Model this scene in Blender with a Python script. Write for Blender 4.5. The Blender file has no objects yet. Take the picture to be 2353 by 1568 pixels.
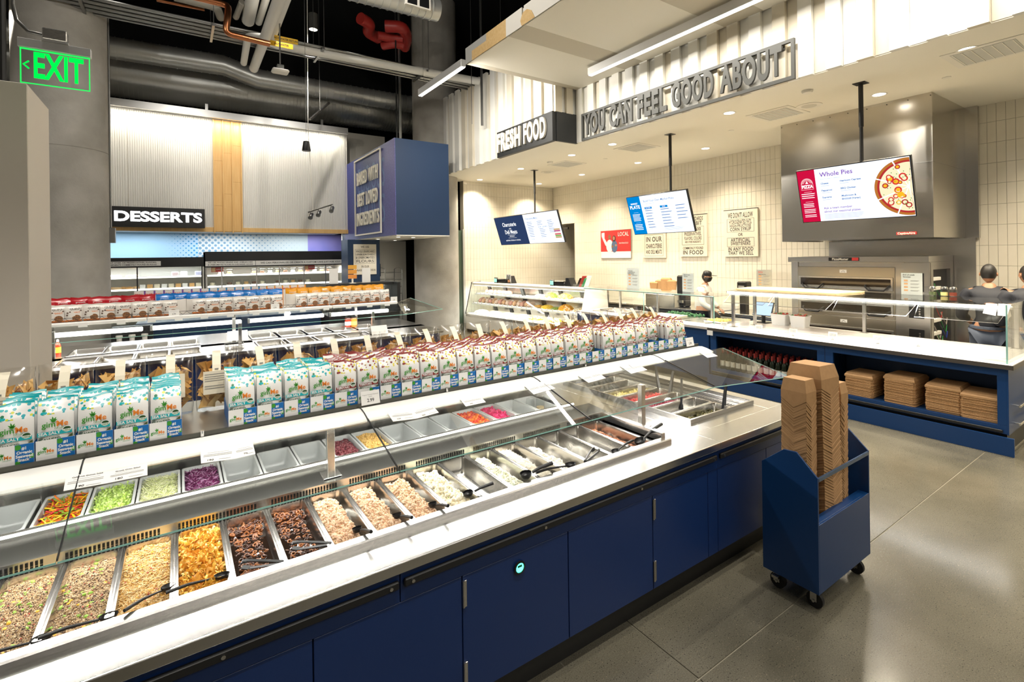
import bpy, bmesh, math, random
import numpy as np
from mathutils import Vector, Matrix, Euler

S = bpy.context.scene
COL = S.collection
R = math.radians
RNG = random.Random(7)

# ---------------------------------------------------------------- camera
YAW, ROLL, FPX, CXP, CYP, CAMH = R(55.9716), R(-0.7872), 1137.26, 1176.5, 588.37, 2.083
c_, s_ = math.cos(ROLL), math.sin(ROLL)
FW = Vector((math.cos(YAW), math.sin(YAW), 0))
r0 = Vector((math.sin(YAW), -math.cos(YAW), 0)); u0 = Vector((0, 0, 1))
RT, UP = c_*r0 + s_*u0, -s_*r0 + c_*u0
cd = bpy.data.cameras.new('camera'); cam = bpy.data.objects.new('camera', cd); COL.objects.link(cam)
cam.matrix_world = Matrix(((RT.x, UP.x, -FW.x, 0), (RT.y, UP.y, -FW.y, 0), (RT.z, UP.z, -FW.z, CAMH), (0, 0, 0, 1)))
cd.sensor_fit = 'HORIZONTAL'; cd.sensor_width = 36.0; cd.lens = FPX/2353*36
cd.shift_x = (2353/2-CXP)/2353; cd.shift_y = -(784-CYP)/2353
cd.clip_start = .05; cd.clip_end = 100
S.camera = cam

# pixel -> point on a plane of the room (x along the salad bar, y across it, z up; metres)
def ray(x, y): return FW + RT*((x-CXP)/FPX) - UP*((y-CYP)/FPX)
def PX(x, y, X): d = ray(x, y); return Vector((0, 0, CAMH)) + d*(X/d.x)
def PY(x, y, Y): d = ray(x, y); return Vector((0, 0, CAMH)) + d*(Y/d.y)
def PZ(x, y, Z): d = ray(x, y); return Vector((0, 0, CAMH)) + d*((Z-CAMH)/d.z)

# ---------------------------------------------------------------- world, exposure
w = bpy.data.worlds.new('world'); S.world = w; w.use_nodes = True
w.node_tree.nodes['Background'].inputs[0].default_value = (.9, .92, 1, 1)
w.node_tree.nodes['Background'].inputs[1].default_value = .03
S.view_settings.view_transform = 'Standard'; S.view_settings.look = 'None'
S.view_settings.gamma = 1; S.view_settings.use_curve_mapping = False
S.view_settings.exposure = EXPOSURE = 0.25
WARM, NEUT, COOL = (1, .86, .66), (1, .945, .86), (.93, .96, 1)

def lamp(kind, name, loc, power, color=NEUT, rot=(0, 0, 0), size=.1, size_y=None, spot=None, blend=.5, parent=None, spread=None):
    l = bpy.data.lights.new(name, kind); l.energy = power; l.color = color
    if kind == 'AREA':
        l.size = size
        if size_y: l.shape = 'RECTANGLE'; l.size_y = size_y
        if spread: l.spread = R(spread)
    elif kind == 'SPOT': l.spot_size = R(spot or 90); l.spot_blend = blend; l.shadow_soft_size = size
    else: l.shadow_soft_size = size
    o = bpy.data.objects.new(name, l); COL.objects.link(o); o.location = loc; o.rotation_euler = rot
    if parent: o.parent = parent
    return o
# store lighting: rows of ceiling spots over the salad bars and the walkway (the store's pendant downlights)
def aim(a, b): return (Vector(b)-Vector(a)).to_track_quat('-Z', 'Y').to_euler()
for x in (-2.6, -1.2, .2, 1.6, 3.0):
    a = (x, .4, 6.3); lamp('SPOT', 'track_spot', a, 330, NEUT, aim(a, (x, 2.95, 1.3)), spot=44, blend=.7, size=.03)      # onto the near bar
    a = (x, 5.6, 6.4); lamp('SPOT', 'track_spot', a, 300, NEUT, aim(a, (x, 8.4, 1.2)), spot=46, blend=.7, size=.03)      # onto the hot bar
for x in (-3.2, -.8, 1.6, 3.0):
    for y in (3.2, 9.4): lamp('SPOT', 'ceiling_spot', (x, y, 6.6), 90, NEUT, spot=100, blend=.8, size=.04)
for x in (-2.2, .2, 2.4):
    a = (x, 10.4, 6.0); lamp('SPOT', 'wall_spot', a, 210, NEUT, aim(a, (x, 14.0, 3.9)), spot=70, blend=.8, size=.03)     # onto the desserts wall
for x in (5.2, 7.2):
    for y in (-2.4, -.6, 1.6):
        lamp('SPOT', 'ceiling_spot', (x-.9, y, 4.9), 110 if y > 1 else 45, NEUT, spot=105, blend=.8, size=.04)
for x in (-2.4, 1.6): lamp('POINT', 'duct_fill_light', (x, 5.4, 6.1), 150, NEUT, size=.1)  # added fill lamps above the view, no fixtures: brighten ducts, pier and column
# linear pendants of the aisle behind the camera
for y in (-1.6, -4.2):
    lamp('AREA', 'aisle_linear_light', (3.2, y, 4.6), 70, NEUT, size=7.0, size_y=.12)

# ---------------------------------------------------------------- mesh helpers
class MB:
    def __init__(s): s.v = []; s.f = []; s.m = []; s.mats = []
    def mi(s, mat):
        if mat is None: return 0
        if mat not in s.mats: s.mats.append(mat)
        return s.mats.index(mat)
    def add(s, vs, fs, mat=None):
        n = len(s.v); k = s.mi(mat); s.v += [tuple(v) for v in vs]
        for f in fs: s.f.append(tuple(i+n for i in f)); s.m.append(k)
        return s
    def box(s, x0, x1, y0, y1, z0, z1, mat=None, ch=0):
        if x0 > x1: x0, x1 = x1, x0
        if y0 > y1: y0, y1 = y1, y0
        if z0 > z1: z0, z1 = z1, z0
        if ch <= 0:
            vs = [(x, y, z) for z in (z0, z1) for y in (y0, y1) for x in (x0, x1)]
            return s.add(vs, [(0, 2, 3, 1), (4, 5, 7, 6), (0, 1, 5, 4), (2, 6, 7, 3), (0, 4, 6, 2), (1, 3, 7, 5)], mat)
        ch = min(ch, (x1-x0)*.49, (y1-y0)*.49, (z1-z0)*.49)
        vs = []; idx = {}
        for a in range(2):
            for b in range(2):
                for c in range(2):
                    X, Y, Z = (x0, x1)[a], (y0, y1)[b], (z0, z1)[c]
                    sx, sy, sz = (1-2*a)*ch, (1-2*b)*ch, (1-2*c)*ch
                    for ax, p in enumerate(((X, Y+sy, Z+sz), (X+sx, Y, Z+sz), (X+sx, Y+sy, Z))):
                        idx[(a, b, c, ax)] = len(vs); vs.append(p)
        fs = []
        for a in range(2):
            q = [idx[(a, b, c, 0)] for b, c in ((0, 0), (1, 0), (1, 1), (0, 1))]; fs.append(q if a else q[::-1])
            q = [idx[(b, a, c, 1)] for b, c in ((0, 0), (1, 0), (1, 1), (0, 1))]; fs.append(q[::-1] if a else q)
            q = [idx[(b, c, a, 2)] for b, c in ((0, 0), (1, 0), (1, 1), (0, 1))]; fs.append(q if a else q[::-1])
            for b in range(2):
                fs.append([idx[(0, a, b, 1)], idx[(1, a, b, 1)], idx[(1, a, b, 2)], idx[(0, a, b, 2)]])
                fs.append([idx[(a, 0, b, 0)], idx[(a, 1, b, 0)], idx[(a, 1, b, 2)], idx[(a, 0, b, 2)]])
                fs.append([idx[(a, b, 0, 0)], idx[(a, b, 1, 0)], idx[(a, b, 1, 1)], idx[(a, b, 0, 1)]])
                for c in range(2): fs.append([idx[(a, b, c, 0)], idx[(a, b, c, 1)], idx[(a, b, c, 2)]])
        return s.add(vs, fs, mat)
    def quad(s, a, b, c, d, mat=None): return s.add([a, b, c, d], [(0, 1, 2, 3)], mat)
    def prism(s, poly, axis, a, b, mat=None):
        # poly: 2D points in the two other axes (cyclic order), extruded a..b along axis 'x','y','z'
        n = len(poly)
        def pt(p, t): return {'x': (t, p[0], p[1]), 'y': (p[0], t, p[1]), 'z': (p[0], p[1], t)}[axis]
        vs = [pt(p, a) for p in poly] + [pt(p, b) for p in poly]
        fs = [tuple(range(n))[::-1], tuple(range(n, 2*n))] + [(i, (i+1) % n, n+(i+1) % n, n+i) for i in range(n)]
        return s.add(vs, fs, mat)
    def slab(s, pts, th, mat=None):
        # planar polygon in 3D, thickened by th along its normal
        p = [Vector(q) for q in pts]; n = (p[1]-p[0]).cross(p[2]-p[0]).normalized()*th; k = len(p)
        return s.add(p+[q+n for q in p], [tuple(range(k))[::-1], tuple(range(k, 2*k))]+[(i, (i+1) % k, k+(i+1) % k, k+i) for i in range(k)], mat)
    def tube(s, pts, r, mat=None, n=10, closed=False, caps=True):
        pts = [Vector(p) for p in pts]; k = len(pts); rings = []
        rad = r if isinstance(r, (list, tuple)) else [r]*k
        t0 = (pts[1]-pts[0]).normalized(); up = Vector((0, 0, 1)) if abs(t0.z) < .9 else Vector((1, 0, 0))
        nrm = (up - t0*up.dot(t0)).normalized()
        vs = []
        for i in range(k):
            a = pts[(i-1) % k] if (i or closed) else pts[i]; b = pts[(i+1) % k] if (i < k-1 or closed) else pts[i]
            t = (b-a).normalized(); nrm = (nrm - t*nrm.dot(t)).normalized(); bi = t.cross(nrm)
            vs += [pts[i]+(nrm*math.cos(2*math.pi*j/n)+bi*math.sin(2*math.pi*j/n))*rad[i] for j in range(n)]
        fs = []
        for i in range(k if closed else k-1):
            for j in range(n):
                fs.append((i*n+j, i*n+(j+1) % n, ((i+1) % k)*n+(j+1) % n, ((i+1) % k)*n+j))
        if caps and not closed: fs += [tuple(range(n))[::-1], tuple(range((k-1)*n, k*n))]
        return s.add(vs, fs, mat)
    def cyl(s, a, b, r, mat=None, n=16): return s.tube([a, b], r, mat, n)
    def lathe(s, prof, c=(0, 0, 0), mat=None, n=20, axis='z'):
        vs = []; m = len(prof)
        for r, z in prof:
            for j in range(n):
                x, y = r*math.cos(2*math.pi*j/n), r*math.sin(2*math.pi*j/n)
                p = {'z': (x, y, z), 'x': (z, x, y), 'y': (y, z, x)}[axis]
                vs.append((p[0]+c[0], p[1]+c[1], p[2]+c[2]))
        fs = [(i*n+j, i*n+(j+1) % n, (i+1)*n+(j+1) % n, (i+1)*n+j) for i in range(m-1) for j in range(n)]
        if prof[0][0] > 1e-5: fs.append(tuple(range(n))[::-1])
        if prof[-1][0] > 1e-5: fs.append(tuple(range((m-1)*n, m*n)))
        return s.add(vs, fs, mat)
    def mesh(s, name, smooth=None):
        me = bpy.data.meshes.new(name); me.from_pydata(s.v, [], s.f)
        for m in s.mats: me.materials.append(m)
        if len(s.mats) > 1: me.polygons.foreach_set('material_index', s.m)
        fixn(me)
        if smooth is not None: me.shade_smooth(); me.set_sharp_from_angle(angle=R(smooth))
        me.update(); return me
    def build(s, name, mat=None, parent=None, loc=None, smooth=None, rot=None):
        me = s.mesh(name, smooth)
        if mat is not None:
            me.materials.clear(); me.materials.append(mat)
        return put(name, me, parent, loc, rot)
def fixn(me):
    bm = bmesh.new(); bm.from_mesh(me); bmesh.ops.recalc_face_normals(bm, faces=bm.faces); bm.to_mesh(me); bm.free()
def put(name, me, parent=None, loc=None, rot=None):
    o = bpy.data.objects.new(name, me); COL.objects.link(o)
    if parent is not None: o.parent = parent
    if loc is not None: o.location = loc
    if rot is not None: o.rotation_euler = rot
    return o
def tag(o, label=None, cat=None, group=None, kind=None):
    if label: o['label'] = label
    if cat: o['category'] = cat
    if group: o['group'] = group
    if kind: o['kind'] = kind
    return o
def thing(name, label, cat, loc=(0, 0, 0), rz=0, group=None):
    o = bpy.data.objects.new(name, None); COL.objects.link(o); o.empty_display_size = .1
    o.location = loc; o.rotation_euler = (0, 0, rz)
    return tag(o, label, cat, group)
def struct(o): o['kind'] = 'structure'; return o
def dup(root, loc=None, rot=None, label=None, group=None):
    r = root.copy(); COL.objects.link(r)
    if loc is not None: r.location = loc
    if rot is not None: r.rotation_euler = rot
    if label: r['label'] = label
    if group: r['group'] = group
    for ch in list(root.children):
        c = ch.copy(); COL.objects.link(c); c.parent = r
        for g in ch.children:
            d = g.copy(); COL.objects.link(d); d.parent = c
    return r
def bevel(o, wd=.003, seg=2, ang=35):
    m = o.modifiers.new('bevel', 'BEVEL'); m.width = wd; m.segments = seg; m.limit_method = 'ANGLE'; m.angle_limit = R(ang); return o
def np_mesh(name, V, F, mats, mi=None, smooth=False):
    # V (n,3) array, F (m,k) array of equal-size faces
    me = bpy.data.meshes.new(name); n, (m, k) = len(V), F.shape
    me.vertices.add(n); me.vertices.foreach_set('co', np.asarray(V, 'f').ravel())
    me.loops.add(m*k); me.loops.foreach_set('vertex_index', np.asarray(F, 'i').ravel())
    me.polygons.add(m); me.polygons.foreach_set('loop_start', np.arange(0, m*k, k, dtype='i'))
    for a in mats: me.materials.append(a)
    if mi is not None: me.polygons.foreach_set('material_index', np.asarray(mi, 'i'))
    me.update(calc_edges=True)
    if smooth: me.shade_smooth()
    return me
NPR = np.random.default_rng(11)
def rand_rot(n, tilt=math.pi):
    a = NPR.uniform(0, 2*math.pi, n); b = NPR.uniform(-tilt, tilt, n); c = NPR.uniform(-tilt, tilt, n)
    ca, sa, cb, sb, cc, sc = np.cos(a), np.sin(a), np.cos(b), np.sin(b), np.cos(c), np.sin(c)
    M = np.empty((n, 3, 3))
    M[:, 0, 0] = ca*cb; M[:, 0, 1] = ca*sb*sc-sa*cc; M[:, 0, 2] = ca*sb*cc+sa*sc
    M[:, 1, 0] = sa*cb; M[:, 1, 1] = sa*sb*sc+ca*cc; M[:, 1, 2] = sa*sb*cc-ca*sc
    M[:, 2, 0] = -sb; M[:, 2, 1] = cb*sc; M[:, 2, 2] = cb*cc
    return M
def scatter(tv, tf, pos, scale, tilt=math.pi):
    n = len(pos); M = rand_rot(n, tilt); sc = np.asarray(scale).reshape(n, 1, -1)
    V = np.einsum('nij,nkj->nki', M, tv[None]*sc) + pos[:, None, :]
    F = (tf[None]+(np.arange(n)*len(tv))[:, None, None]).reshape(-1, tf.shape[1])
    return V.reshape(-1, 3), F
def ico(sub=1):
    bm = bmesh.new(); bmesh.ops.create_icosphere(bm, subdivisions=sub, radius=1)
    v = np.array([q.co[:] for q in bm.verts]); f = np.array([[q.index for q in p.verts] for p in bm.faces]); bm.free(); return v, f
OCT = (np.array([(1, 0, 0), (-1, 0, 0), (0, 1, 0), (0, -1, 0), (0, 0, 1), (0, 0, -1)], float),
       np.array([(0, 2, 4), (2, 1, 4), (1, 3, 4), (3, 0, 4), (2, 0, 5), (1, 2, 5), (3, 1, 5), (0, 3, 5)]))
ICO1, ICO2 = ico(1), ico(2)
ROD = (lambda a: (np.array([(x, .5*math.cos(t), .5*math.sin(t)) for x in (-1, 0, 1) for t in a])+np.array([(0, 0, 0)]*4+[(0, .25, .25)]*4+[(0, 0, 0)]*4),
       np.array([(i*4+j, i*4+(j+1) % 4, i*4+4+(j+1) % 4, i*4+4+j) for i in range(2) for j in range(4)])))([k*math.pi/2 for k in range(4)])

# text as flat mesh lettering: origin at the given anchor, lies in local XY, faces +Z
_FC = {}
def text_mesh(txt, size=.1, depth=0, xs=1.0, bold=0, align='CENTER', mat=None, space=1.0):
    key = (txt, size, depth, xs, bold, align, mat.name if mat else '', space)
    if key in _FC: return _FC[key]
    cu = bpy.data.curves.new('text', 'FONT'); cu.body = txt; cu.size = size; cu.align_x = align; cu.align_y = 'CENTER'
    cu.extrude = depth; cu.offset = bold; cu.resolution_u = 2 if size < .25 else 4; cu.space_character = space
    o = bpy.data.objects.new('text', cu)
    me = bpy.data.meshes.new_from_object(o); bpy.data.objects.remove(o); bpy.data.curves.remove(cu)
    me.transform(Matrix.Diagonal((xs, 1, 1, 1)))
    me.materials.clear()
    if mat: me.materials.append(mat)
    me.name = 'lettering'; _FC[key] = me
    return me
def join_meshes(name, items, mats=None):
    # items: (mesh, Matrix) -> one mesh, keeping materials
    bm = bmesh.new(); ml = []
    for me, M in items:
        t = bmesh.new(); t.from_mesh(me); t.transform(M)
        off = {}
        for i, m in enumerate(me.materials):
            if m not in ml: ml.append(m)
            off[i] = ml.index(m)
        for f in t.faces: f.material_index = off.get(f.material_index, 0)
        tmp = bpy.data.meshes.new('tmp'); t.to_mesh(tmp); t.free(); bm.from_mesh(tmp); bpy.data.meshes.remove(tmp)
    me = bpy.data.meshes.new(name); bm.to_mesh(me); bm.free()
    for m in ml: me.materials.append(m)
    return me
FACE_MY = Matrix.Rotation(R(90), 4, 'X')                                   # flat print that faces -Y, reads along +X
FACE_MX = Matrix.Rotation(R(-90), 4, 'Z') @ Matrix.Rotation(R(90), 4, 'X')  # flat print that faces -X, reads along -Y
# ---------------------------------------------------------------- materials
def mat(name, col, rough=.5, metal=0, spec=.5, noise=None, bump=None, emit=None, trans=0, alpha=1, coat=0, aniso=0):
    m = bpy.data.materials.new(name); m.use_nodes = True; nt = m.node_tree; b = nt.nodes['Principled BSDF']
    b.inputs['Base Color'].default_value = (*col, 1); b.inputs['Roughness'].default_value = rough
    b.inputs['Metallic'].default_value = metal; b.inputs['Specular IOR Level'].default_value = spec
    b.inputs['Transmission Weight'].default_value = trans; b.inputs['Alpha'].default_value = alpha; b.inputs['Coat Weight'].default_value = coat
    if emit: b.inputs['Emission Color'].default_value = (*emit[:3], 1); b.inputs['Emission Strength'].default_value = emit[3]
    tc = None
    if noise or bump:
        tc = nt.nodes.new('ShaderNodeTexCoord')
    if noise:   # (scale, colour2, detail, contrast lo, hi[, stretch])
        mp = nt.nodes.new('ShaderNodeMapping'); nt.links.new(tc.outputs['Object'], mp.inputs[0])
        if len(noise) > 5: mp.inputs['Scale'].default_value = noise[5]
        n = nt.nodes.new('ShaderNodeTexNoise'); n.inputs['Scale'].default_value = noise[0]; n.inputs['Detail'].default_value = noise[2]
        nt.links.new(mp.outputs[0], n.inputs['Vector'])
        r = nt.nodes.new('ShaderNodeValToRGB'); r.color_ramp.elements[0].position = noise[3]; r.color_ramp.elements[1].position = noise[4]
        r.color_ramp.elements[0].color = (*col, 1); r.color_ramp.elements[1].color = (*noise[1], 1)
        nt.links.new(n.outputs['Fac'], r.inputs[0]); nt.links.new(r.outputs[0], b.inputs['Base Color'])
    if bump:    # (scale, strength, detail[, stretch])
        mp = nt.nodes.new('ShaderNodeMapping'); nt.links.new(tc.outputs['Object'], mp.inputs[0])
        if len(bump) > 3: mp.inputs['Scale'].default_value = bump[3]
        n = nt.nodes.new('ShaderNodeTexNoise'); n.inputs['Scale'].default_value = bump[0]; n.inputs['Detail'].default_value = bump[2]
        nt.links.new(mp.outputs[0], n.inputs['Vector'])
        bp = nt.nodes.new('ShaderNodeBump'); bp.inputs['Strength'].default_value = bump[1]; bp.inputs['Distance'].default_value = .01
        nt.links.new(n.outputs['Fac'], bp.inputs['Height']); nt.links.new(bp.outputs[0], b.inputs['Normal'])
    return m
def emis(name, col, st):
    m = bpy.data.materials.new(name); m.use_nodes = True; nt = m.node_tree; nt.nodes.clear()
    e = nt.nodes.new('ShaderNodeEmission'); e.inputs[0].default_value = (*col, 1); e.inputs[1].default_value = st
    o = nt.nodes.new('ShaderNodeOutputMaterial'); nt.links.new(e.outputs[0], o.inputs[0]); return m
def glass_thin(name, tint=(.96, .99, .975), refl=1.0, rough=.0):
    # clear pane: transparent body with a Fresnel mirror on top
    m = bpy.data.materials.new(name); m.use_nodes = True; nt = m.node_tree; nt.nodes.clear()
    t = nt.nodes.new('ShaderNodeBsdfTransparent'); t.inputs[0].default_value = (*tint, 1)
    g = nt.nodes.new('ShaderNodeBsdfGlossy'); g.inputs['Roughness'].default_value = rough
    lw = nt.nodes.new('ShaderNodeLayerWeight'); lw.inputs[0].default_value = .5
    pw = nt.nodes.new('ShaderNodeMath'); pw.operation = 'POWER'; pw.inputs[1].default_value = 5; nt.links.new(lw.outputs['Facing'], pw.inputs[0])
    mu = nt.nodes.new('ShaderNodeMath'); mu.operation = 'MULTIPLY_ADD'; mu.inputs[1].default_value = .96*refl; mu.inputs[2].default_value = .04*refl
    nt.links.new(pw.outputs[0], mu.inputs[0])
    x = nt.nodes.new('ShaderNodeMixShader'); nt.links.new(mu.outputs[0], x.inputs[0]); nt.links.new(t.outputs[0], x.inputs[1]); nt.links.new(g.outputs[0], x.inputs[2])
    o = nt.nodes.new('ShaderNodeOutputMaterial'); nt.links.new(x.outputs[0], o.inputs[0]); return m

M = {}
M['concrete'] = mat('column concrete', (.30, .285, .25), .75, noise=(1.6, (.44, .42, .38), 8, .35, .68), bump=(30, .25, 6))
M['ceil'] = mat('black ceiling paint', (.006, .007, .007), .8)
M['storewall'] = mat('white store wall', (.55, .53, .49), .7)
M['white'] = mat('white paint', (.80, .77, .70), .55)
M['cream'] = mat('cream plaster', (.84, .80, .70), .6)
M['fascia_a'] = mat('white ribbed board', (.80, .78, .71), .5)
M['fascia_b'] = mat('beige ribbed board', (.66, .60, .48), .5)
M['fascia_c'] = mat('pale grey ribbed board', (.71, .70, .655), .5)
M['tile'] = mat('glazed cream tile', (.80, .755, .65), .13, noise=(3, (.76, .71, .60), 2, .3, .7))
M['tileb'] = mat('glazed cream tile b', (.775, .73, .62), .13)
M['grout'] = mat('tile grout', (.40, .375, .32), .9)
M['steel'] = mat('brushed steel', (.60, .585, .56), .26, 1, bump=(40, .05, 3, (1, .02, 1)))
M['steel_top'] = mat('brushed steel top', (.66, .65, .63), .25, 1, bump=(60, .012, 3, (.02, 1, 1)))
M['steel_pan'] = mat('pan steel', (.60, .585, .55), .22, 1)
M['steel_hood'] = mat('hood steel', (.56, .53, .48), .24, 1, bump=(1.1, .35, 1, (1, 1, .25)))
M['chrome'] = mat('chrome', (.75, .75, .74), .12, 1)
M['duct'] = mat('galvanised duct', (.55, .555, .53), .34, .7)
M['pipe_white'] = mat('white pipe jacket', (.68, .67, .63), .45)
M['copper'] = mat('copper pipe', (.55, .21, .09), .3, 1)
M['pipe_red'] = mat('red sprinkler pipe', (.35, .025, .02), .4)
M['conduit'] = mat('grey conduit', (.30, .30, .29), .35, 1)
M['black'] = mat('black plastic', (.010, .010, .011), .32)
M['black_sat'] = mat('black satin metal', (.014, .014, .014), .42)
M['char'] = mat('charcoal sign paint', (.018, .019, .018), .5)
M['char2'] = mat('dark grey letters', (.055, .055, .048), .5)
M['blue'] = mat('blue laminate', (.008, .032, .135), .30, bump=(180, .02, 2))
M['blue2'] = mat('bright blue paint', (.004, .042, .15), .33)
M['navy'] = mat('navy paint', (.006, .030, .085), .45)
M['maple'] = mat('maple plank', (.66, .39, .13), .5, noise=(6, (.74, .49, .20), 4, .3, .75, (6, 6, .35)))
M['wood'] = mat('birch ply', (.66, .43, .18), .5, noise=(5, (.74, .53, .26), 4, .3, .7, (1, 5, 5)))
M['card'] = mat('kraft cardboard', (.50, .285, .125), .75, noise=(40, (.46, .26, .11), 3, .4, .7))
M['marble'] = mat('white quartz', (.60, .56, .53), .10)
M['rubber'] = mat('black rubber', (.012, .012, .012), .6)
M['glass'] = glass_thin('clear glass', (.965, .985, .975))
M['glass_g'] = mat('green glass edge', (.25, .48, .42), .1, emit=(.3, .6, .5, .06))
M['film'] = glass_thin('clear wrap film', (.97, .97, .96), 1.6, .12)
M['acry'] = glass_thin('clear acrylic', (.93, .95, .95), 1.2, .03)
M['led'] = emis('led diffuser', (1, .965, .90), 3.0)
M['led_soft'] = emis('soft led diffuser', (1, .965, .91), 1.25)
M['led_disc'] = emis('downlight lens', (1, .93, .80), 9.0)
M['paper'] = mat('white paper', (.82, .81, .78), .7)
M['cpaper'] = mat('cream paper', (.83, .76, .60), .7)
M['ink'] = mat('black ink', (.02, .02, .02), .7)
M['greyink'] = mat('grey ink', (.30, .30, .29), .7)
M['redink'] = mat('red print', (.55, .03, .03), .55)
def facemat(name, lum):
    return emis(name, lum, 1.0)
# polished concrete floor: grey-green matrix, aggregate specks, soft mottling
def floor_mat():
    m = bpy.data.materials.new('polished concrete'); m.use_nodes = True; nt = m.node_tree; b = nt.nodes['Principled BSDF']; N = nt.nodes.new; L = nt.links.new
    tc = N('ShaderNodeTexCoord')
    a = N('ShaderNodeTexNoise'); a.inputs['Scale'].default_value = 1.1; a.inputs['Detail'].default_value = 6; L(tc.outputs['Object'], a.inputs['Vector'])
    r1 = N('ShaderNodeValToRGB'); r1.color_ramp.elements[0].position = .35; r1.color_ramp.elements[1].position = .68
    r1.color_ramp.elements[0].color = (.10, .092, .066, 1); r1.color_ramp.elements[1].color = (.17, .155, .115, 1); L(a.outputs['Fac'], r1.inputs[0])
    v = N('ShaderNodeTexVoronoi'); v.inputs['Scale'].default_value = 95; L(tc.outputs['Object'], v.inputs['Vector'])
    d = N('ShaderNodeMath'); d.operation = 'LESS_THAN'; d.inputs[1].default_value = .23; L(v.outputs['Distance'], d.inputs[0])
    sel = N('ShaderNodeSeparateColor'); L(v.outputs['Color'], sel.inputs[0])
    ag = N('ShaderNodeTexNoise'); ag.inputs['Scale'].default_value = .8; ag.inputs['Detail'].default_value = 2; L(tc.outputs['Object'], ag.inputs['Vector'])
    th = N('ShaderNodeMath'); th.operation = 'LESS_THAN'; L(sel.outputs[0], th.inputs[0]); L(ag.outputs['Fac'], th.inputs[1])
    f = N('ShaderNodeMath'); f.operation = 'MULTIPLY'; L(d.outputs[0], f.inputs[0]); L(th.outputs[0], f.inputs[1])
    rc = N('ShaderNodeValToRGB'); rc.color_ramp.elements[0].color = (.03, .028, .025, 1); rc.color_ramp.elements[1].color = (.24, .19, .13, 1)
    rc.color_ramp.elements[0].position = .45; rc.color_ramp.elements[1].position = .9; L(sel.outputs[1], rc.inputs[0])
    mx = N('ShaderNodeMix'); mx.data_type = 'RGBA'; L(f.outputs[0], mx.inputs['Factor']); L(r1.outputs[0], mx.inputs['A']); L(rc.outputs[0], mx.inputs['B'])
    n2 = N('ShaderNodeTexNoise'); n2.inputs['Scale'].default_value = 160; n2.inputs['Detail'].default_value = 3; L(tc.outputs['Object'], n2.inputs['Vector'])
    r2 = N('ShaderNodeMapRange'); r2.inputs['From Min'].default_value = .3; r2.inputs['From Max'].default_value = .7; r2.inputs['To Min'].default_value = .75; r2.inputs['To Max'].default_value = 1.25; L(n2.outputs['Fac'], r2.inputs[0])
    mm = N('ShaderNodeMix'); mm.data_type = 'RGBA'; mm.blend_type = 'MULTIPLY'; mm.inputs['Factor'].default_value = 1; L(mx.outputs['Result'], mm.inputs['A']); L(r2.outputs[0], mm.inputs['B'])
    L(mm.outputs['Result'], b.inputs['Base Color'])
    rr = N('ShaderNodeMapRange'); rr.inputs['To Min'].default_value = .10; rr.inputs['To Max'].default_value = .26; L(a.outputs['Fac'], rr.inputs[0]); L(rr.outputs[0], b.inputs['Roughness'])
    return m
M['floor'] = floor_mat()
M['joint'] = mat('joint filler', (.30, .27, .20), .6)
def corr_duct(name):
    return mat(name, (.38, .385, .37), .28, 1)
# halftone dots for the printed blue wall band: dot size grows along x
def halftone(name, c_bg, c_dot, c_bg2, x0, x1, pitch=.085):
    m = bpy.data.materials.new(name); m.use_nodes = True; nt = m.node_tree; b = nt.nodes['Principled BSDF']; N = nt.nodes.new; L = nt.links.new
    b.inputs['Roughness'].default_value = .45
    tc = N('ShaderNodeTexCoord'); mp = N('ShaderNodeMapping'); mp.inputs['Rotation'].default_value = (0, R(45), 0); mp.inputs['Scale'].default_value = (1/pitch,)*3
    L(tc.outputs['Object'], mp.inputs[0]); sp = N('ShaderNodeSeparateXYZ'); L(mp.outputs[0], sp.inputs[0])
    def fr(o):
        a = N('ShaderNodeMath'); a.operation = 'FRACT'; L(o, a.inputs[0]); q = N('ShaderNodeMath'); q.operation = 'SUBTRACT'; L(a.outputs[0], q.inputs[0]); q.inputs[1].default_value = .5
        s = N('ShaderNodeMath'); s.operation = 'MULTIPLY'; L(q.outputs[0], s.inputs[0]); L(q.outputs[0], s.inputs[1]); return s.outputs[0]
    ad = N('ShaderNodeMath'); L(fr(sp.outputs[0]), ad.inputs[0]); L(fr(sp.outputs[2]), ad.inputs[1])
    sq = N('ShaderNodeMath'); sq.operation = 'SQRT'; L(ad.outputs[0], sq.inputs[0])
    so = N('ShaderNodeSeparateXYZ'); L(tc.outputs['Object'], so.inputs[0])
    g = N('ShaderNodeMapRange'); g.inputs['From Min'].default_value = x0; g.inputs['From Max'].default_value = x1; g.inputs['To Max'].default_value = .50; L(so.outputs[0], g.inputs[0])
    lt = N('ShaderNodeMath'); lt.operation = 'LESS_THAN'; L(sq.outputs[0], lt.inputs[0]); L(g.outputs[0], lt.inputs[1])
    g2 = N('ShaderNodeMapRange'); g2.inputs['From Min'].default_value = x0; g2.inputs['From Max'].default_value = x1; L(so.outputs[0], g2.inputs[0])
    bg = N('ShaderNodeMix'); bg.data_type = 'RGBA'; bg.inputs['A'].default_value = (*c_bg, 1); bg.inputs['B'].default_value = (*c_bg2, 1); L(g2.outputs[0], bg.inputs['Factor'])
    mx = N('ShaderNodeMix'); mx.data_type = 'RGBA'; L(lt.outputs[0], mx.inputs['Factor']); L(bg.outputs['Result'], mx.inputs['A']); mx.inputs['B'].default_value = (*c_dot, 1)
    L(mx.outputs['Result'], b.inputs['Base Color']); return m
# ================================================================ THE SETTING
ZS = 4.234                                   # kitchen soffit height
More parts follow.
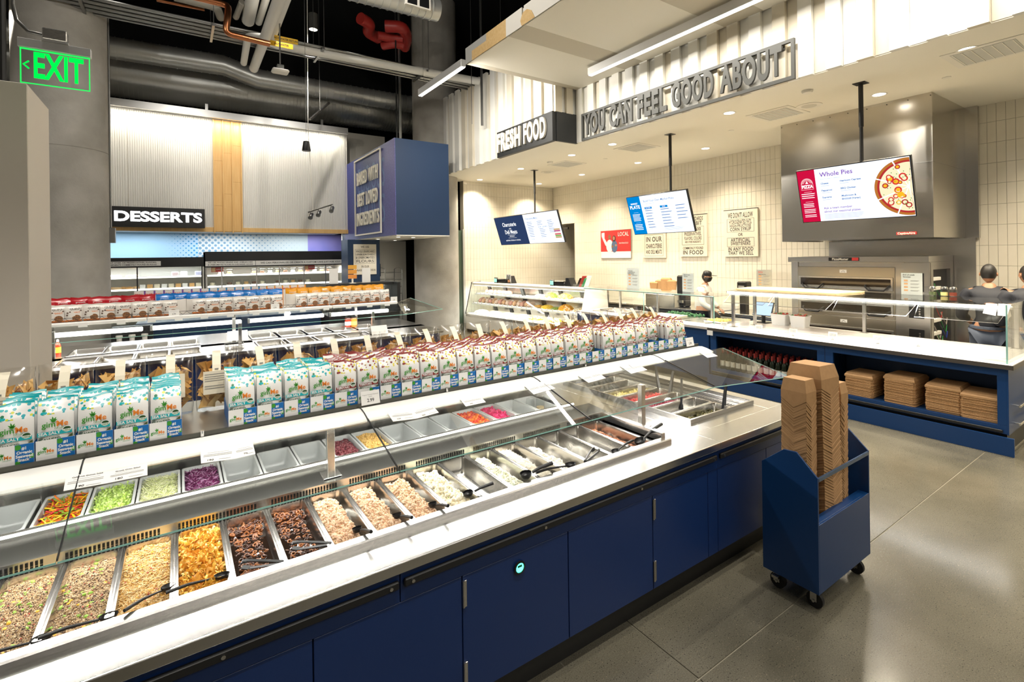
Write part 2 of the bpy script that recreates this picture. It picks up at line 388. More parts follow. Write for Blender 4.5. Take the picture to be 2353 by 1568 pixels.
# floor: slabs with filled saw-cut joints
fl = struct(MB().box(-9, 13, -9, 17.5, -.12, -.006).build('floor', M['joint']))
xs = [-9, -3.0, 2.09, 13]; ys = [-9, -3.4, 1.512, 6.6, 11.5, 17.5]
for i in range(3):
    for j in range(5):
        MB().box(xs[i]+.004, xs[i+1]-.004, ys[j]+.004, ys[j+1]-.004, -.006, 0, ch=.001).build('floor_slab', M['floor'], fl)
struct(MB().box(-9, 13, -9, 17.5, 9.0, 9.1).build('ceiling', M['ceil']))
struct(MB().box(-9.2, -9, -9, 17.5, 0, 9).build('wall_left', M['storewall']))
struct(MB().box(-9, 13, -9.2, -9, 0, 9).build('wall_front', M['storewall']))
struct(MB().box(-9, 13, 17.5, 17.7, 0, 9).build('wall_far', M['ceil']))
struct(MB().box(13, 13.2, -9, 17.5, 0, 9).build('wall_right', M['storewall']))

# concrete columns
def column(cx, cy, r, label):
    prof = [(r, 0), (r, 3.9), (r-.006, 3.905), (r-.006, 3.915), (r, 3.92), (r, 9)]
    o = MB().lathe(prof, (0, 0, 0), n=64).build('concrete_column', M['concrete'], loc=(cx, cy, 0), smooth=30)
    return tag(o, label, 'column')
column(-1.56, 10.92, .6, 'massive round concrete column behind the exit sign, beside the desserts sign')
column(5.87, 12.38, .6, 'round concrete column standing between the bakery and the deli case')

# kitchen tile walls -------------------------------------------------------------
TW, TH = .1016, .3045
tile_me = [MB().box(-.004, .004, -TW/2+.0018, TW/2-.0018, -TH/2+.0018, TH/2-.0018, ch=.0015).mesh('tile') for k in range(2)]
tile_me[0].materials.append(M['tile']); tile_me[1].materials.append(M['tileb'])
tile_y = MB().box(-TW/2+.0018, TW/2-.0018, -.004, .004, -TH/2+.0018, TH/2-.0018, ch=.0015).mesh('tile'); tile_y.materials.append(M['tile'])
def tile_block(cells, parent, axis, plane, own):
    top = [c for c in cells if c[1]+TH/2 > ZS]; cells = [c for c in cells if c[1]+TH/2 <= ZS]
    # cells: (u, z) centres; `own` of them become single tiles, the rest one mesh
    for k, (u, z) in enumerate(cells[:own]):
        o = put('tile', tile_y if axis == 'y' else tile_me[RNG.random() < .3], parent, (u, plane, z) if axis == 'y' else (plane, u, z))
    rest = cells[own:]+top
    if rest:
        b = MB(); h = .004
        for u, z in rest:
            a = (u-TW/2+.0018, u+TW/2-.0018); c = (z-TH/2+.0018, min(z+TH/2-.0018, ZS-.001))
            if axis == 'y': b.box(a[0], a[1], plane-h, plane+h, c[0], c[1], M['tile'])
            else: b.box(plane-h, plane+h, a[0], a[1], c[0], c[1], M['tile'] if RNG.random() < .7 else M['tileb'])
        tag(b.build('tile_field', parent=parent), kind='stuff')
XB, YL = 10.0, 12.42
wb = struct(MB().box(XB+.004, XB+.2, -3, 11.41, 0, ZS).box(XB+.004, XB+.2, 11.41, 12.6, 3.05, ZS).build('wall_back', M['grout']))
cells = []
z0 = 1.838
for k in range(-5, 9):
    z = z0+TH*(k+.5)
    if z+TH/2 > ZS+.14 or z < .3: continue
    zc = z
    for j in range(0, 140):
        y = 2.134-TW/2+TW*(j-25)
        if y < -.6 or y > 12.35: continue
        if y > 11.36 and zc < 3.0: continue
        if z+TH/2 > ZS: z = zc
        cells.append((y, z))
cells.sort(key=lambda c: (0 if (c[0] < 2.27 and c[1] > 1.5) else 1, c[0]))
near = [c for c in cells if .7 < c[0] < 2.27 and c[1] > 1.5]
left = [c for c in cells if c[0] > 4.3 and c[1] > 1.5 and c[1] < 3.6]
left.sort(key=lambda c: c[0])
own = (near+left)[:300]; s_own = set(own)
tile_block(own+[c for c in cells if c not in s_own], wb, 'x', XB, len(own))
wl = struct(MB().box(6.74, 11.6, YL+.004, YL+.2, 0, ZS).build('wall_side', M['grout']))
cy_ = [(x, z0-.134+TH*(k+.5)) for k in range(-5, 9) for x in [6.80+TW*i for i in range(47)] if z0-.134+TH*k < ZS-.05 and z0-.134+TH*k > .2]
cy_.sort(key=lambda c: (abs(c[1]-2.6), c[0]))
tile_block(cy_, wl, 'y', YL, 300)
struct(MB().box(11.4, 11.6, 11.2, 12.42, 0, ZS).build('wall_passage', M['tile']))
struct(MB().box(6.32, 6.74, YL+.02, YL+.1, 0, 2.83).build('door_1', mat('dark green door', (.05, .08, .05), .5)))
trimg = mat('pale door frame', (.50, .50, .46), .4, .3)
struct(MB().box(6.70, 6.76, YL-.03, YL+.1, 0, 2.86).build('trim_1', trimg))
dc = thing('door_closer', 'small black door closer mounted at the kitchen passage corner', 'door closer', (10, 11.75, 2.92))
MB().box(-.05, 0, -.1, .14, -.04, .03, ch=.005).build('body', M['black_sat'], dc); MB().tube([(-.03, .1, 0), (-.05, .25, .06)], .008, n=6).build('arm', M['black_sat'], dc)

# kitchen soffit (lowered ceiling), fascia behind the boards
sof = struct(MB().prism([(5.9, 7.22), (6.44, 7.22), (6.44, -3), (10.2, -3), (10.2, 12.6), (5.9, 12.6)], 'z', ZS, ZS+.1).build('ceiling_soffit', M['cream']))
fw = struct(MB().box(5.9, 6.0, 7.22, 12.6, ZS+.1, 6.2).box(5.9, 6.5, 7.22, 7.32, ZS+.1, 6.2).box(6.44, 6.54, -3, 7.22, ZS+.1, 8).build('wall_fascia', M['fascia_c']))
mb_a = [M['fascia_a'], M['fascia_c'], M['fascia_b']]
P_ = .3155
def board(n, axis, u0, u1, plane, depth, z0, z1, m):
    b = MB()
    if axis == 'x': b.box(plane-depth, plane, u0, u1, z0, z1, ch=.003)
    else: b.box(u0, u1, plane-depth, plane, z0, z1, ch=.003)
    b.build('fascia_board', m, fw)
pat = [0, 0, 1, 0, 1, 0, 0, 1, 0, 2, 2, 0, 2, 0, 1, 2, 1, 0, 2, 1, 2, 2, 2, 1]
for k in range(-1, 28):
    ye = 6.697-k*P_                 # shadowed edge of the raised board
    if ye < -2.5: break
    i = k+1; ca = mb_a[pat[i % 24]]; cb = mb_a[pat[(i*7+3) % 24]]
    z1 = 5.3 if ye > 3 else 8.0
    board('fascia', 'x', ye, min(ye+.165, 7.2), 6.44, .062, ZS, z1, ca)
    board('fascia', 'x', ye-.148, ye-.002, 6.44, .006, ZS+.01, z1, cb)
patl = [1, 2, 2, 0, 2, 0, 1, 0, 0, 2, 2, 0, 0, 1, 0]
for k in range(15):
    ye = 7.562+(k-1)*.338
    if ye+.19 > 12.2: break
    zt = 6.22-.0
    c = mb_a[patl[k]]; c2 = mb_a[patl[(k+4) % 15]]
    lo = ZS if ye+.2 > 9.1 else 4.77
    board('fascia', 'x', ye, ye+.19, 5.9, .062, lo, 6.26, c); board('fascia', 'x', ye+.192, ye+.336, 5.9, .006, lo, 6.20, c2)
for k in range(2):
    board('fascia', 'y', 5.86+.27*k, 6.02+.27*k, 7.22, .06, 4.77, 6.2, M['fascia_b']); board('fascia', 'y', 6.022+.27*k, 6.128+.27*k, 7.22, .006, 4.77, 6.2, M['fascia_c'])

# soffit fittings ----------------------------------------------------------------
def downlight(x, y):
    t = thing('recessed_downlight', 'round recessed downlight set in the cream kitchen soffit', 'downlight', (x, y, ZS), group='recessed downlights in the kitchen soffit')
    MB().lathe([(.075, -.001), (.095, -.006), (.097, -.004), (.097, 0), (.075, 0)], n=24).build('trim_ring', M['white'], t, smooth=40)
    MB().lathe([(0, -.002), (.075, -.002), (.074, 0)], n=24).build('lens', M['led_disc'], t)
    lamp('SPOT', 'downlight_lamp', (x, y, ZS-.02), 360, (1, .87, .66), spot=125, blend=.9, size=.07)
for x, ys_ in ((7.05, (12.0, 10.0, 8.09, 6.89, 4.42, 1.65, -.6)), (8.02, (3.96, 2.8, .9)), (9.0, (11.83, 9.93, 7.98, 6.18, .6))):
    for y in ys_: downlight(x, y)
def vent(x, y, label):
    t = thing('ceiling_vent', label, 'air vent', (x, y, ZS), group='square ceiling vents')
    MB().box(-.33, .33, -.33, .33, -.008, 0, ch=.003).build('frame', M['white'], t)
    MB().box(-.26, .26, -.26, .26, -.011, -.008).build('grille', mat('vent grille', (.55, .55, .52), .6), t)
    for k in range(-6, 7):
        if k % 2 == 0: MB().box(-.26, .26, k*.04-.004, k*.04+.004, -.015, -.011).build('slat', M['white'], t)
vent(7.64, 8.95, 'square white ceiling vent between the fresh food sign and the charcuterie screen')
vent(7.7, 6.85, 'square white ceiling vent below the word can on the soffit sign')
vent(7.75, 4.05, 'square white ceiling vent in front of the steel hood')
vent(7.35, 1.55, 'large square ceiling vent beside the pizza counter end of the soffit')
def dome(px, py, r, label, nm='smoke_detector', cat='smoke detector'):
    p = PZ(px, py, ZS)
    o = MB().lathe([(r, 0), (r, -.015), (r*.8, -.035), (r*.35, -.045), (0, -.047)], n=24).build(nm, M['white'], loc=(p.x, p.y, ZS), smooth=35)
    tag(o, label, cat)
dome(1264, 372, .07, 'white smoke detector on the soffit below the fresh food sign')
dome(1855, 208, .07, 'white smoke detector on the soffit beside the pizza screen pole')
def sprk(px, py, label):
    p = PZ(px, py, ZS); t = thing('ceiling_speaker', label, 'ceiling speaker', (p.x, p.y, ZS))
    MB().lathe([(.17, 0), (.17, -.006), (.09, -.008)], n=28).build('rim', M['white'], t); MB().lathe([(0, -.009), (.1, -.009), (.1, -.004)], n=28).build('grille', mat('speaker grille', (.6, .58, .52), .6), t)
sprk(1258, 396, 'flat round ceiling speaker beside the charcuterie screen pole')
sprk(1859, 243, 'flat round ceiling speaker in front of the steel hood')
def cap(px, py, label):
    p = PZ(px, py, ZS); tag(MB().lathe([(.045, 0), (.045, -.006), (0, -.009)], n=20).build('concealed_sprinkler', M['white'], loc=(p.x, p.y, ZS)), label, 'sprinkler', 'concealed sprinkler caps')
for a in ((1391, 365), (1680, 300), (2175, 178)): cap(*a, 'small round concealed sprinkler cap in the cream soffit')

# sign over the counter ------------------------------------------------------------
ffb = thing('fresh_food_sign', 'charcoal soffit sign box with raised cream FRESH FOOD letters', 'sign', (5.84, 7.2, ZS))
MB().box(-.03, .06, 0, 1.93, -.01, .545, ch=.002).box(.06, .56, -.03, .02, -.01, .545).build('panel', M['char'], ffb)
cream_l = mat('cream letters', (.72, .68, .57), .5)
for txt, pl, pr in (('FRESH', 1143, 1196), ('FOOD', 1204, 1254)):
    ya, yb = PX(pl, 320, 5.79).y-7.2, PX(pr, 300, 5.79).y-7.2
    m_ = text_mesh(txt, .52, .02, 1, .022, mat=cream_l, space=1.12); bx = [v.co.x for v in m_.vertices]
    o = put('lettering', m_, ffb); o.matrix_local = Matrix.Translation((-.05, (ya+yb)/2, .268)) @ FACE_MX @ Matrix.Diagonal(((ya-yb)/(max(bx)-min(bx)), 1, 1, 1))
yc = thing('hanging_frame_sign', 'dark grey open frame sign reading YOU CAN FEEL GOOD ABOUT', 'sign', (6.34, 5.03, ZS))
MB().box(-.02, .02, -1.94, 1.94, -.01, .035).box(-.02, .02, -1.94, 1.94, .455, .495).box(-.02, .02, -1.94, -1.9, .035, .455).box(-.02, .02, 1.90, 1.94, .035, .455).build('frame', M['char2'], yc)
for txt, pl, pr in (('YOU', 1345, 1392), ('CAN', 1403, 1455), ('FEEL', 1467, 1533), ('GOOD', 1547, 1642), ('ABOUT', 1659, 1801)):
    yl, yr = PX(pl, 250, 6.34).y-5.03, PX(pr, 200, 6.34).y-5.03
    m_ = text_mesh(txt, .50, .018, 1, .018, mat=M['char2'], space=1.12)
    bx = [v.co.x for v in m_.vertices]; wd = max(bx)-min(bx)
    o = put('lettering', m_, yc); o.matrix_local = Matrix.Translation((-.02, (yl+yr)/2, .245)) @ FACE_MX @ Matrix.Diagonal(((yl-yr)/wd, 1, 1, 1))
for k in range(10):
    y = 1.75-k*.39; MB().box(.02, .03, y-.05, y+.05, .40, .43).build('bracket', M['char2'], yc)

# canopy cloud panel overhead -------------------------------------------------------
cn = struct(MB().box(3.99, 6.38, -2, 7.14, 5.262, 5.50).build('ceiling_canopy', M['white']))
band_b = mat('taupe panel', (.58, .53, .43), .6)
for y0, y1, m_ in ((7.02, 7.16, band_b), (5.92, 7.02, M['cream']), (5.50, 5.92, band_b), (4.06, 5.50, M['cream']), (3.5, 4.06, band_b), (1.0, 3.5, M['cream']), (-2, 1.0, M['cream'])):
    MB().box(3.975, 6.39, y0+.001, y1-.001, 5.25, 5.262).build('canopy_panel', m_, cn)
greyp = mat('grey edge paint', (.42, .42, .40), .6)
for y0, y1, z0_, z1_, m_ in ((6.95, 7.16, 5.25, 5.51, greyp), (6.5, 6.95, 5.40, 5.51, greyp), (6.5, 6.95, 5.25, 5.40, M['wood']), (5.95, 6.5, 5.25, 5.51, M['wood']), (5.55, 5.95, 5.25, 5.51, M['white']), (4.95, 5.5, 5.25, 5.51, M['white']), (-2, 4.95, 5.25, 5.51, M['white'])):
    MB().box(3.965, 3.985, y0, y1, z0_, z1_).build('edge_panel', m_, cn)
MB().prism([(5.25, 5.25), (5.55, 5.25), (5.58, 5.33), (5.52, 5.42), (5.42, 5.43), (5.32, 5.37)], 'x', 3.958, 3.966).build('edge_wood_inlay', M['wood'], cn)
alu = mat('light grey aluminium', (.62, .62, .61), .4, .4)
def linear(name, label, x, y0, y1, z, rods):
    t = thing(name, label, 'linear light', (x, y0, z))
    L_ = y1-y0
    MB().box(-.045, .045, 0, L_, .012, .13, ch=.003).build('housing', alu, t)
    MB().box(-.035, .035, .01, L_-.01, 0, .012).build('diffuser', M['led'], t)
    for y, zt in rods: MB().cyl((0, y, .13), (0, y, zt), .003, n=5).build('suspension_cable', M['conduit'], t)
    lamp('AREA', name+'_lamp', (x, (y0+y1)/2, z-.012), (95 if x < 5 else 22)*L_, NEUT, rot=(0, R(-48) if x < 5 else 0, 0), size=.07, size_y=L_)
linear('linear_pendant_light', 'slim aluminium linear light running on from the canopy corner', 3.93, 7.17, 8.93, 5.2, [(1.6, 3.7)])
linear('linear_canopy_light', 'long linear light fixed under the white canopy by the ribbed fascia', 5.78, .2, 6.15, 5.09, [(5.9, .161), (.2, .161), (3, .161)])

# desserts bulkhead -----------------------------------------------------------------
YD = 14.0
bw = struct(MB().box(-7, 3.95, YD+.03, 15.7, 2.80, 5.6).build('wall_desserts', M['white']))
flu = M['flute'] = mat('fluted panel', (.70, .685, .64), .4, .15)
def flutes(x0, x1, z0_, z1_):
    b = MB(); p = .042; n = int((x1-x0)/p); poly = [(x0, YD+.03)]
    for k in range(n):
        x = x0+k*p; poly += [(x+.004, YD), (x+.026, YD), (x+.032, YD+.014), (x+.040, YD+.014)]
    poly += [(x0+n*p, YD+.03)]
    vs = [(q[0], q[1], z0_) for q in poly]+[(q[0], q[1], z1_) for q in poly]; m_ = len(poly)
    b.add(vs, [(i, i+1, m_+i+1, m_+i) for i in range(m_-1)]); o = b.build('fluted_panel', flu, bw); return o
for a, b_ in ((-7, -3.1), (-3.1, -.9), (-.9, .745), (1.34, 3.94)): flutes(a, b_, 2.875, 5.5)
for k, x in enumerate((.75, .946, 1.142)):
    zz = [2.78, 3.4+.3*k, 4.5+.2*k, 5.5]
    for i in range(3): MB().box(x+.002, x+.192, YD-.03, YD+.03, zz[i]+.001, zz[i+1]-.001, ch=.002).build('wood_plank', M['maple'], bw)
for x in (.745, .943, 1.139, 1.338): MB().box(x-.012, x+.012, YD-.075, YD-.03, 2.74, 5.5).build('wood_fin', M['maple'], bw)
MB().box(-7, 3.95, YD-.02, YD+.05, 2.765, 2.875, ch=.002).build('wood_rail', M['maple'], bw)
tr = thing('wall_wash_trough', 'long pale grey light trough above the fluted dessert wall', 'light trough', (0, 13.7, 5.46))
MB().prism([(-.06, 0), (.0, 0), (.0, .02), (-.04, .02), (-.04, .13), (.3, .13), (.3, .16), (-.06, .16)], 'x', -7, 3.88).build('housing', alu, tr)
MB().box(-7, 3.8, .02, .06, .10, .13).build('lamp_tube', M['led_soft'], tr)
lamp('AREA', 'trough_lamp', (-1.5, 13.74, 5.46), 120, (1, .93, .80), rot=(R(10), 0, 0), size=10.6, size_y=.06)
for x in (-1.9, .6, 3.2): MB().box(x-.03, x+.03, -.06, .0, .16, .3).build('hanger', M['conduit'], tr)
struct(MB().box(3.95, 5.25, 14.6, 14.7, 2.6, 5.75).build('wall_bakery_upper', M['cream']))
# printed band over the coolers
bandw = struct(MB().box(-7, .45, 15.55, 15.7, 2.0, 2.80).build('wall_band_blue', halftone('blue halftone', (.36, .60, .80), (.03, .28, .60), (.50, .66, .86), -.35, 1.0)))
bandw2 = struct(MB().box(.45, 3.2, 15.55, 15.7, 2.0, 2.80).build('wall_band_grey', halftone('grey halftone', (.50, .60, .62), (.16, .32, .47), (.66, .69, .70), 3.4, -.6, .10)))
bandw3 = struct(MB().box(3.2, 4.6, 15.55, 15.7, 2.0, 2.80).build('wall_band_violet', mat('violet print', (.20, .20, .55), .5, noise=(1.2, (.34, .28, .62), 2, .3, .7))))
struct(MB().box(4.6, 5.2, 15.55, 15.7, 2.0, 2.8).build('wall_band_teal', mat('teal print', (.16, .36, .48), .5)))
for x in (-3.0, -1.0, 1.0, 3.0):
    lamp('AREA', 'cove_lamp', (x, 14.9, 2.78), 25, COOL, size=1.6, size_y=.15)
# bakery corner: blue soffit box with sign
bk = struct(MB().box(3.96, 5.25, 10.36, 14.6, 2.58, 4.70).build('wall_bakery_box', M['navy']))
def printed(name, c0, c1, c2):
    m = bpy.data.materials.new(name); m.use_nodes = True; nt = m.node_tree; b = nt.nodes['Principled BSDF']; N = nt.nodes.new; L = nt.links.new
    b.inputs['Roughness'].default_value = .5
    tc = N('ShaderNodeTexCoord'); sp = N('ShaderNodeSeparateXYZ'); L(tc.outputs['Generated'], sp.inputs[0])
    n = N('ShaderNodeTexVoronoi'); n.inputs['Scale'].default_value = 26; L(tc.outputs['Object'], n.inputs['Vector'])
    r = N('ShaderNodeValToRGB'); r.color_ramp.elements[0].color = (*c0, 1); r.color_ramp.elements[1].color = (*c2, 1); r.color_ramp.elements[1].position = .95
    e = r.color_ramp.elements.new(.5); e.color = (*c1, 1); L(sp.outputs[1], r.inputs[0])
    lt = N('ShaderNodeMapRange'); lt.inputs['From Min'].default_value = .2; lt.inputs['From Max'].default_value = .5; lt.inputs['To Min'].default_value = 1.0; lt.inputs['To Max'].default_value = .72; L(n.outputs['Distance'], lt.inputs[0])
    mm = N('ShaderNodeMix'); mm.data_type = 'RGBA'; mm.blend_type = 'MULTIPLY'; mm.inputs['Factor'].default_value = 1; L(r.outputs[0], mm.inputs['A']); L(lt.outputs[0], mm.inputs['B'])
    L(mm.outputs['Result'], b.inputs['Base Color']); return m
MB().box(3.945, 3.96, 10.36, 14.3, 2.58, 4.70).build('printed_panel', printed('violet blue print', (.10, .10, .34), (.035, .075, .24), (.05, .06, .30)), bk)
MB().box(3.96, 5.25, 10.36, 14.6, 2.56, 2.58).build('soffit_panel', M['white'], bk)
sg = thing('bakery_sign', 'cream framed lettering on the violet bakery soffit box', 'sign', (3.945, 12.2, 2.58))
MB().box(-.05, -.02, -1.02, 1.0, .08, .115).box(-.05, -.02, -1.02, 1.0, 2.02, 2.055).box(-.05, -.02, -1.02, -.985, .115, 2.02).box(-.05, -.02, .965, 1.0, .115, 2.02).build('frame', cream_l, sg)
for txt, z, wd in (('BAKED WITH', 1.53, 1.62), ('BEST LOVED', .98, 1.55), ('INGREDIENTS', .48, 1.72)):
    m_ = text_mesh(txt, .50, .012, 1, .010, mat=cream_l, space=1.14); bx = [v.co.x for v in m_.vertices]
    o = put('lettering', m_, sg); o.matrix_local = Matrix.Translation((-.03, 0, z)) @ FACE_MX @ Matrix.Diagonal((wd/(max(bx)-min(bx)), .92, 1, 1))
ghost = mat('pale blue print', (.09, .16, .33), .5)
for txt, z, wd in (('DELICIOUS', 1.45, 2.35), ('GOODS', .62, 2.35)):
    m_ = text_mesh(txt, .95, .001, 1, 0, mat=ghost, space=1.02); bx = [v.co.x for v in m_.vertices]
    o = put('printed_word', m_, sg); o.matrix_local = Matrix.Translation((-.002, 0, z)) @ FACE_MX @ Matrix.Diagonal((wd/(max(bx)-min(bx)), 1.0, 1, 1))
pil = struct(MB().box(3.62, 4.46, 12.9, 13.5, 0, 2.56).build('wall_pilaster', M['navy']))
struct(MB().box(4.46, 5.8, 14.4, 14.6, 0, 2.58).build('wall_bakery_tile', mat('bakery white tile', (.82, .80, .74), .3)))
for (x, y) in ((4.25, 12.4), (4.7, 11.2), (4.25, 11.0), (5.0, 13.2)):
    t = thing('bakery_downlight', 'small downlight under the violet bakery box', 'downlight', (x, y, 2.56), group='downlights under the bakery box')
    MB().lathe([(.05, -.001), (.065, -.004), (.066, 0)], n=20).build('trim_ring', M['white'], t); MB().lathe([(0, -.002), (.05, -.002), (.05, 0)], n=20).build('lens', M['led_disc'], t)
    lamp('SPOT', 'downlight_lamp', (x, y, 2.54), 35, NEUT, spot=120, blend=.8, size=.05)
# pale boxed pier at the left
pr_ = PY(62, 192, 4.6)
struct(MB().box(-2.6, pr_.x, 4.6, 5.28, 0, pr_.z, ch=.004).build('wall_pier', mat('warm white pier', (.60, .545, .46), .6)))
# ================================================================ SALAD BAR (near)
def rrect(w, l, r, z, n=4):
    pts = []
    for cx, cy, a0 in ((w/2-r, l/2-r, 0), (-w/2+r, l/2-r, 90), (-w/2+r, -l/2+r, 180), (w/2-r, -l/2+r, 270)):
        for k in range(n+1):
            a = R(a0+90*k/n); pts.append((cx+r*math.cos(a), cy+r*math.sin(a), z))
    return pts
def loft(b, rings, mat=None, close_bottom=True, close_top=False):
    n = len(rings[0]); vs = [p for r_ in rings for p in r_]
    fs = [(i*n+j, i*n+(j+1) % n, (i+1)*n+(j+1) % n, (i+1)*n+j) for i in range(len(rings)-1) for j in range(n)]
    if close_bottom: fs.append(tuple(range((len(rings)-1)*n, len(rings)*n)))
    if close_top: fs.append(tuple(range(n))[::-1])
    return b.add(vs, fs, mat)
def pan_mesh(w, l, d, m, fl=.011, name='pan'):
    b = MB(); iw, il = w-2*fl, l-2*fl
    loft(b, [rrect(w, l, .014, -.007), rrect(w, l, .014, -.001), rrect(w-.004, l-.004, .013, .001), rrect(iw, il, .022, 0), rrect(iw-.004, il-.004, .022, -.010),
             rrect(iw-.010, il-.012, .024, -d*.5), rrect(iw-.018, il-.022, .026, -d+.012), rrect(iw-.040, il-.045, .028, -d)], m)
    me = b.mesh(name, 50); return me
PAN_LONG = pan_mesh(.176, .53, .10, M['steel_pan'])
polyc = M['polyc'] = mat('grey polycarbonate', (.50, .51, .50), .18, 0, trans=.0)
PAN_REAR = pan_mesh(.174, .34, .10, polyc)

# food heaps: a lumpy bed plus scattered pieces
def fnoise(x, y, s, ph):
    return (np.sin(x*s+ph)*np.cos(y*s*1.3+ph*1.7)+.5*np.sin(x*s*2.3+ph*2.1+y*s*1.1)+.35*np.cos(y*s*3.7-x*s*1.9+ph))/1.85
def heap(name, label, cx, cy, w, l, z, bed, pieces, lump=.010, seed=1, slope=0, gx=24, gy=60, grp=None):
    # pieces: list of (template, n, size(3), materials, lift, sink)
    ph = seed*1.37; hw, hl = w/2, l/2
    gxv, gyv = np.meshgrid(np.linspace(-hw, hw, gx), np.linspace(-hl, hl, gy), indexing='ij')
    def hfun(x, y):
        e = np.minimum(1, np.minimum(hw-np.abs(x), hl-np.abs(y))/.03); e = np.clip(e, 0, 1)
        return lump*fnoise(x, y, 26, ph)+lump*.6*fnoise(x, y, 70, ph*2)+slope*x+.012*(e-1)
    V = np.stack([gxv, gyv, hfun(gxv, gyv)], -1).reshape(-1, 3)
    ii, jj = np.meshgrid(np.arange(gx-1), np.arange(gy-1), indexing='ij'); a = (ii*gy+jj).ravel()
    F4 = np.stack([a, a+gy, a+gy+1, a+1], -1)
    Vs, Fs, Ms = [V], [np.concatenate([F4[:, [0, 1, 2]], F4[:, [0, 2, 3]]])], [np.zeros(len(F4)*2, int)]
    mats = [bed]; off = len(V)
    for tpl, n, size, ms, lift, tilt in pieces:
        x = NPR.uniform(-hw*.96, hw*.96, n); y = NPR.uniform(-hl*.97, hl*.97, n)
        p = np.stack([x, y, hfun(x, y)+NPR.uniform(-.3, 1, n)*lift], -1)
        sc = np.array(size)[None]*NPR.uniform(.7, 1.3, (n, 1)); tv, tf = tpl
        if tf.shape[1] == 4: tf = np.concatenate([tf[:, [0, 1, 2]], tf[:, [0, 2, 3]]])
        v, f = scatter(tv, tf, p, sc, tilt); Vs.append(v); Fs.append(f+off); off += len(v)
        k0 = len(mats); mats += ms; Ms.append(np.repeat(NPR.integers(0, len(ms), n)+k0, len(tf)))
    me = np_mesh(name, np.concatenate(Vs), np.concatenate(Fs), mats, np.concatenate(Ms))
    o = put(name, me, None, (cx, cy, z)); return tag(o, label, 'food', grp, 'stuff')
def fm(name, c, rough=.5, **k): return mat(name, c, rough, **k)

BAR = thing('salad_bar', 'long blue laminate salad bar counter with stainless steel top', 'salad bar', (0, 1.87, 0))
Y0 = 1.87
def lb(b): return b      # helper for readability
# carcass, toe kick, doors
MB().box(-3, 3.93, .06, .10, .17, .84).box(-3, 3.93, 1.96, 2.0, .17, .84).box(3.89, 3.93, .1, 1.96, .17, .84).box(-3, -2.96, .1, 1.96, .17, .84).box(-3, 3.93, .1, 1.96, .17, .20).build('carcass', M['blue'], BAR)
MB().box(-3, 3.9, .11, 1.95, 0, .17).build('toe_kick', M['black_sat'], BAR)
seams = [-3.0, -2.03, -1.42, -.82, -.215, .39, 1.0, 1.597, 2.225, 2.743, 2.845, 3.42, 3.93]
for a, c in zip(seams[:-1], seams[1:]):
    d = MB().box(a+.0025, c-.0025, .03, .058, .172, .703, ch=.0015).build('door', M['blue'], BAR)
    if any(abs(a-h) < .01 for h in (1.0, 2.225, -.215)):
        for z in (.57, .328-.11): MB().box(a+.004, a+.020, .022, .03, z, z+.115, ch=.002).cyl((a+.004, .024, z), (a+.004, .024, z+.115), .0055, n=8).build('hinge', M['steel'], d)
for a, c in ((-3.0, .718), (.722, 2.843), (2.847, 3.93)): MB().box(a, c, .026, .06, .707, .838, ch=.001).build('apron', M['blue'], BAR)
for a, c in ((-2.2, .712), (.733, 2.818), (2.855, 3.90)):
    r_ = MB().box(a, c, .008, .026, .768, .802, ch=.005).build('bumper_rail', M['black_sat'], BAR)
    n = max(2, int((c-a)/.42)); 
    for k in range(n):
        x = a+.035+(c-a-.07)*k/(n-1); MB().cyl((x, .003, .785), (x, .009, .785), .007, n=10).build('bolt', M['steel'], r_)
th_ = thing('thermometer_gauge', 'small round glowing green thermometer in a black bezel on the blue door', 'thermometer', (1.297, 1.8985, .637))
MB().lathe([(.027, 0), (.031, -.004), (.031, -.008), (.022, -.010), (.022, 0)], n=28, axis='y').build('bezel', M['black'], th_, smooth=40)
MB().lathe([(0, -.0065), (.0225, -.0065), (.0225, 0)], n=28, axis='y').build('dial', emis('green dial', (.0, .85, .30), 1.6), th_)
MB().lathe([(.0155, -.0072), (.0205, -.0085), (.0215, -.0068)], n=28, axis='y').build('light_ring', emis('green ring', (.08, 1, .55), 4), th_)
MB().box(-.012, .012, -.0085, -.0068, .002, .012).build('readout', mat('lcd', (.01, .12, .05), .3), th_)
# stainless top: front ledge, well frame, rear deck, end deck
T = M['steel_top']
top = MB()
top.prism([(0, .836), (.028, .836), (.028, .862), (.195, .862), (.195, .88), (.004, .88), (0, .876)], 'x', -3, 2.842)
top.prism([(0, .836), (.028, .836), (.028, .862), (.195, .862), (.195, .88), (.004, .88), (0, .876)], 'x', 2.846, 3.96)
top.box(2.56, 2.842, .195, 2.05, .862, .88); top.box(2.846, 3.02, .195, 2.05, .862, .88); top.box(3.76, 3.96, .195, 2.05, .862, .88); top.box(3.02, 3.76, .195, .345, .862, .88); top.box(3.02, 3.76, 1.72, 2.05, .862, .88)
top.box(-3, 2.6, 1.42, 2.05, .862, .955)
bevel(top.build('worktop', T, BAR), .002, 2)
MB().prism([(.188, .872), (.24, .872), (.24, .897), (.234, .904), (.194, .904), (.188, .898)], 'x', -3, 2.60).build('front_lip', M['steel'], BAR)
MB().box(2.56, 2.60, .235, .77, .86, .93, ch=.004).build('well_end', M['steel'], BAR)
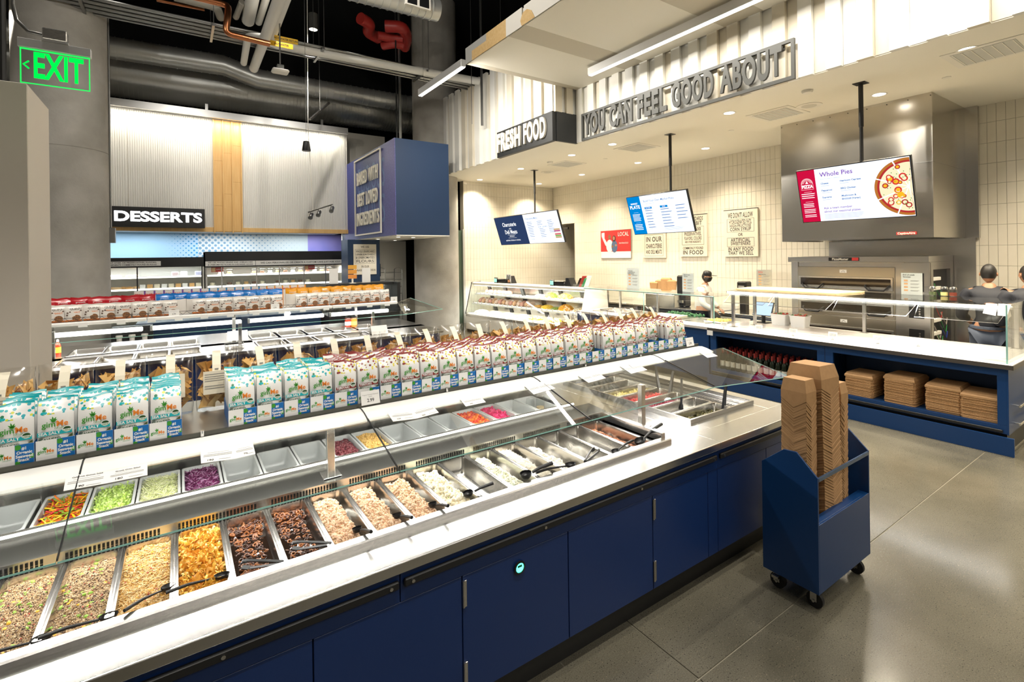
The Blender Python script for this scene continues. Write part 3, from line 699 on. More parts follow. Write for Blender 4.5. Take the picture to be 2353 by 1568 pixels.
# deck between the pan rows, with slotted vent face
dk = MB().prism([(.775, .86), (.775, .932), (.955, .946), (.955, .86)], 'x', -3, 2.60).build('deck', M['steel_top'], BAR)
MB().prism([(.952, .93), (.952, .962), (.96, .972), (.985, .972), (.99, .96), (.99, .93)], 'x', -3, 2.45).build('rear_lip', M['steel'], BAR)
MB().box(-3, 2.60, .764, .775, .875, .934).build('vent_face', M['steel'], BAR)
for i in range(11):
    x0 = -1.5+i*.372; b = MB()
    for k in range(22): b.box(x0+k*.0142, x0+k*.0142+.0085, .7615, .7645, .886, .905); b.box(x0+k*.0142, x0+k*.0142+.0085, .7615, .7645, .908, .925)
    b.build('vent_slots', mat('slot black', (.01, .01, .01), .7) if i == 0 else bpy.data.materials['slot black'], BAR)
MB().box(-3, 2.60, .24, .762, .74, .76).build('front_well_base', M['steel'], BAR)
MB().box(-3, 2.45, .99, 1.42, .80, .82).build('rear_well_base', M['steel'], BAR)
MB().box(-3, 2.45, 1.40, 1.42, .82, 1.18).build('well_back', M['steel'], BAR)

# ---- front pans
PX0 = -.565
pans = []
front = ['quinoa', 'quinoa', 'orzo', 'pasta', 'olive', 'olive', 'tuna', 'tuna', 'tuna', 'potato', None, 'blue', 'shred', 'feta', 'egg', None, 'bacon']
lab_pan = dict(quinoa='quinoa with edamame', orzo='orzo pasta salad', pasta='yellow pasta salad', olive='dark olives in brine', tuna='tuna salad', potato='chunky white salad', blue='crumbled blue cheese', shred='white shredded cheese', feta='white cheese crumbles', egg='boiled eggs', bacon='bacon bits')
for i, k in enumerate(front):
    x = PX0+.18*(i+.5); nb = sum(1 for q in front[:i] if q == k)
    o = put('food_pan', PAN_LONG, None, (x, Y0+.502, .888))
    if k is None: l = 'empty stainless steel pan beside the '+('chunky white salad' if i == 10 else 'bacon bits')
    else:
        suf = {'quinoa': (', at the end of the row', ', next to the orzo salad'), 'olive': (', next to the pasta salad', ', next to the tuna salad'), 'tuna': (', next to the olives', ', between two other tuna pans', ', next to the chunky white salad')}.get(k, ('',))[nb]
        l = 'stainless steel pan of '+lab_pan[k]+suf
    tag(o, l, 'food pan', 'front row pans of the salad bar'); pans.append(x)
W_, L_, YC = .146, .490, Y0+.502
cq = [fm('quinoa tan', (.50, .34, .18)), fm('quinoa brown', (.20, .11, .06)), fm('quinoa pale', (.62, .48, .30)), fm('quinoa dark', (.06, .035, .025))]
gr = [fm('edamame', (.28, .50, .06), .35)]; ye_ = [fm('corn', (.85, .52, .05), .35)]; rd = [fm('pepper red', (.45, .07, .04), .4)]
for i, s in ((0, 3), (1, 8)):
    heap('quinoa_salad', 'brown quinoa salad flecked with green edamame, '+('in the pan next to the orzo' if i else 'in the pan at the end of the row'), pans[i], YC, W_, L_, .868, cq[0],
         [(OCT, 6500, (.0026, .0024, .0019), [cq[0], cq[2], cq[0], cq[1], cq[2], cq[3]], .003, 3), (OCT, 420, (.005, .004, .0035), [cq[0], cq[2], cq[1]], .004, 3), (ICO1, 34, (.009, .006, .005), gr, .003, .6), (ICO1, 12, (.007, .006, .004), ye_, .003, .6), (OCT, 60, (.005, .004, .003), rd, .003, 3)], .008, s)
co = [fm('orzo', (.72, .50, .22)), fm('orzo pale', (.78, .60, .33)), fm('orzo gold', (.66, .38, .10))]
heap('orzo_salad', 'pale orzo pasta salad heaped in its pan', pans[2], YC, W_, L_, .872, co[2], [(ROD, 3000, (.010, .0028, .0028), co, .004, .5), (OCT, 160, (.006, .005, .003), [fm('orzo yellow', (.8, .45, .05)), rd[0]], .004, 3)], .009, 5)
cp = [fm('pasta gold', (.86, .50, .07), .35), fm('pasta yellow', (.90, .60, .15), .35), fm('pasta amber', (.72, .33, .04), .35)]
def curl(k):
    pts = [(.022*math.cos(a*1.0)*(1 if k else .8), .012*math.sin(a*1.6+k), .006*math.sin(a*2.2)) for a in np.linspace(0, 3.6, 8)]
    v = []; 
    for i, p in enumerate(pts): v += [(p[0], p[1], p[2]-.0), (p[0]*1.12, p[1]+.010, p[2]+.004)]
    f = [(2*i, 2*i+1, 2*i+3, 2*i+2) for i in range(7)]
    return np.array(v), np.array(f)
heap('pasta_salad', 'curly yellow ribbon pasta salad heaped in its pan', pans[3], YC, W_-.012, L_-.02, .868, cp[2], [(curl(0), 420, (1, 1, 1), cp, .010, 1.2), (curl(1), 420, (.9, .9, 1), cp, .012, 1.2), (OCT, 150, (.005, .004, .003), [rd[0], gr[0], fm('herb', (.10, .16, .03))], .010, 3)], .012, 6)
brine = mat('dark brine', (.016, .008, .005), .06, coat=.6)
ol = [fm('olive rim', (.30, .10, .025), .15), fm('olive brown', (.17, .055, .018), .15), fm('olive dark', (.06, .02, .01), .15)]
RING = (lambda: (np.array([((1+.42*math.cos(b))*math.cos(a), (1+.42*math.cos(b))*math.sin(a), .42*math.sin(b)) for a in np.linspace(0, 2*math.pi, 9)[:-1] for b in np.linspace(0, 2*math.pi, 6)[:-1]]),
        np.array([((i*5+j), (i*5+(j+1) % 5), (((i+1) % 8)*5+(j+1) % 5), (((i+1) % 8)*5+j)) for i in range(8) for j in range(5)])))()
for i in (4, 5):
    x = pans[i]
    b_ = put('olive_brine', np_mesh('olive_brine', np.array([(-.074, -.245, 0), (.074, -.245, 0), (.074, .245, 0), (-.074, .245, 0)]), np.array([(0, 1, 2, 3)]), [brine]), None, (x, YC, .846))
    tag(b_, 'dark glossy olive brine in the pan next to the '+('tuna salad' if i == 5 else 'pasta salad'), 'food', None, 'stuff')
    o = heap('sliced_olives', 'sliced dark olives floating in brine, in the pan next to the '+('tuna salad' if i == 5 else 'pasta salad'), x, YC, W_, L_-.02, .8455, brine, [(RING, 240, (.0072, .0072, .0075), ol, .002, .5)], .004, 3+i)
    o.data.materials[0] = brine
    hp = heap('olive_pile', 'clump of dark sliced olives at the back of the pan next to the '+('tuna salad' if i == 5 else 'pasta salad'), x, YC+.19, W_-.01, .10, .856, ol[2], [(RING, 90, (.0075, .0075, .0085), ol, .006, .8)], .008, 9+i, gx=8, gy=8)
ct = [fm('tuna', (.72, .49, .30), .55), fm('tuna pale', (.80, .60, .42), .55), fm('tuna rose', (.62, .38, .24), .55)]
for j, i in enumerate((6, 7, 8)):
    suf = ('beside the olives', 'between two other tuna pans', 'beside the chunky white salad')[j]
    heap('tuna_salad', 'pinkish flaked tuna salad heaped in the pan '+suf, pans[i]-.012, YC-.005, W_-.03, L_-.05, .876, ct[0], [(ICO1, 900, (.008, .006, .005), ct, .006, 3), (OCT, 1500, (.005, .004, .003), ct, .008, 3), (OCT, 20, (.004, .003, .003), [gr[0], rd[0]], .008, 3)], .015, 12+i, slope=-.12)
cw = [fm('salad white', (.82, .75, .56)), fm('salad cream', (.76, .66, .44)), fm('salad bright', (.86, .82, .68))]
heap('chunky_salad', 'chunky creamy white salad heaped in its pan', pans[9]-.01, YC-.01, W_-.025, L_-.06, .874, cw[0], [(ICO1, 500, (.012, .009, .008), cw, .010, 3), (OCT, 500, (.006, .005, .004), cw, .012, 3), (OCT, 30, (.004, .004, .003), [gr[0]], .012, 3)], .015, 30, slope=-.1)
cbz = [fm('blue cheese', (.80, .77, .58)), fm('blue cheese grey', (.62, .66, .52)), fm('blue cheese white', (.86, .84, .70))]
heap('blue_cheese', 'greenish white crumbled blue cheese along its pan', pans[11]-.02, YC-.01, W_-.045, L_-.06, .864, cbz[0], [(ICO1, 900, (.007, .006, .005), cbz, .009, 3), (OCT, 900, (.005, .004, .004), cbz, .010, 3)], .012, 31, slope=-.2)
csh = [fm('shredded cheese', (.86, .79, .66)), fm('shredded cheese pale', (.88, .84, .74))]
heap('shredded_cheese', 'fine white shredded cheese along its pan', pans[12]-.018, YC, W_-.04, L_-.03, .868, csh[0], [(ROD, 2400, (.011, .0022, .0022), csh, .008, .6)], .008, 32, slope=-.2)
cf = [fm('cheese crumbles', (.87, .83, .74)), fm('cheese crumbles b', (.82, .77, .66))]
heap('cheese_crumbles', 'bright white cheese crumbles heaped along its pan', pans[13]-.025, YC-.02, W_-.06, L_-.10, .862, cf[0], [(OCT, 1800, (.0055, .005, .004), cf, .010, 3)], .012, 33, slope=-.25)
eggm = fm('egg white', (.88, .86, .80), .3)
for (dx, dy, rz) in ((-.028, .12, .4), (-.01, .075, 1.2), (.022, .105, -.6), (.0, -.13, .2)):
    prof = [(0, -.029), (.010, -.027), (.018, -.019), (.0215, -.006), (.021, .006), (.017, .018), (.010, .027), (0, .031)]
    o = MB().lathe(prof, n=16).build('boiled_egg', eggm, loc=(pans[14]+dx, YC+dy, .788+.0215), rot=(R(80), 0, rz), smooth=60)
    tag(o, 'peeled white boiled egg lying in the egg pan', 'egg', 'boiled eggs in the pan')
cbk = [fm('bacon', (.42, .15, .06), .5), fm('bacon light', (.62, .32, .17), .5), fm('bacon dark', (.28, .08, .03), .5)]
heap('bacon_bits', 'reddish brown crumbled bacon bits along its pan', pans[16]-.02, YC, W_-.045, L_-.03, .852, cbk[0], [(OCT, 2200, (.0055, .004, .003), cbk, .008, 3)], .010, 34, slope=-.2)

for i in range(18): MB().box(PX0+.18*i-.004, PX0+.18*i+.004, Y0+.24, Y0+.762, .868, .8875).build('pan_divider', M['steel'], BAR).location.y = -Y0
# ---- serving utensils
def spoon_mesh(l=.24, bowl=.034):
    b = MB()
    b.tube([(0, 0, .0), (.03, 0, .004), (l*.55, 0, .012), (l, 0, .004)], [.0065, .006, .009, .010], n=8)
    rings = []
    n = 14
    for r_, z in ((1.0, .010), (1.02, .008), (.85, -.006), (.5, -.013), (.15, -.015)): rings.append([(-bowl*1.15+bowl*1.25*r_*math.cos(2*math.pi*k/n), bowl*.82*r_*math.sin(2*math.pi*k/n), z) for k in range(n)])
    inner = [[(x, y, z+.002) for x, y, z in rg] for rg in (rings[0], rings[2], rings[3], rings[4])]
    loft(b, rings); loft(b, inner)
    return b.mesh('serving_spoon', 50)
def scoop_mesh():
    b = MB(); n = 14
    b.tube([(.02, 0, .010), (.07, 0, .016), (.17, 0, .012)], [.008, .010, .013], n=8)
    rings = [[(-.03+.036*r_*math.cos(2*math.pi*k/n), .033*r_*math.sin(2*math.pi*k/n), z) for k in range(n)] for r_, z in ((1, .026), (1.02, .024), (.98, .008), (.7, -.006), (.2, -.010))]
    loft(b, rings); loft(b, [[(x*.99, y*.99, z+.002) for x, y, z in rg] for rg in rings[2:]])
    return b.mesh('serving_scoop', 50)
def tongs_mesh(l=.24, open_=.05):
    b = MB()
    for s in (-1, 1):
        b.prism([(0, s*.004), (l*.4, s*(.004+open_*.22)), (l*.8, s*(open_*.5)), (l, s*open_*.5), (l, s*open_*.5+s*.004), (l*.78, s*(open_*.5+.005)), (l*.4, s*(.010+open_*.22)), (0, s*.011)], 'z', -.009, .009)
        b.prism([(l*.85, s*open_*.46), (l*1.03, s*open_*.30), (l*1.03, s*open_*.46), (l*.9, s*(open_*.5+.003))], 'z', -.015, .015)
    b.cyl((-.004, -.011, -.002), (-.004, .011, -.002), .010, n=8)
    return b.mesh('serving_tongs', 40)
SPOON, SCOOP, TONGS = spoon_mesh(), scoop_mesh(), tongs_mesh()
for m_ in (SPOON, SCOOP, TONGS): m_.materials.append(M['black'])
def place(me, nm, label, px, py, z, rz, ry=0, rx=0, cat='utensil', grp=None, s=1):
    p = PZ(px, py, z); o = put(nm, me, None, (p.x, p.y, z), (rx, ry, rz)); o.scale = (s, s, s); return tag(o, label, cat, grp)
UG = 'black serving utensils in the salad bar'
place(SPOON, 'serving_spoon', 'black serving spoon lying in the quinoa at the row end', 70, 1478, .886, R(186), R(-4), cat='spoon', grp=UG, s=.62)
place(SPOON, 'serving_spoon', 'black serving spoon lying in the quinoa beside the orzo', 228, 1425, .886, R(186), R(-4), cat='spoon', grp=UG, s=.62)
place(SPOON, 'serving_spoon', 'black serving spoon stuck in the orzo salad', 372, 1358, .890, R(225), R(-10), cat='spoon', grp=UG, s=.6)
place(SPOON, 'serving_spoon', 'black serving spoon lying in the yellow pasta salad', 492, 1330, .892, R(186), R(-4), cat='spoon', grp=UG, s=.62)
place(TONGS, 'serving_tongs', 'black plastic tongs in the olive pan next to the pasta', 648, 1293, .884, R(150), 0, R(80), cat='tongs', grp=UG, s=.62)
place(TONGS, 'serving_tongs', 'black plastic tongs in the olive pan next to the tuna', 758, 1250, .884, R(150), 0, R(80), cat='tongs', grp=UG, s=.62)
place(SCOOP, 'serving_scoop', 'black scoop stuck in the tuna beside the olives', 826, 1222, .894, R(-78), R(-16), cat='scoop', grp=UG, s=.62)
place(SCOOP, 'serving_scoop', 'black scoop stuck in the middle tuna pan', 918, 1190, .894, R(-78), R(-16), cat='scoop', grp=UG, s=.62)
place(SCOOP, 'serving_scoop', 'black scoop stuck in the tuna beside the white salad', 1000, 1164, .894, R(-78), R(-16), cat='scoop', grp=UG, s=.62)
place(SCOOP, 'serving_scoop', 'black scoop in the chunky white salad', 1085, 1135, .894, R(-5), R(-8), cat='scoop', grp=UG, s=.7)
place(SCOOP, 'serving_scoop', 'large black scoop lying over the blue cheese pan', 1218, 1092, .905, R(0), R(-6), cat='scoop', grp=UG, s=.9)
place(SPOON, 'serving_spoon', 'black spoon lying across the white cheese pan rims', 1300, 1072, .897, R(172), 0, cat='spoon', grp=UG, s=.8)
place(TONGS, 'serving_tongs', 'black tongs resting on the egg pan rim', 1346, 1060, .895, R(28), 0, 0, cat='tongs', grp=UG, s=.8)
place(SPOON, 'serving_spoon', 'black spoon resting in the bacon bits, its handle over the steel lip', 1478, 1010, .900, R(15), R(-4), cat='spoon', grp=UG, s=1.15)
place(SPOON, 'serving_spoon', 'black spoon lying on the empty pan beside the eggs', 1420, 1035, .895, R(15), 0, cat='spoon', grp=UG, s=.8)

# ---- rear pans
rear = [('pepper', 140, 1185), ('celery', 245, 1150), ('cabbage', 345, 1132), ('redcab', 435, 1108), (None, 522, 1090), (None, 608, 1072), (None, 680, 1060), ('kidney', 752, 1040), ('chickpea', 828, 1020), (None, 895, 1003), (None, 955, 992), (None, 1003, 985), ('tomato', 1052, 970), ('beet', 1105, 955), (None, 1155, 948), (None, 1205, 935)]
xr0 = PY(140, 1185, 2.98).x; xr1 = PY(1105, 955, 2.98).x
ZR = .962
rl = dict(pepper='sliced peppers', celery='chopped celery', cabbage='shredded white cabbage', redcab='shredded red cabbage', kidney='kidney beans', chickpea='chickpeas', tomato='cherry tomatoes', beet='diced pink beets')
nE = 0
tag(put('food_pan', PAN_REAR, None, (xr0-.18*1.05, 3.04, ZR)), 'empty grey plastic pan beside the sliced peppers', 'food pan', 'rear row pans of the salad bar')
for i, (k, px, py) in enumerate(rear):
    x = xr0+i*.1795
    o = put('food_pan', PAN_REAR, None, (x, 3.04, ZR))
    if k: l = 'grey plastic pan of '+rl[k]
    else:
        l = ['empty plastic pan beside the red cabbage', 'empty plastic pan between two other empty pans past the red cabbage', 'empty plastic pan beside the kidney beans', 'empty plastic pan beside the chickpeas', 'empty plastic pan between the chickpeas and the tomatoes', 'empty plastic pan beside the cherry tomatoes', 'empty plastic pan beside the diced beets', 'empty plastic pan beside the glass jars'][nE]; nE += 1
    tag(o, l, 'food pan', 'rear row pans of the salad bar')
    w2, l2, y2 = .140, .30, 3.04
    if k == 'pepper':
        heap('sliced_peppers', 'strips of red yellow and green pepper in a rear pan', x, y2, w2, l2, .945, fm('pepper orange', (.75, .22, .02), .3), [(ROD, 260, (.028, .008, .005), [fm('pepper yellow', (.90, .52, .01), .25), fm('pepper deep red', (.55, .02, .02), .25), fm('pepper tangerine', (.85, .20, .02), .25), fm('pepper green', (.25, .38, .03), .25)], .010, .6)], .010, 40)
    if k == 'celery':
        cg = [fm('celery', (.48, .66, .12), .35), fm('celery pale', (.62, .76, .28), .35)]
        heap('chopped_celery', 'pale green chopped celery in a rear pan', x, y2, w2, l2, .945, cg[0], [(curl(1), 420, (.5, .5, 1.4), cg, .010, 1.2), (ICO1, 200, (.009, .007, .007), cg, .006, 3)], .010, 41)
    if k == 'cabbage': heap('white_cabbage', 'pale shredded white cabbage in a rear pan', x, y2, w2, l2, .945, fm('cabbage', (.76, .76, .45)), [(ROD, 1300, (.022, .0022, .003), [fm('cabbage a', (.80, .80, .52)), fm('cabbage b', (.66, .70, .32))], .010, .7)], .010, 42)
    if k == 'redcab': heap('red_cabbage', 'shredded purple cabbage in a rear pan', x, y2, w2, l2, .945, fm('purple', (.13, .01, .07)), [(ROD, 1300, (.020, .0025, .003), [fm('purple a', (.19, .015, .11)), fm('purple b', (.42, .22, .36)), fm('purple c', (.13, .01, .07))], .010, .7)], .010, 43)
    if k == 'kidney': heap('kidney_beans', 'dark red kidney beans in a rear pan', x, y2, w2, l2, .945, fm('kidney', (.10, .015, .02), .3), [(ICO1, 520, (.009, .005, .005), [fm('kidney a', (.17, .03, .04), .25), fm('kidney b', (.24, .07, .08), .25)], .005, 3)], .008, 44)
    if k == 'chickpea': heap('chickpeas', 'round yellow chickpeas in a rear pan', x, y2, w2, l2, .945, fm('chickpea', (.60, .36, .10), .4), [(ICO1, 560, (.0065, .006, .0058), [fm('chickpea a', (.80, .52, .18), .35), fm('chickpea b', (.74, .45, .12), .35)], .005, 3)], .008, 45)
    if k == 'beet': heap('diced_beets', 'bright pink diced beets in a rear pan', x, y2, w2, l2, .945, fm('beet', (.55, .01, .10), .25), [(ICO1, 260, (.009, .008, .008), [fm('beet a', (.72, .03, .16), .2), fm('beet b', (.50, .01, .08), .2)], .008, 3)], .012, 46)
    if k == 'tomato':
        tm = [fm('tomato red', (.62, .05, .02), .12), fm('tomato orange', (.75, .16, .02), .12)]
        tme = MB().add(*[list(map(tuple, ICO2[0]*.0135)), list(map(tuple, ICO2[1]))]).mesh('cherry_tomato', 80)
        tm2 = tme.copy(); tme.materials.append(tm[0]); tm2.materials.append(tm[1])
        for a in range(5):
            for b_ in range(9):
                tx, ty = x-.052+a*.026+RNG.uniform(-.003, .003), y2-.13+b_*.032+RNG.uniform(-.004, .004)
                tag(put('cherry_tomato', RNG.choice((tme, tm2)), None, (tx, ty, .94+RNG.uniform(0, .012))), 'shiny red cherry tomato piled in its rear pan', 'tomato', 'cherry tomatoes in the pan')
        # bed of tomatoes below
        heap('tomato_bed', 'lower layer of cherry tomatoes filling their pan', x, y2, w2, l2, .925, tm[0], [(ICO1, 90, (.0135, .0135, .0135), tm, .006, 3)], .004, 47)
for a, b_, c in ((1222, 948, .05), (1245, 930, .055), (1262, 925, .05)):
    p = PY(a, b_, 3.0); t = thing('glass_jar', 'small clear glass jar standing at the end of the rear pans', 'jar', (p.x, 3.02, .945-.06), group='glass jars at the end of the rear pans')
    MB().lathe([(.03, 0), (.032, .004), (.032, c+.05), (.028, c+.06), (.028, c+.07)], n=18).build('jar_body', M['acry'], t, smooth=40)
    MB().lathe([(0, .002), (.029, .003), (.029, .045), (0, .05)], n=14).build('contents', fm('seeds', (.55, .42, .24)), t)
# ================================================================ SNEEZE GUARD + OVERSHELF (near bar)
SG = thing('sneeze_guard', 'stainless sneeze guard with tilted glass panes and lit overshelf on the near salad bar', 'sneeze guard', (0, 0, .88))
GLO, GHI = (2.15, 1.11), (2.60, 1.226)          # (y, z) of the pane's lower and upper edge
def PG(px, py, lift=0):                          # pixel -> point on the pane plane
    d = ray(px, py); n = Vector((0, -(GHI[1]-GLO[1]), GHI[0]-GLO[0])).normalized(); p0 = Vector((0, GLO[0], GLO[1]))
    q = Vector((0, 0, CAMH)); t = (p0-q).dot(n)/d.dot(n); return q+d*t+n*lift
def gz(y): return GLO[1]+(y-GLO[0])*(GHI[1]-GLO[1])/(GHI[0]-GLO[0])
joints = [-1.49, -.335, .822, 1.995, 3.215]
for a, c in zip(joints[:-1], joints[1:]):
    g = MB().slab([(a+.002, GLO[0], GLO[1]-.88), (c-.002, GLO[0], GLO[1]-.88), (c-.002, GHI[0], GHI[1]-.88), (a+.002, GHI[0], GHI[1]-.88)], .007).build('glass_pane', M['glass'], SG)
    MB().box(a+.002, c-.002, GLO[0]-.0015, GLO[0], GLO[1]-.88, GLO[1]-.874).build('glass_edge', M['glass_g'], g)
e0 = [(3.217, GLO[0]), (4.047, 2.045), (4.03, 2.62), (3.217, GHI[0])]
g = MB().slab([(x, y, gz(y)-.88) for x, y in e0], .007).build('glass_pane', M['glass'], SG)
MB().tube([(x, y, gz(y)-.878) for x, y in e0[:3]], .003, n=4).build('glass_edge', M['glass_g'], g)
for x in joints[1:]: MB().slab([(x-.002, GLO[0]+.01, gz(GLO[0]+.01)-.879), (x+.002, GLO[0]+.01, gz(GLO[0]+.01)-.879), (x+.002, GHI[0], GHI[1]-.879), (x-.002, GHI[0], GHI[1]-.879)], .009).build('joint_seal', M['black'], SG)
# lit valance along the top of the panes (one housing per bay, black seam between)
band = [(2.595, .342), (2.600, .335), (2.70, .345), (2.745, .355), (2.745, .372), (2.71, .3755), (2.66, .366), (2.62, .354)]
for a, c in zip(joints, joints[1:]+[3.86]):
    MB().prism(band, 'x', a+.003, c-.003).build('light_valance', mat('valance white', (.85, .84, .80), .35) if 'valance white' not in bpy.data.materials else bpy.data.materials['valance white'], SG, smooth=40)
    MB().box(a+.02, c-.02, 2.64, 2.70, .326, .334).build('led_strip', M['led'], SG)
    if c < 3.8: MB().prism([(y-.002 if y < 2.7 else y, z+.003) for y, z in band], 'x', c-.003, c+.003).build('valance_seam', M['black'], SG)
lamp('AREA', 'guard_led', (.85, 2.665, 1.204), 36, (1, .97, .92), rot=(R(-12), 0, 0), size=5.6, size_y=.05)
lamp('AREA', 'guard_led_rear', (.85, 2.80, 1.235), 22, (1, .97, .92), rot=(R(14), 0, 0), size=5.6, size_y=.05)
# overshelf
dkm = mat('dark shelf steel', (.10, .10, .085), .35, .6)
MB().box(-3, 3.87, 2.765, 3.42, .376, .386).build('shelf', mat('overshelf steel', (.45, .44, .41), .3, .9), SG)
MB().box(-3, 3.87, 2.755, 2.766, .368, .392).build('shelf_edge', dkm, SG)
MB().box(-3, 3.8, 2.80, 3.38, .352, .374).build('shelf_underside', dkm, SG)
for x, y, z0_ in ((PY(760, 1098, 2.72).x, 2.72, .058), (-1.6, 2.72, .058), (2.687, 2.379, 0)):
    MB().box(x-.019, x+.019, y-.019, y+.019, z0_, .352 if y > 2.5 else gz(y)-.882, ch=.002).build('post', M['steel'], SG)
    MB().box(x-.045, x+.045, y-.05, y+.05, z0_, z0_+.004, ch=.0015).build('post_base', M['steel'], SG)
for x in (.086, 1.36, 2.5, 3.1): MB().cyl((x, 2.748, .376), (x, 2.748, .402), .008, n=10).build('stand_off', M['chrome'], SG)
# rear clear upright pane behind the bags
MB().box(-3, 3.8, 3.40, 3.408, .388, .47).build('rear_pane', M['glass'], SG)

# ---- cards on the panes
def card(label, quad, lines=None, grp='nutrition cards on the sneeze guard glass', nm='menu_card'):
    c = [PG(x, y, .009) for x, y in quad]; o0 = (c[0]+c[1]+c[2]+c[3])/4
    t = thing(nm, label, 'card', o0, group=grp)
    MB().slab([p-o0 for p in c], .0008).build('sheet', M['paper'], t)
    ex = (c[1]-c[0]).normalized(); n = (c[1]-c[0]).cross(c[3]-c[0]).normalized(); ey = n.cross(ex)
    wd, ht = (c[1]-c[0]).length, (c[3]-c[0]).length
    fr = Matrix((ex, ey, n)).transposed().to_4x4()
    items = []
    bars = MB()
    for (v, u0, u1, h) in ((.66, .18, .82, .02), (.52, .08, .92, .05), (.43, .08, .92, .05), (.14, .55, .9, .04)):
        bars.box(wd*(u0-.5), wd*(u1-.5), ht*(v-.5), ht*(v-.5)+ht*h*.5, .0016, .0018, M['greyink'])
    items.append((bars.mesh('lines'), Matrix.Identity(4)))
    for txt, u, v, s in (lines or []): items.append((text_mesh(txt, s, 0, 1.0, .0002, mat=M['ink']), Matrix.Translation((wd*(u-.5), ht*(v-.5), .002))))
    o = put('print', join_meshes('print', items), t); o.matrix_local = fr
    return t
card('white card reading California Quinoa Salad hung on the glass', [(146, 1134), (246, 1116), (244, 1090), (152, 1099)], [('California Quinoa Salad', .5, .82, .010), ('190', .4, .17, .018)])
card('white card reading Greek Orzo Salad hung on the glass', [(246, 1116), (339, 1097), (339, 1069), (244, 1090)], [('Greek Orzo Salad', .5, .82, .011), ('180', .3, .17, .018)])
card('white card marked 190 hung over the empty rear pans', [(462, 1070), (541, 1059), (538, 1030), (460, 1038)], [('190', .3, .15, .018)])
card('small white card marked 70 hung over the empty rear pans', [(541, 1059), (587, 1048), (580, 1019), (538, 1030)], [('70', .5, .2, .016)])
card('white card hung before the chickpea pans, its lettering faint, by the pane seam', [(903, 973), (958, 966), (944, 942), (890, 953)], [('220', .3, .15, .014)])
card('white card hung beside the pane seam card before the empty pans', [(958, 966), (1008, 952), (990, 932), (944, 942)], [('250', .3, .15, .014)])
card('white card hung before the cherry tomatoes', [(1070, 938), (1116, 928), (1100, 910), (1056, 920)], [('320', .3, .15, .014)])
card('white card hung before the glass jars, beside a second card', [(1226, 910), (1250, 903), (1228, 883), (1204, 890)])
card('white card hung before the glass jars, over the steel deck', [(1250, 903), (1276, 896), (1250, 879), (1230, 884)])
card('white card over the end well, beside a second card', [(1352, 883), (1371, 878), (1348, 860), (1327, 866)])
card('white card over the end well, nearer the post', [(1371, 878), (1392, 872), (1368, 855), (1348, 860)])
card('white card above the guard post at the bar end, beside a second card', [(1450, 862), (1465, 858), (1441, 840), (1423, 844)])
card('white card above the guard post at the bar end, on the post side', [(1465, 858), (1487, 853), (1460, 836), (1443, 840)])
card('single white card on the flared end pane', [(1625, 825), (1649, 821), (1628, 809), (1606, 812)])
tag(MB().slab([PG(x, y, .012) for x, y in ((724, 997), (790, 985), (787, 977), (722, 989))], .001).build('folded_card', M['paper']), 'folded white card seen edge-on on the glass by the kidney beans', 'card')

# ================================================================ SEAWEED SNACKS
def speck(name, cols):
    m = bpy.data.materials.new(name); m.use_nodes = True; nt = m.node_tree; b = nt.nodes['Principled BSDF']; N = nt.nodes.new; L = nt.links.new
    b.inputs['Roughness'].default_value = .3
    tc = N('ShaderNodeTexCoord'); v = N('ShaderNodeTexVoronoi'); v.inputs['Scale'].default_value = 72; L(tc.outputs['Object'], v.inputs['Vector'])
    sp = N('ShaderNodeSeparateColor'); L(v.outputs['Color'], sp.inputs[0])
    r = N('ShaderNodeValToRGB'); r.color_ramp.interpolation = 'CONSTANT'
    for i, c in enumerate(cols):
        e = r.color_ramp.elements[i] if i < 2 else r.color_ramp.elements.new(i/len(cols)); e.position = i/len(cols); e.color = (*c, 1)
    L(sp.outputs[0], r.inputs[0])
    lt = N('ShaderNodeMath'); lt.operation = 'LESS_THAN'; lt.inputs[1].default_value = .50; L(v.outputs['Distance'], lt.inputs[0])
    mx = N('ShaderNodeMix'); mx.data_type = 'RGBA'; L(lt.outputs[0], mx.inputs['Factor']); mx.inputs['A'].default_value = (.80, .80, .78, 1); L(r.outputs[0], mx.inputs['B'])
    L(mx.outputs['Result'], b.inputs['Base Color']); return m
bagw = mat('bag white', (.79, .785, .76), .28)
SP = {'s': speck('sea salt confetti', [(.01, .42, .45), (.80, .80, .78), (.03, .22, .10), (.62, .62, .04), (.01, .42, .45), (.80, .80, .78), (.02, .36, .42), (.80, .80, .78)]),
      't': speck('teriyaki confetti', [(.20, .022, .015), (.80, .80, .76), (.62, .52, .02), (.80, .80, .76), (.30, .03, .02), (.72, .62, .06), (.80, .80, .76)])}
SEAL = {'s': mat('teal seal', (.005, .36, .40), .3), 't': mat('red seal', (.22, .02, .014), .3)}
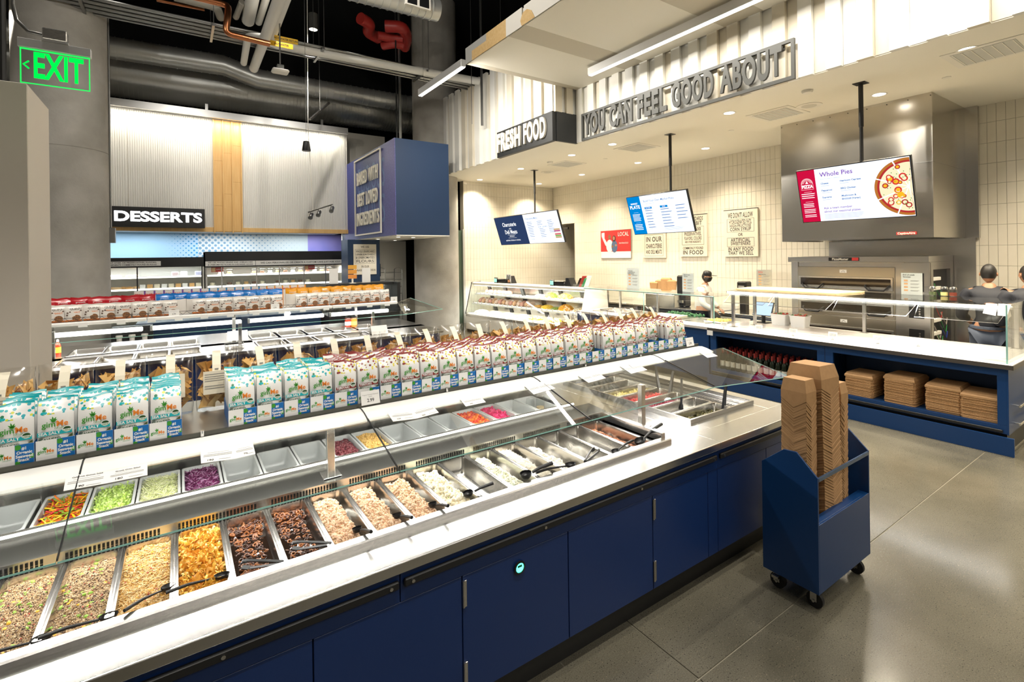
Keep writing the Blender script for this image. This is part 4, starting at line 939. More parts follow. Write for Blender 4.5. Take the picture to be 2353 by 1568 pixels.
def bag_mesh(kind, seed):
    r_ = random.Random(seed); nx = 7; w = .114
    lv = [(0, .024, 0), (.06, .026, 0), (.13, .024, 0), (.178, .019, .001), (.188, .016, .004), (.212, .010, .012), (.238, .0025, .020), (.2395, .0016, .0205), (.247, .0014, .024)]
    ph, am, tw, hs = r_.uniform(0, 6), r_.uniform(.003, .010), r_.uniform(-.010, .016), r_.uniform(.78, 1.0); sl = r_.uniform(-.016, .016)
    lv = [(z if z < .179 else .178+(z-.178)*hs, a, b) for z, a, b in lv]; zseal = .178+(.238-.178)*hs-1e-4
    vs = []; fs = []; mi = []; n = len(lv)
    for side in (-1, 1):
        for (z, hd, yc) in lv:
            for i in range(nx):
                u = i/(nx-1)*2-1; k = max(0, (z-.17)/.08)
                edge = 1-.55*abs(u)**4*(1 if z < .2 else .2)
                x = u*w/2*(1-.05*k*r_.random()); y = yc+k*am*math.sin(u*3+ph)+k*tw*u*.6+side*hd*edge
                vs.append((x, y, z+k*.003*math.sin(u*4+ph)-k*abs(tw)*.5+k*sl*u))
    for s in range(2):
        for a in range(n-1):
            for i in range(nx-1):
                q = s*n*nx+a*nx+i; f = (q, q+1, q+nx+1, q+nx); fs.append(f if s == 0 else f[::-1])
                mi.append(0 if lv[a][0] < .178 else (2 if lv[a][0] > zseal else 1))
    for a in range(n-1):
        for i in (0, nx-1):
            q = a*nx+i; p = n*nx+q; fs.append((q, q+nx, p+nx, p)); mi.append(0 if lv[a][0] < .178 else (2 if lv[a][0] > zseal else 1))
    for i in range(nx-1): fs.append((i, n*nx+i, n*nx+i+1, i+1)); mi.append(0)
    me = bpy.data.meshes.new('seaweed_bag'); me.from_pydata(vs, [], fs)
    for m_ in (bagw, SP[kind], SEAL[kind]): me.materials.append(m_)
    me.polygons.foreach_set('material_index', mi); fixn(me); me.shade_smooth(); me.set_sharp_from_angle(angle=R(40)); return me
BAGS = {k: [bag_mesh(k, s+(50 if k == 't' else 0)) for s in range(5)] for k in 'st'}
gG, gO, gB, gT, gR, gW, gD = mat('print green', (.05, .30, .03), .4), mat('print orange', (.80, .25, .03), .4), mat('print blue', (.004, .14, .44), .4), mat('print teal', (.01, .40, .44), .4), mat('print maroon', (.22, .02, .015), .4), mat('print white', (.82, .82, .80), .4), mat('print dark green', (.02, .08, .02), .4)
seaw = mat('seaweed picture', (.03, .05, .012), .6, noise=(120, (.12, .16, .04), 3, .4, .6))
def T_(x, y, s=0): return Matrix.Translation((x, y, s))
def logo(s=1.0):
    it = [(text_mesh('gim', .032*s, 0, .95, .0005*s, 'RIGHT', gG), T_(.001*s, 0)), (text_mesh('Me', .032*s, 0, .95, .0007*s, 'LEFT', gO), T_(.002*s, 0)), (text_mesh('ORGANIC', .0095*s, 0, 1, 0, 'CENTER', gG), T_(.018*s, -.018*s))]
    b = MB()
    for a, l in ((60, .018), (100, .020), (140, .016), (25, .014)):
        c, q = math.cos(R(a)), math.sin(R(a)); ox, oy = -.006*s, .014*s
        b.add([(ox, oy, 0), (ox+l*s*c*.5-.003*s*q, oy+l*s*q*.5+.003*s*c, 0), (ox+l*s*c, oy+l*s*q, 0), (ox+l*s*c*.5+.003*s*q, oy+l*s*q*.5-.003*s*c, 0)], [(0, 1, 2, 3)], gG)
    b.add([(-.006*s+.007*s*math.cos(2*math.pi*k/10), .014*s+.006*s*math.sin(2*math.pi*k/10), 0) for k in range(10)], [tuple(range(10))], gG)
    it.append((b.mesh('leaf'), Matrix.Identity(4))); return it
def bag_print(kind):
    it = [(m_, T_(0, .138) @ M4) for m_, M4 in logo(1.0)]
    b = MB(); bc = gT if kind == 's' else gR
    b.quad((-.056, .094, 0), (.052, .094, 0), (.052, .110, 0), (-.056, .110, 0), bc)
    b.add([(.012, .058, 0), (.054, .058, 0), (.054, .092, 0)], [(0, 1, 2)], seaw)
    b.add([(.036+.015*math.cos(2*math.pi*k/16), .112+.0125*math.sin(2*math.pi*k/16), .0003) for k in range(16)], [tuple(range(16))], gW)
    b.add([(.036+.0125*math.cos(2*math.pi*k/16), .112+.010*math.sin(2*math.pi*k/16), .0005) for k in range(9)], [tuple(range(9))], gD)
    it.append((b.mesh('blocks'), Matrix.Identity(4)))
    it.append((text_mesh('USDA', .009, 0, 1, .0002, mat=gG), T_(.036, .106, .0007)))
    it.append((text_mesh('SEA SALT' if kind == 's' else 'TERIYAKI', .0165, 0, 1, .0005, 'LEFT', gW), T_(-.053, .102, .0006)))
    it.append((text_mesh('PREMIUM ROASTED', .0075, 0, 1, 0, 'LEFT', gD), T_(-.053, .0885)))
    it.append((text_mesh('SEAWEED', .0175, 0, .9, .0003, 'LEFT', gD), T_(-.053, .0765)))
    for q in range(3): pass
    return join_meshes('front_print', [(m_, FACE_MY @ M4) for m_, M4 in it])
PRINT = {k: bag_print(k) for k in 'st'}
def tray_meshes():
    b = MB(); w, d, h = .122, .285, .082
    b.box(-w/2, w/2, 0, .0012, 0, h, gW); b.box(-w/2, -w/2+.0012, .0012, d, 0, h*1.0, gB); b.box(w/2-.0012, w/2, .0012, d, 0, h, gB); b.box(-w/2, w/2, d-.0012, d, 0, h, gB); b.box(-w/2, w/2, 0, d, 0, .001, M['card'])
    tray = b.mesh('display_tray')
    it = [(m_, T_(-.030, .036) @ M4) for m_, M4 in logo(.62)]
    q = MB(); q.quad((.004, .001, 0), (.0605, .001, 0), (.0605, .0815, 0), (.004, .0815, 0), gB)
    for cx, cy, r_ in ((.012, .070, .011), (.055, .030, .010), (.012, .008, .008)): q.add([(max(.0045, min(.060, cx+r_*math.cos(2*math.pi*k/12))), cy+r_*math.sin(2*math.pi*k/12), .0003) for k in range(12)], [tuple(range(12))], gG)
    it.append((q.mesh('blue'), Matrix.Identity(4)))
    for txt, y in (('#1', .064), ('Organic', .048), ('Seaweed', .033), ('Snack*', .018)): it.append((text_mesh(txt, .0165, 0, .88, .0006, mat=gW), T_(.032, y, .0006)))
    return tray, join_meshes('tray_print', [(m_, FACE_MY @ M4) for m_, M4 in it])
TRAY, TPRINT = tray_meshes()
ZSH = 1.2665; TY = 2.770
cols = [(x, 's') for x in (-.68, -.556, -.430, -.304, -.178, -.054)]+[(x, 's') for x in (.256, .382, .508, .634)]
x = .760
while x < 3.78: cols.append((x, 't')); x += .1262
for i, (x, k) in enumerate(cols):
    if x < -.62: continue
    nm = 'sea salt' if k == 's' else 'teriyaki'
    grp = ('sea salt seaweed trays at the open shelf end' if x < 0 else 'sea salt seaweed trays beside the teriyaki') if k == 's' else 'teriyaki seaweed trays'
    lab_t = {'s': ('white and blue display tray of sea salt seaweed, in the group standing apart' if x < 0 else 'white and blue display tray of sea salt seaweed, next to the teriyaki trays'), 't': 'white and blue display tray of teriyaki seaweed snacks'}[k]
    yy = TY+RNG.uniform(-.004, .006); rz = RNG.uniform(-.02, .02)
    t = thing('display_tray', lab_t, 'display tray', (x, yy, ZSH), rz, grp)
    put('tray', TRAY, t); o = put('tray_print', TPRINT, t, (0, -.0008, 0))
    skip = 0
    if k == 't' and i in (len(cols)-9, len(cols)-4, len(cols)-3): skip = 2
    for r_ in range(6):
        if r_ < skip: continue
        me = RNG.choice(BAGS[k])
        b = thing('seaweed_bag', ('%s seaweed bag with a %s seal in a tray' % (nm, 'teal' if k == 's' else 'dark red'))+((' standing apart' if x < 0 else ' near teriyaki') if k == 's' else ''), 'snack bag', (x+RNG.uniform(-.003, .003), yy+.030+r_*.0455, ZSH+.003), rz+RNG.uniform(-.05, .05), grp.replace('trays', 'bags'))
        b.rotation_euler.x = R(RNG.uniform(-2.5, 1.5))
        put('pouch', me, b)
        if r_ <= max(skip, 0) or r_ == 1: put('front_print', PRINT[k], b, (0, -.0268, 0))
def price_card(label, x, y, z, w=.105, h=.075, txt='2.99', rot=R(-12)):
    t = thing('price_card', label, 'price card', (x, y, z)); t.rotation_euler.x = rot
    MB().box(-w/2, w/2, -.001, 0, 0, h).build('sheet', M['paper'], t)
    it = [(text_mesh('Organic Roasted Seaweed', .0085, 0, 1, 0, mat=M['greyink']), T_(0, h*.72)), (text_mesh('Snack', .0085, 0, 1, 0, mat=M['greyink']), T_(0, h*.58)), (text_mesh(txt, .026, 0, .9, .0004, mat=M['ink']), T_(0, h*.30))]
    put('print', join_meshes('print', [(m_, FACE_MY @ M4) for m_, M4 in it]), t, (0, -.0014, 0))
    return t
pc = PY(852, 940, 2.752); price_card('cream price card reading 2.99 among the first teriyaki trays', pc.x, 2.748, 1.262)
pc = PY(1586, 800, 2.752); price_card('cream price card reading 2.99 at the far end of the teriyaki trays', pc.x, 2.748, 1.264)

# ================================================================ TORTILLA CHIP BAGS
chipm = [fm('tortilla chip', (.80, .50, .17), .6), fm('tortilla chip light', (.85, .60, .27), .6), fm('tortilla chip dark', (.74, .43, .13), .6)]
TRI = (np.array([(1, 0, 0), (-.5, .87, .12), (-.5, -.87, .12), (0, 0, -.10), (1, 0, .04), (-.5, .87, .16), (-.5, -.87, .16), (0, 0, -.06)]), np.array([(0, 1, 3), (1, 2, 3), (2, 0, 3), (4, 7, 5), (5, 7, 6), (6, 7, 4)]))
def chip_mesh(seed):
    n = 90; p = np.stack([NPR.uniform(-.075, .075, n), NPR.uniform(-.045, .045, n), NPR.uniform(.03, .20, n)], -1)
    V, F = scatter(TRI[0], TRI[1], p, np.full((n, 1), .036)*NPR.uniform(.8, 1.2, (n, 1)))
    V[:, 1] = np.clip(V[:, 1], -.062, .062); V[:, 0] = np.clip(V[:, 0], -.094, .094); V[:, 2] = np.clip(V[:, 2], .004, .215)
    return np_mesh('chips', V, F, chipm, np.repeat(NPR.integers(0, 3, n), len(TRI[1])))
def film_mesh(seed):
    r_ = random.Random(seed); b = MB(); rings = []
    for z, hw, hd in ((0, .094, .06), (.03, .100, .070), (.12, .101, .070), (.19, .100, .060), (.235, .099, .034), (.262, .101, .012), (.27, .102, .006)):
        rings.append([(hw*(abs(math.cos(a))**.6)*(1 if math.cos(a) > 0 else -1)*(1+.02*r_.uniform(-1, 1)), hd*(abs(math.sin(a))**.8)*(1 if math.sin(a) > 0 else -1)*(1+.12*r_.uniform(-1, 1)), z+r_.uniform(-.004, .004)*(z > .1)) for a in [2*math.pi*k/20 for k in range(20)]])
    loft(b, rings[::-1], close_top=False); return b.mesh('film', 60)
CH = [chip_mesh(s) for s in range(4)]; FI = [film_mesh(s) for s in range(4)]
for m_ in FI: m_.materials.append(M['film'])
LABM = MB().prism([(-.073, .175), (-.071, .075), (-.0725, .075), (-.0745, .175)], 'x', -.062, .062).mesh('paper_label'); LABM.materials.append(M['cpaper'])
STR = MB().add([(-.02, -.073, .175), (.02, -.073, .175), (.02, -.062, .20), (-.02, -.062, .20), (.02, -.038, .235), (-.02, -.038, .235), (.02, -.015, .258), (-.02, -.015, .258)], [(0, 1, 2, 3), (3, 2, 4, 5), (5, 4, 6, 7)]).mesh('paper_strip'); STR.materials.append(M['cpaper'])
b_ = MB()
for z in (.160, .150, .141, .132, .110, .100): b_.box(-.055, .055*RNG.uniform(.5, 1), -.0755, -.0752, z, z+.0025)
b_.box(-.009, .009, -.0755, -.0752, .180, .186)
LPR = b_.mesh('label_print'); LPR.materials.append(M['greyink'])
for i in range(22):
    x = -.66+i*.2075
    if x > 3.7: break
    t = thing('tortilla_chip_bag', 'clear bag of tortilla chips with a cream paper band, behind the '+('sea salt' if x < .72 else 'teriyaki')+' seaweed', 'chip bag', (x, 3.18+RNG.uniform(-.012, .012), ZSH+.002), RNG.uniform(-.10, .10), 'tortilla chip bags behind the '+('sea salt' if x < .72 else 'teriyaki')+' seaweed')
    t.rotation_euler.x = R(RNG.uniform(-6, 0))
    t.scale = (1, 1.1, 1.22); j = RNG.randrange(4); f = put('film', FI[j], t); put('chips', CH[RNG.randrange(4)], t); l = put('paper_label', LABM, t); put('label_print', LPR, l); put('paper_strip', STR, t)
# ---- end well of the near bar (pans lie along the bar)
EW = thing('end_well_frame', 'raised stainless frame of the pan well at the end of the salad bar', 'well frame', (3.39, 2.9, .88))
MB().box(-.40, .40, -.70, -.685, 0, .026).box(-.40, .40, .685, .70, 0, .026).box(-.40, -.385, -.685, .685, 0, .026).box(.385, .40, -.685, .685, 0, .026).build('rim', M['steel'], EW)
MB().box(-.385, .385, -.685, .685, -.12, -.115).box(.17, .385, -.685, .685, -.03, -.02).build('well_base', M['steel'], EW)
b_ = MB()
for k in range(58): b_.box(.22, .30, -.67+k*.023, -.67+k*.023+.010, -.0195, -.0185)
b_.build('vent_slots', bpy.data.materials['slot black'], EW)
PAN_X = pan_mesh(.176, .53, .10, M['steel_pan'])
endp = ['pickle', None, 'berry', 'redbeet', 'pine', None, None]
el = ['pan of dark pickles at the customer corner of the end well', 'empty pan between the pickles and the red berries in the end well', 'pan of dark red berries in the end well', 'pan of red diced beets in the end well', 'pan of pale pineapple pieces in the end well', 'empty pan beside the pineapple in the end well', 'empty pan at the inner end of the end well']
for i, k in enumerate(endp):
    y = 2.315+.182*i
    tag(put('food_pan', PAN_X, None, (3.29, y, .886), (0, 0, R(90))), 'stainless '+el[i], 'food pan', 'end well pans')
    if k:
        cs = {'pickle': [(.07, .06, .01), (.12, .10, .02)], 'berry': [(.12, .008, .02), (.18, .02, .03)], 'redbeet': [(.45, .02, .025), (.55, .05, .04)], 'pine': [(.78, .62, .18), (.84, .72, .32)]}[k]
        ms = [fm(k+str(j), c, .3) for j, c in enumerate(cs)]
        o = heap({'pickle': 'sliced_pickles', 'berry': 'red_berries', 'redbeet': 'red_beets', 'pine': 'pineapple_pieces'}[k], {'pickle': 'dark green pickle slices low in their pan', 'berry': 'dark red berries low in their pan', 'redbeet': 'bright red diced beets in their pan', 'pine': 'pale yellow pineapple pieces in their pan'}[k], 3.29, y, .14, .44, .832 if k in ('pickle', 'berry') else .85, ms[0], [(ICO1, 260, (.010, .009, .007), ms, .008, 3)], .008, 60+i)
        o.rotation_euler.z = R(90)
for (px, py, z, rz, lab) in ((1668, 940, .905, 60, 'black tongs standing in the pickle pan of the end well'), (1565, 925, .91, 75, 'black tongs standing in the red berry pan of the end well'), (1545, 905, .92, 60, 'black tongs standing in the red beet pan of the end well'), (1505, 890, .92, 95, 'black tongs standing in the pineapple pan of the end well')):
    p = PZ(px, py, .86)
    o = put('serving_tongs', TONGS, None, (p.x+.05, p.y+.03, 1.03), (R(90), R(62), R(rz+140))); tag(o, lab, 'tongs', 'tongs in the end well')

# ================================================================ ROLLING BOX CART
CT = thing('box_cart', 'blue rolling cart on casters holding stacks of kraft takeout boxes', 'cart', (3.345, 1.53, 0))
B2 = M['blue2']
sidep = [(-.16, .125), (.165, .125), (.165, .785), (.03, .90), (-.045, .905), (-.16, .79)]
for x in (-.345, .333): bevel(MB().prism(sidep, 'x', x, x+.012).build('side_panel', B2, CT), .0015)
bevel(MB().box(-.333, .333, -.16, -.148, .125, .52).box(-.333, .333, -.148, -.10, .508, .52).build('front_panel', B2, CT), .0015)
MB().box(-.333, .333, .153, .165, .125, .74).build('back_panel', B2, CT)
MB().box(-.333, .333, -.148, .153, .125, .137).build('bottom_panel', B2, CT)
MB().box(-.333, .333, -.148, .153, .40, .408).build('inner_shelf', M['navy'], CT)
MB().box(-.333, .333, -.162, -.150, .765, .790, ch=.003).build('handle_bar', mat('handle bar blue steel', (.10, .16, .28), .25, .7), CT)
for x in (-.27, .27):
    for y in (-.105, .11):
        c = MB().cyl((x-.012, y, .047), (x+.012, y, .047), .046, M['rubber'], 20).build('caster_wheel', None, CT, smooth=40)
        MB().box(x-.032, x+.032, y-.03, y+.03, .117, .125).box(x-.026, x-.020, y-.018, y+.018, .045, .118).box(x+.020, x+.026, y-.018, y+.018, .045, .118).cyl((x-.03, y, .047), (x+.03, y, .047), .008).build('caster_fork', M['steel'], c)
b_ = MB().box(-.315, -.30, .09, .13, .07, .085).build('brake_lever', M['steel'], CT)
# stacks of nested kraft clamshell boxes standing on edge: ribbed, with chevron layers
def box_stack(label, c, w, d, h, tilt, n, grp):
    Mw = Matrix.Translation(c) @ Euler(tilt).to_matrix().to_4x4()
    ring = [(-w/2, -d/2), (0, -d/2), (w/2, -d/2), (w/2, 0), (w/2, d/2), (0, d/2), (-w/2, d/2), (-w/2, 0)]
    zf = -.050; dz = [0, zf, 0, zf, 0, zf, 0, zf]; th = h*.86/(n-1); body = []
    for q in range(2):
        b = MB(); g = 1.0-.010*q
        loft(b, [[(x*g, y*g, dz[i]) for i, (x, y) in enumerate(ring)], [(x*g, y*g, dz[i]+th*.70) for i, (x, y) in enumerate(ring)], [(x*.93, y*.93, dz[i]+th) for i, (x, y) in enumerate(ring)]], close_bottom=False)
        me = b.mesh('takeout_box'); me.materials.append(M['card']); body.append(me)
    b = MB(); ht = h-th*(n-1)
    loft(b, [[(x, y, dz[i]) for i, (x, y) in enumerate(ring)], [(x, y, ht*.40) for x, y in ring], [(x*.84, y*.84, ht) for x, y in ring]])
    me = b.mesh('takeout_box'); me.materials.append(M['card'])
    for k in range(n):
        last = k == n-1
        o = put('takeout_box', me if last else body[k % 2]); o.matrix_world = Mw @ Matrix.Translation((RNG.uniform(-.0012, .0012), RNG.uniform(-.0012, .0012), .03+th*k))
        tag(o, ('topmost kraft takeout box of the ' if last else 'kraft takeout box nested in the ')+label, 'takeout box', grp)
box_stack('shorter stack in the cart, on the salad bar side', (3.145, 1.545, .408), .125, .15, .87, (0, R(1.0), 0), 46, 'takeout boxes of the shorter cart stack')
box_stack('tallest and widest stack in the cart', (3.335, 1.53, .408), .20, .215, .935, (R(-1.5), R(.8), R(-4)), 48, 'takeout boxes of the tallest cart stack')
box_stack('narrow stack at the far end of the cart', (3.52, 1.53, .408), .10, .17, .80, (0, R(1), 0), 42, 'takeout boxes of the narrow cart stack')
# ================================================================ SECOND BAR (hot bar)
YB = 7.37
B_ = thing('hot_bar', 'second blue counter with stainless top and empty steam pans', 'hot bar', (0, YB, 0))
MB().box(-3, 3.55, .05, .09, .12, .84).box(-3, 3.55, 1.96, 2.0, .12, .84).box(3.51, 3.55, .09, 1.96, .12, .84).box(-3, 3.55, .09, 1.96, .12, .16).build('carcass', M['blue'], B_)
MB().box(-3, 3.5, .1, 1.95, 0, .12).build('toe_kick', M['black_sat'], B_)
bevel(MB().box(-3, 3.6, 0, .23, .84, .88).box(-3, 3.6, 1.62, 2.05, .84, .88).box(-3, -1.2, .23, 1.62, .84, .88).box(-3, 3.6, .72, .91, .84, .88).box(.25, .9, .23, 1.62, .84, .88).box(2.9, 3.6, .23, 1.62, .84, .88).box(-1.2, .25, .23, 1.62, .70, .72).box(.9, 2.9, .23, 1.62, .70, .72).build('worktop', M['steel_top'], B_), .003)
PAN_H = pan_mesh(.36, .48, .12, M['steel_pan'], .018); PAN_R = pan_mesh(.36, .60, .10, M['steel_pan'], .018)
hx = [-1.01, -.645, -.28, .07]+[1.09, 1.49, 1.89, 2.29, 2.69]
for i, x in enumerate(hx):
    tag(put('steam_pan', PAN_H, None, (x, YB+.475, .886)), 'empty deep steam pan in the customer row of the hot bar', 'food pan', 'customer row steam pans')
    tag(put('steam_pan', PAN_R, None, (x, YB+1.27, .886)), 'empty wide steam pan in the inner row of the hot bar', 'food pan', 'inner row steam pans')
    if 0 < i < 4: heap('grain_food', 'thin layer of pale grain in a hot bar steam pan', x, YB+.475, .27, .38, .80, fm('grain', (.72, .60, .42)), [(OCT, 500, (.008, .006, .005), [fm('grain a', (.78, .68, .5)), fm('grain b', (.66, .52, .34))], .005, 3)], .006, 80+i, grp='grain layers in the hot bar pans')
G2 = thing('hot_bar_guard', 'glass sneeze guard with lit overshelf standing on the hot bar', 'sneeze guard', (0, 0, .88))
g2lo, g2hi = (8.08, .25), (8.24, .415)
for a, c in ((-2.6, -1.5), (-1.5, -.35), (-.35, .85), (.85, 2.05), (2.05, 3.15)):
    g = MB().slab([(a+.003, g2lo[0]-.16, g2lo[1]-.01), (c-.003, g2lo[0]-.16, g2lo[1]-.01), (c-.003, g2hi[0], g2hi[1]), (a+.003, g2hi[0], g2hi[1])], .007).build('glass_pane', M['glass'], G2)
    MB().tube([(a+.003, g2lo[0]-.16, g2lo[1]-.01), (c-.003, g2lo[0]-.16, g2lo[1]-.01)], .004, n=4).build('glass_edge', M['glass_g'], g)
    MB().box(a+.004, c-.004, 8.21, 8.28, .40, .445, ch=.012).build('light_valance', bpy.data.materials['valance white'], G2)
    MB().box(a+.04, c-.06, 8.50, 8.56, .235, .295, ch=.012).build('led_tube', M['led'], G2)
    MB().box(a+.02, a+.05, 8.49, 8.57, .23, .30).build('tube_bracket', M['steel'], G2)
g = MB().slab([(3.15, g2lo[0]-.16, g2lo[1]-.01), (3.99, 8.2, .25), (3.7, 9.0, .42), (3.15, g2hi[0], g2hi[1])], .007).build('glass_pane', M['glass'], G2)
MB().tube([(3.15, g2lo[0]-.16, g2lo[1]-.01), (3.99, 8.2, .25), (3.7, 9.0, .42)], .005, n=4).build('glass_edge', M['glass_g'], g)
MB().box(-3, 3.1, 8.27, 8.95, .425, .437).build('shelf', mat('white shelf', (.7, .7, .67), .4), G2)
for x, y in ((.72, 7.99), (.68, 8.43), (-1.3, 8.3), (2.70, 8.19), (2.58, 8.75)):
    MB().box(x-.022, x+.022, y-.022, y+.022, 0, .42 if y > 8.2 else .30, ch=.003).build('post', M['steel'], G2)
lamp('AREA', 'hot_bar_led', (.6, 8.3, 1.22), 28, (1, .97, .92), size=5.6, size_y=.06)
lamp('AREA', 'hot_bar_led_rear', (.6, 8.55, 1.10), 20, (1, .97, .92), size=5.6, size_y=.06)
for x, y, lab in ((PZ(700, 795, .88).x, 0, ''),): pass
for i, x in enumerate((-1.0, -.62, -.3, .0, .3, .62, .95, 1.3, 1.6, 1.95, 2.3, 2.65, 2.95)):
    tag(MB().box(x-.045, x+.045, 8.19, 8.192, 1.26, 1.318).build('shelf_card', M['paper']), 'blank white card clipped below the pretzel bag shelf', 'card', 'cards clipped below the pretzel shelf')
# wire basket and sign stand on the hot bar
wbk = thing('wire_basket', 'small clear basket standing between the steam pans', 'basket', (.62, YB+.30, .88))
b_ = MB()
for z in (.002, .04, .07): b_.tube([(-.11, -.07, z), (.11, -.07, z), (.11, .07, z), (-.11, .07, z)], .003, n=5, closed=True)
for k in range(8): b_.cyl((-.11+k*.0314, -.07, 0), (-.11+k*.0314, -.07, .07), .002, n=4)
b_.build('wire_frame', M['chrome'], wbk); MB().box(-.1, .1, -.06, .06, .004, .03).build('contents', M['paper'], wbk)
ts = thing('tent_sign', 'small folded white tent sign lettered in black on the hot bar', 'sign', (2.62, YB+.28, .88))
MB().slab([(-.13, -.04, 0), (.13, -.04, 0), (.13, .03, .13), (-.13, .03, .13)], .002).slab([(-.13, .10, 0), (.13, .10, 0), (.13, .03, .13), (-.13, .03, .13)], .002).build('card', M['paper'], ts)
b_ = MB()
for k in range(3): b_.slab([(-.10, -.034+k*.018, .012+k*.034), (.10, -.034+k*.018, .012+k*.034), (.10, -.030+k*.018, .030+k*.034-.01), (-.10, -.030+k*.018, .030+k*.034-.01)], -.003)
b_.build('print', M['ink'], ts)
ts2 = dup(ts, (.72, YB+.95, .90), label='small folded white tent sign beside the inner steam pans')
# sauce bottles by the pier
def bottle(name, label, x, y, z, prof, m1, capc, labm=None, grp=None, n=16, caph=.03, capr=.012):
    t = thing(name, label, 'bottle', (x, y, z), group=grp)
    MB().lathe(prof, n=n).build('bottle_body', m1, t, smooth=40); h = prof[-1][1]
    MB().lathe([(capr, h), (capr, h+caph*.6), (capr*.5, h+caph), (0, h+caph)], n=12).build('cap', capc, t)
    if labm: r_ = prof[1][0]+.0008; MB().lathe([(r_, h*.22), (r_, h*.62)], n=n).build('label_wrap', labm, t)
    return t
squeeze = [(.028, 0), (.032, .006), (.032, .12), (.026, .15), (.012, .17), (.012, .18)]
p = PZ(105, 845, .88); bottle('sauce_bottle', 'ketchup bottle with white cap on the hot bar by the pale pier', p.x, p.y, .88, squeeze, fm('ketchup', (.45, .03, .02), .2), M['white'], None, 'sauce bottles on the hot bar', capr=.03)
p = PZ(108, 822, .88); bottle('sauce_bottle', 'chilli sauce bottle with pointed red cap on the hot bar', p.x, p.y, .88, squeeze, fm('chilli sauce', (.60, .12, .02), .2), M['redink'], M['paper'], 'sauce bottles on the hot bar', caph=.07)
p = PZ(133, 818, .88); bottle('sauce_bottle', 'hot sauce bottle with red and yellow label on the hot bar', p.x, p.y, .88, squeeze, fm('hot sauce', (.55, .06, .02), .2), M['paper'], fm('sauce label', (.80, .55, .05)), 'sauce bottles on the hot bar')
p = PZ(800, 752, .88); bottle('sauce_jar', 'red labelled sauce jar by the hot bar guard post', p.x, p.y, .88, [(.05, 0), (.055, .01), (.055, .14), (.05, .16)], fm('jar sauce', (.35, .04, .02), .2), M['black'], M['paper'], 'sauce jars on the hot bar', capr=.05)
p = PZ(815, 752, .88); bottle('sauce_jar', 'orange sauce jar by the hot bar guard post', p.x, p.y+.05, .88, [(.05, 0), (.055, .01), (.055, .14), (.05, .16)], fm('jar sauce orange', (.60, .20, .03), .2), M['black'], fm('jar label', (.8, .3, .1)), 'sauce jars on the hot bar', capr=.05)

# ---- pretzel bags on the hot bar shelf
def pouch_mesh(w, h, d, seed, mats, zs):
    r_ = random.Random(seed); nx = 6; lv = [(0, .5), (.12, .9), (.4, 1), (.7, .75), (.88, .3), (.91, .06), (1, .05)]
    vs, fs, mi = [], [], []; n = len(lv); ph = r_.uniform(0, 6)
    for s in (-1, 1):
        for z, q in lv:
            for i in range(nx):
                u = i/(nx-1)*2-1; vs.append((u*w/2*(1-.05*q), s*d/2*q*(1-.6*u**4)+.012*z*math.sin(u*2.5+ph), z*h+.006*z*math.sin(u*4+ph)))
    for s in range(2):
        for a in range(n-1):
            for i in range(nx-1):
                q = s*n*nx+a*nx+i; fs.append((q, q+1, q+nx+1, q+nx)); mi.append(sum(1 for t in zs if lv[a][0] >= t-.01))
    me = bpy.data.meshes.new('pouch'); me.from_pydata(vs, [], fs)
    for m_ in mats: me.materials.append(m_)
    me.polygons.foreach_set('material_index', [min(k, len(mats)-1) for k in mi]); fixn(me); me.shade_smooth(); return me
foilw = mat('pretzel bag white', (.72, .68, .62), .25); foilo = mat('pretzel bag orange', (.62, .18, .03), .3); pret = mat('pretzel picture', (.14, .055, .02), .5, noise=(60, (.30, .14, .05), 3, .4, .6)); choc = mat('chocolate picture', (.08, .03, .015), .5)
QW = [pouch_mesh(.165, .215, .06, s, [foilo, foilw], [.12]) for s in range(3)]
def qprint():
    it = [(text_mesh('QUINN', .034, 0, 1, .0004, mat=M['ink']), T_(.022, .162)), (text_mesh('PEANUT', .024, 0, .95, .0006, mat=mat('pretzel print orange', (.75, .25, .08), .5)), T_(.024, .118)), (text_mesh('filled pretzels', .011, 0, 1, 0, mat=M['greyink']), T_(.02, .138))]
    b = MB(); b.add([(.030+.042*math.cos(2*math.pi*k/14), .050+.038*math.sin(2*math.pi*k/14), .001) for k in range(14)], [tuple(range(14))], pret)
    for cx, cy in ((-.055, .115), (-.03, .125), (.072, .14), (-.06, .085)): b.quad((cx-.009, cy-.006, 0), (cx+.009, cy-.008, 0), (cx+.010, cy+.006, 0), (cx-.008, cy+.008, 0), choc)
    it.append((b.mesh('pic'), Matrix.Identity(4)))
    return join_meshes('front_print', [(m_, FACE_MY @ M4) for m_, M4 in it])
QP = qprint()
ZQ = 1.318
for i in range(27):
    x = -1.45+i*.170
    if x > 3.05: break
    if i in (9, 17): continue
    t = thing('pretzel_bag', 'white and orange pretzel bag with a brown pretzel picture, leaning on the wire rail', 'snack bag', (x+RNG.uniform(-.01, .01), 8.37+RNG.uniform(-.01, .01), ZQ), RNG.uniform(-.12, .12), 'white pretzel bags in the customer row')
    t.rotation_euler.x = R(RNG.uniform(-10, -4)); put('pouch', RNG.choice(QW), t); put('front_print', QP, t, (0, -.031, 0))
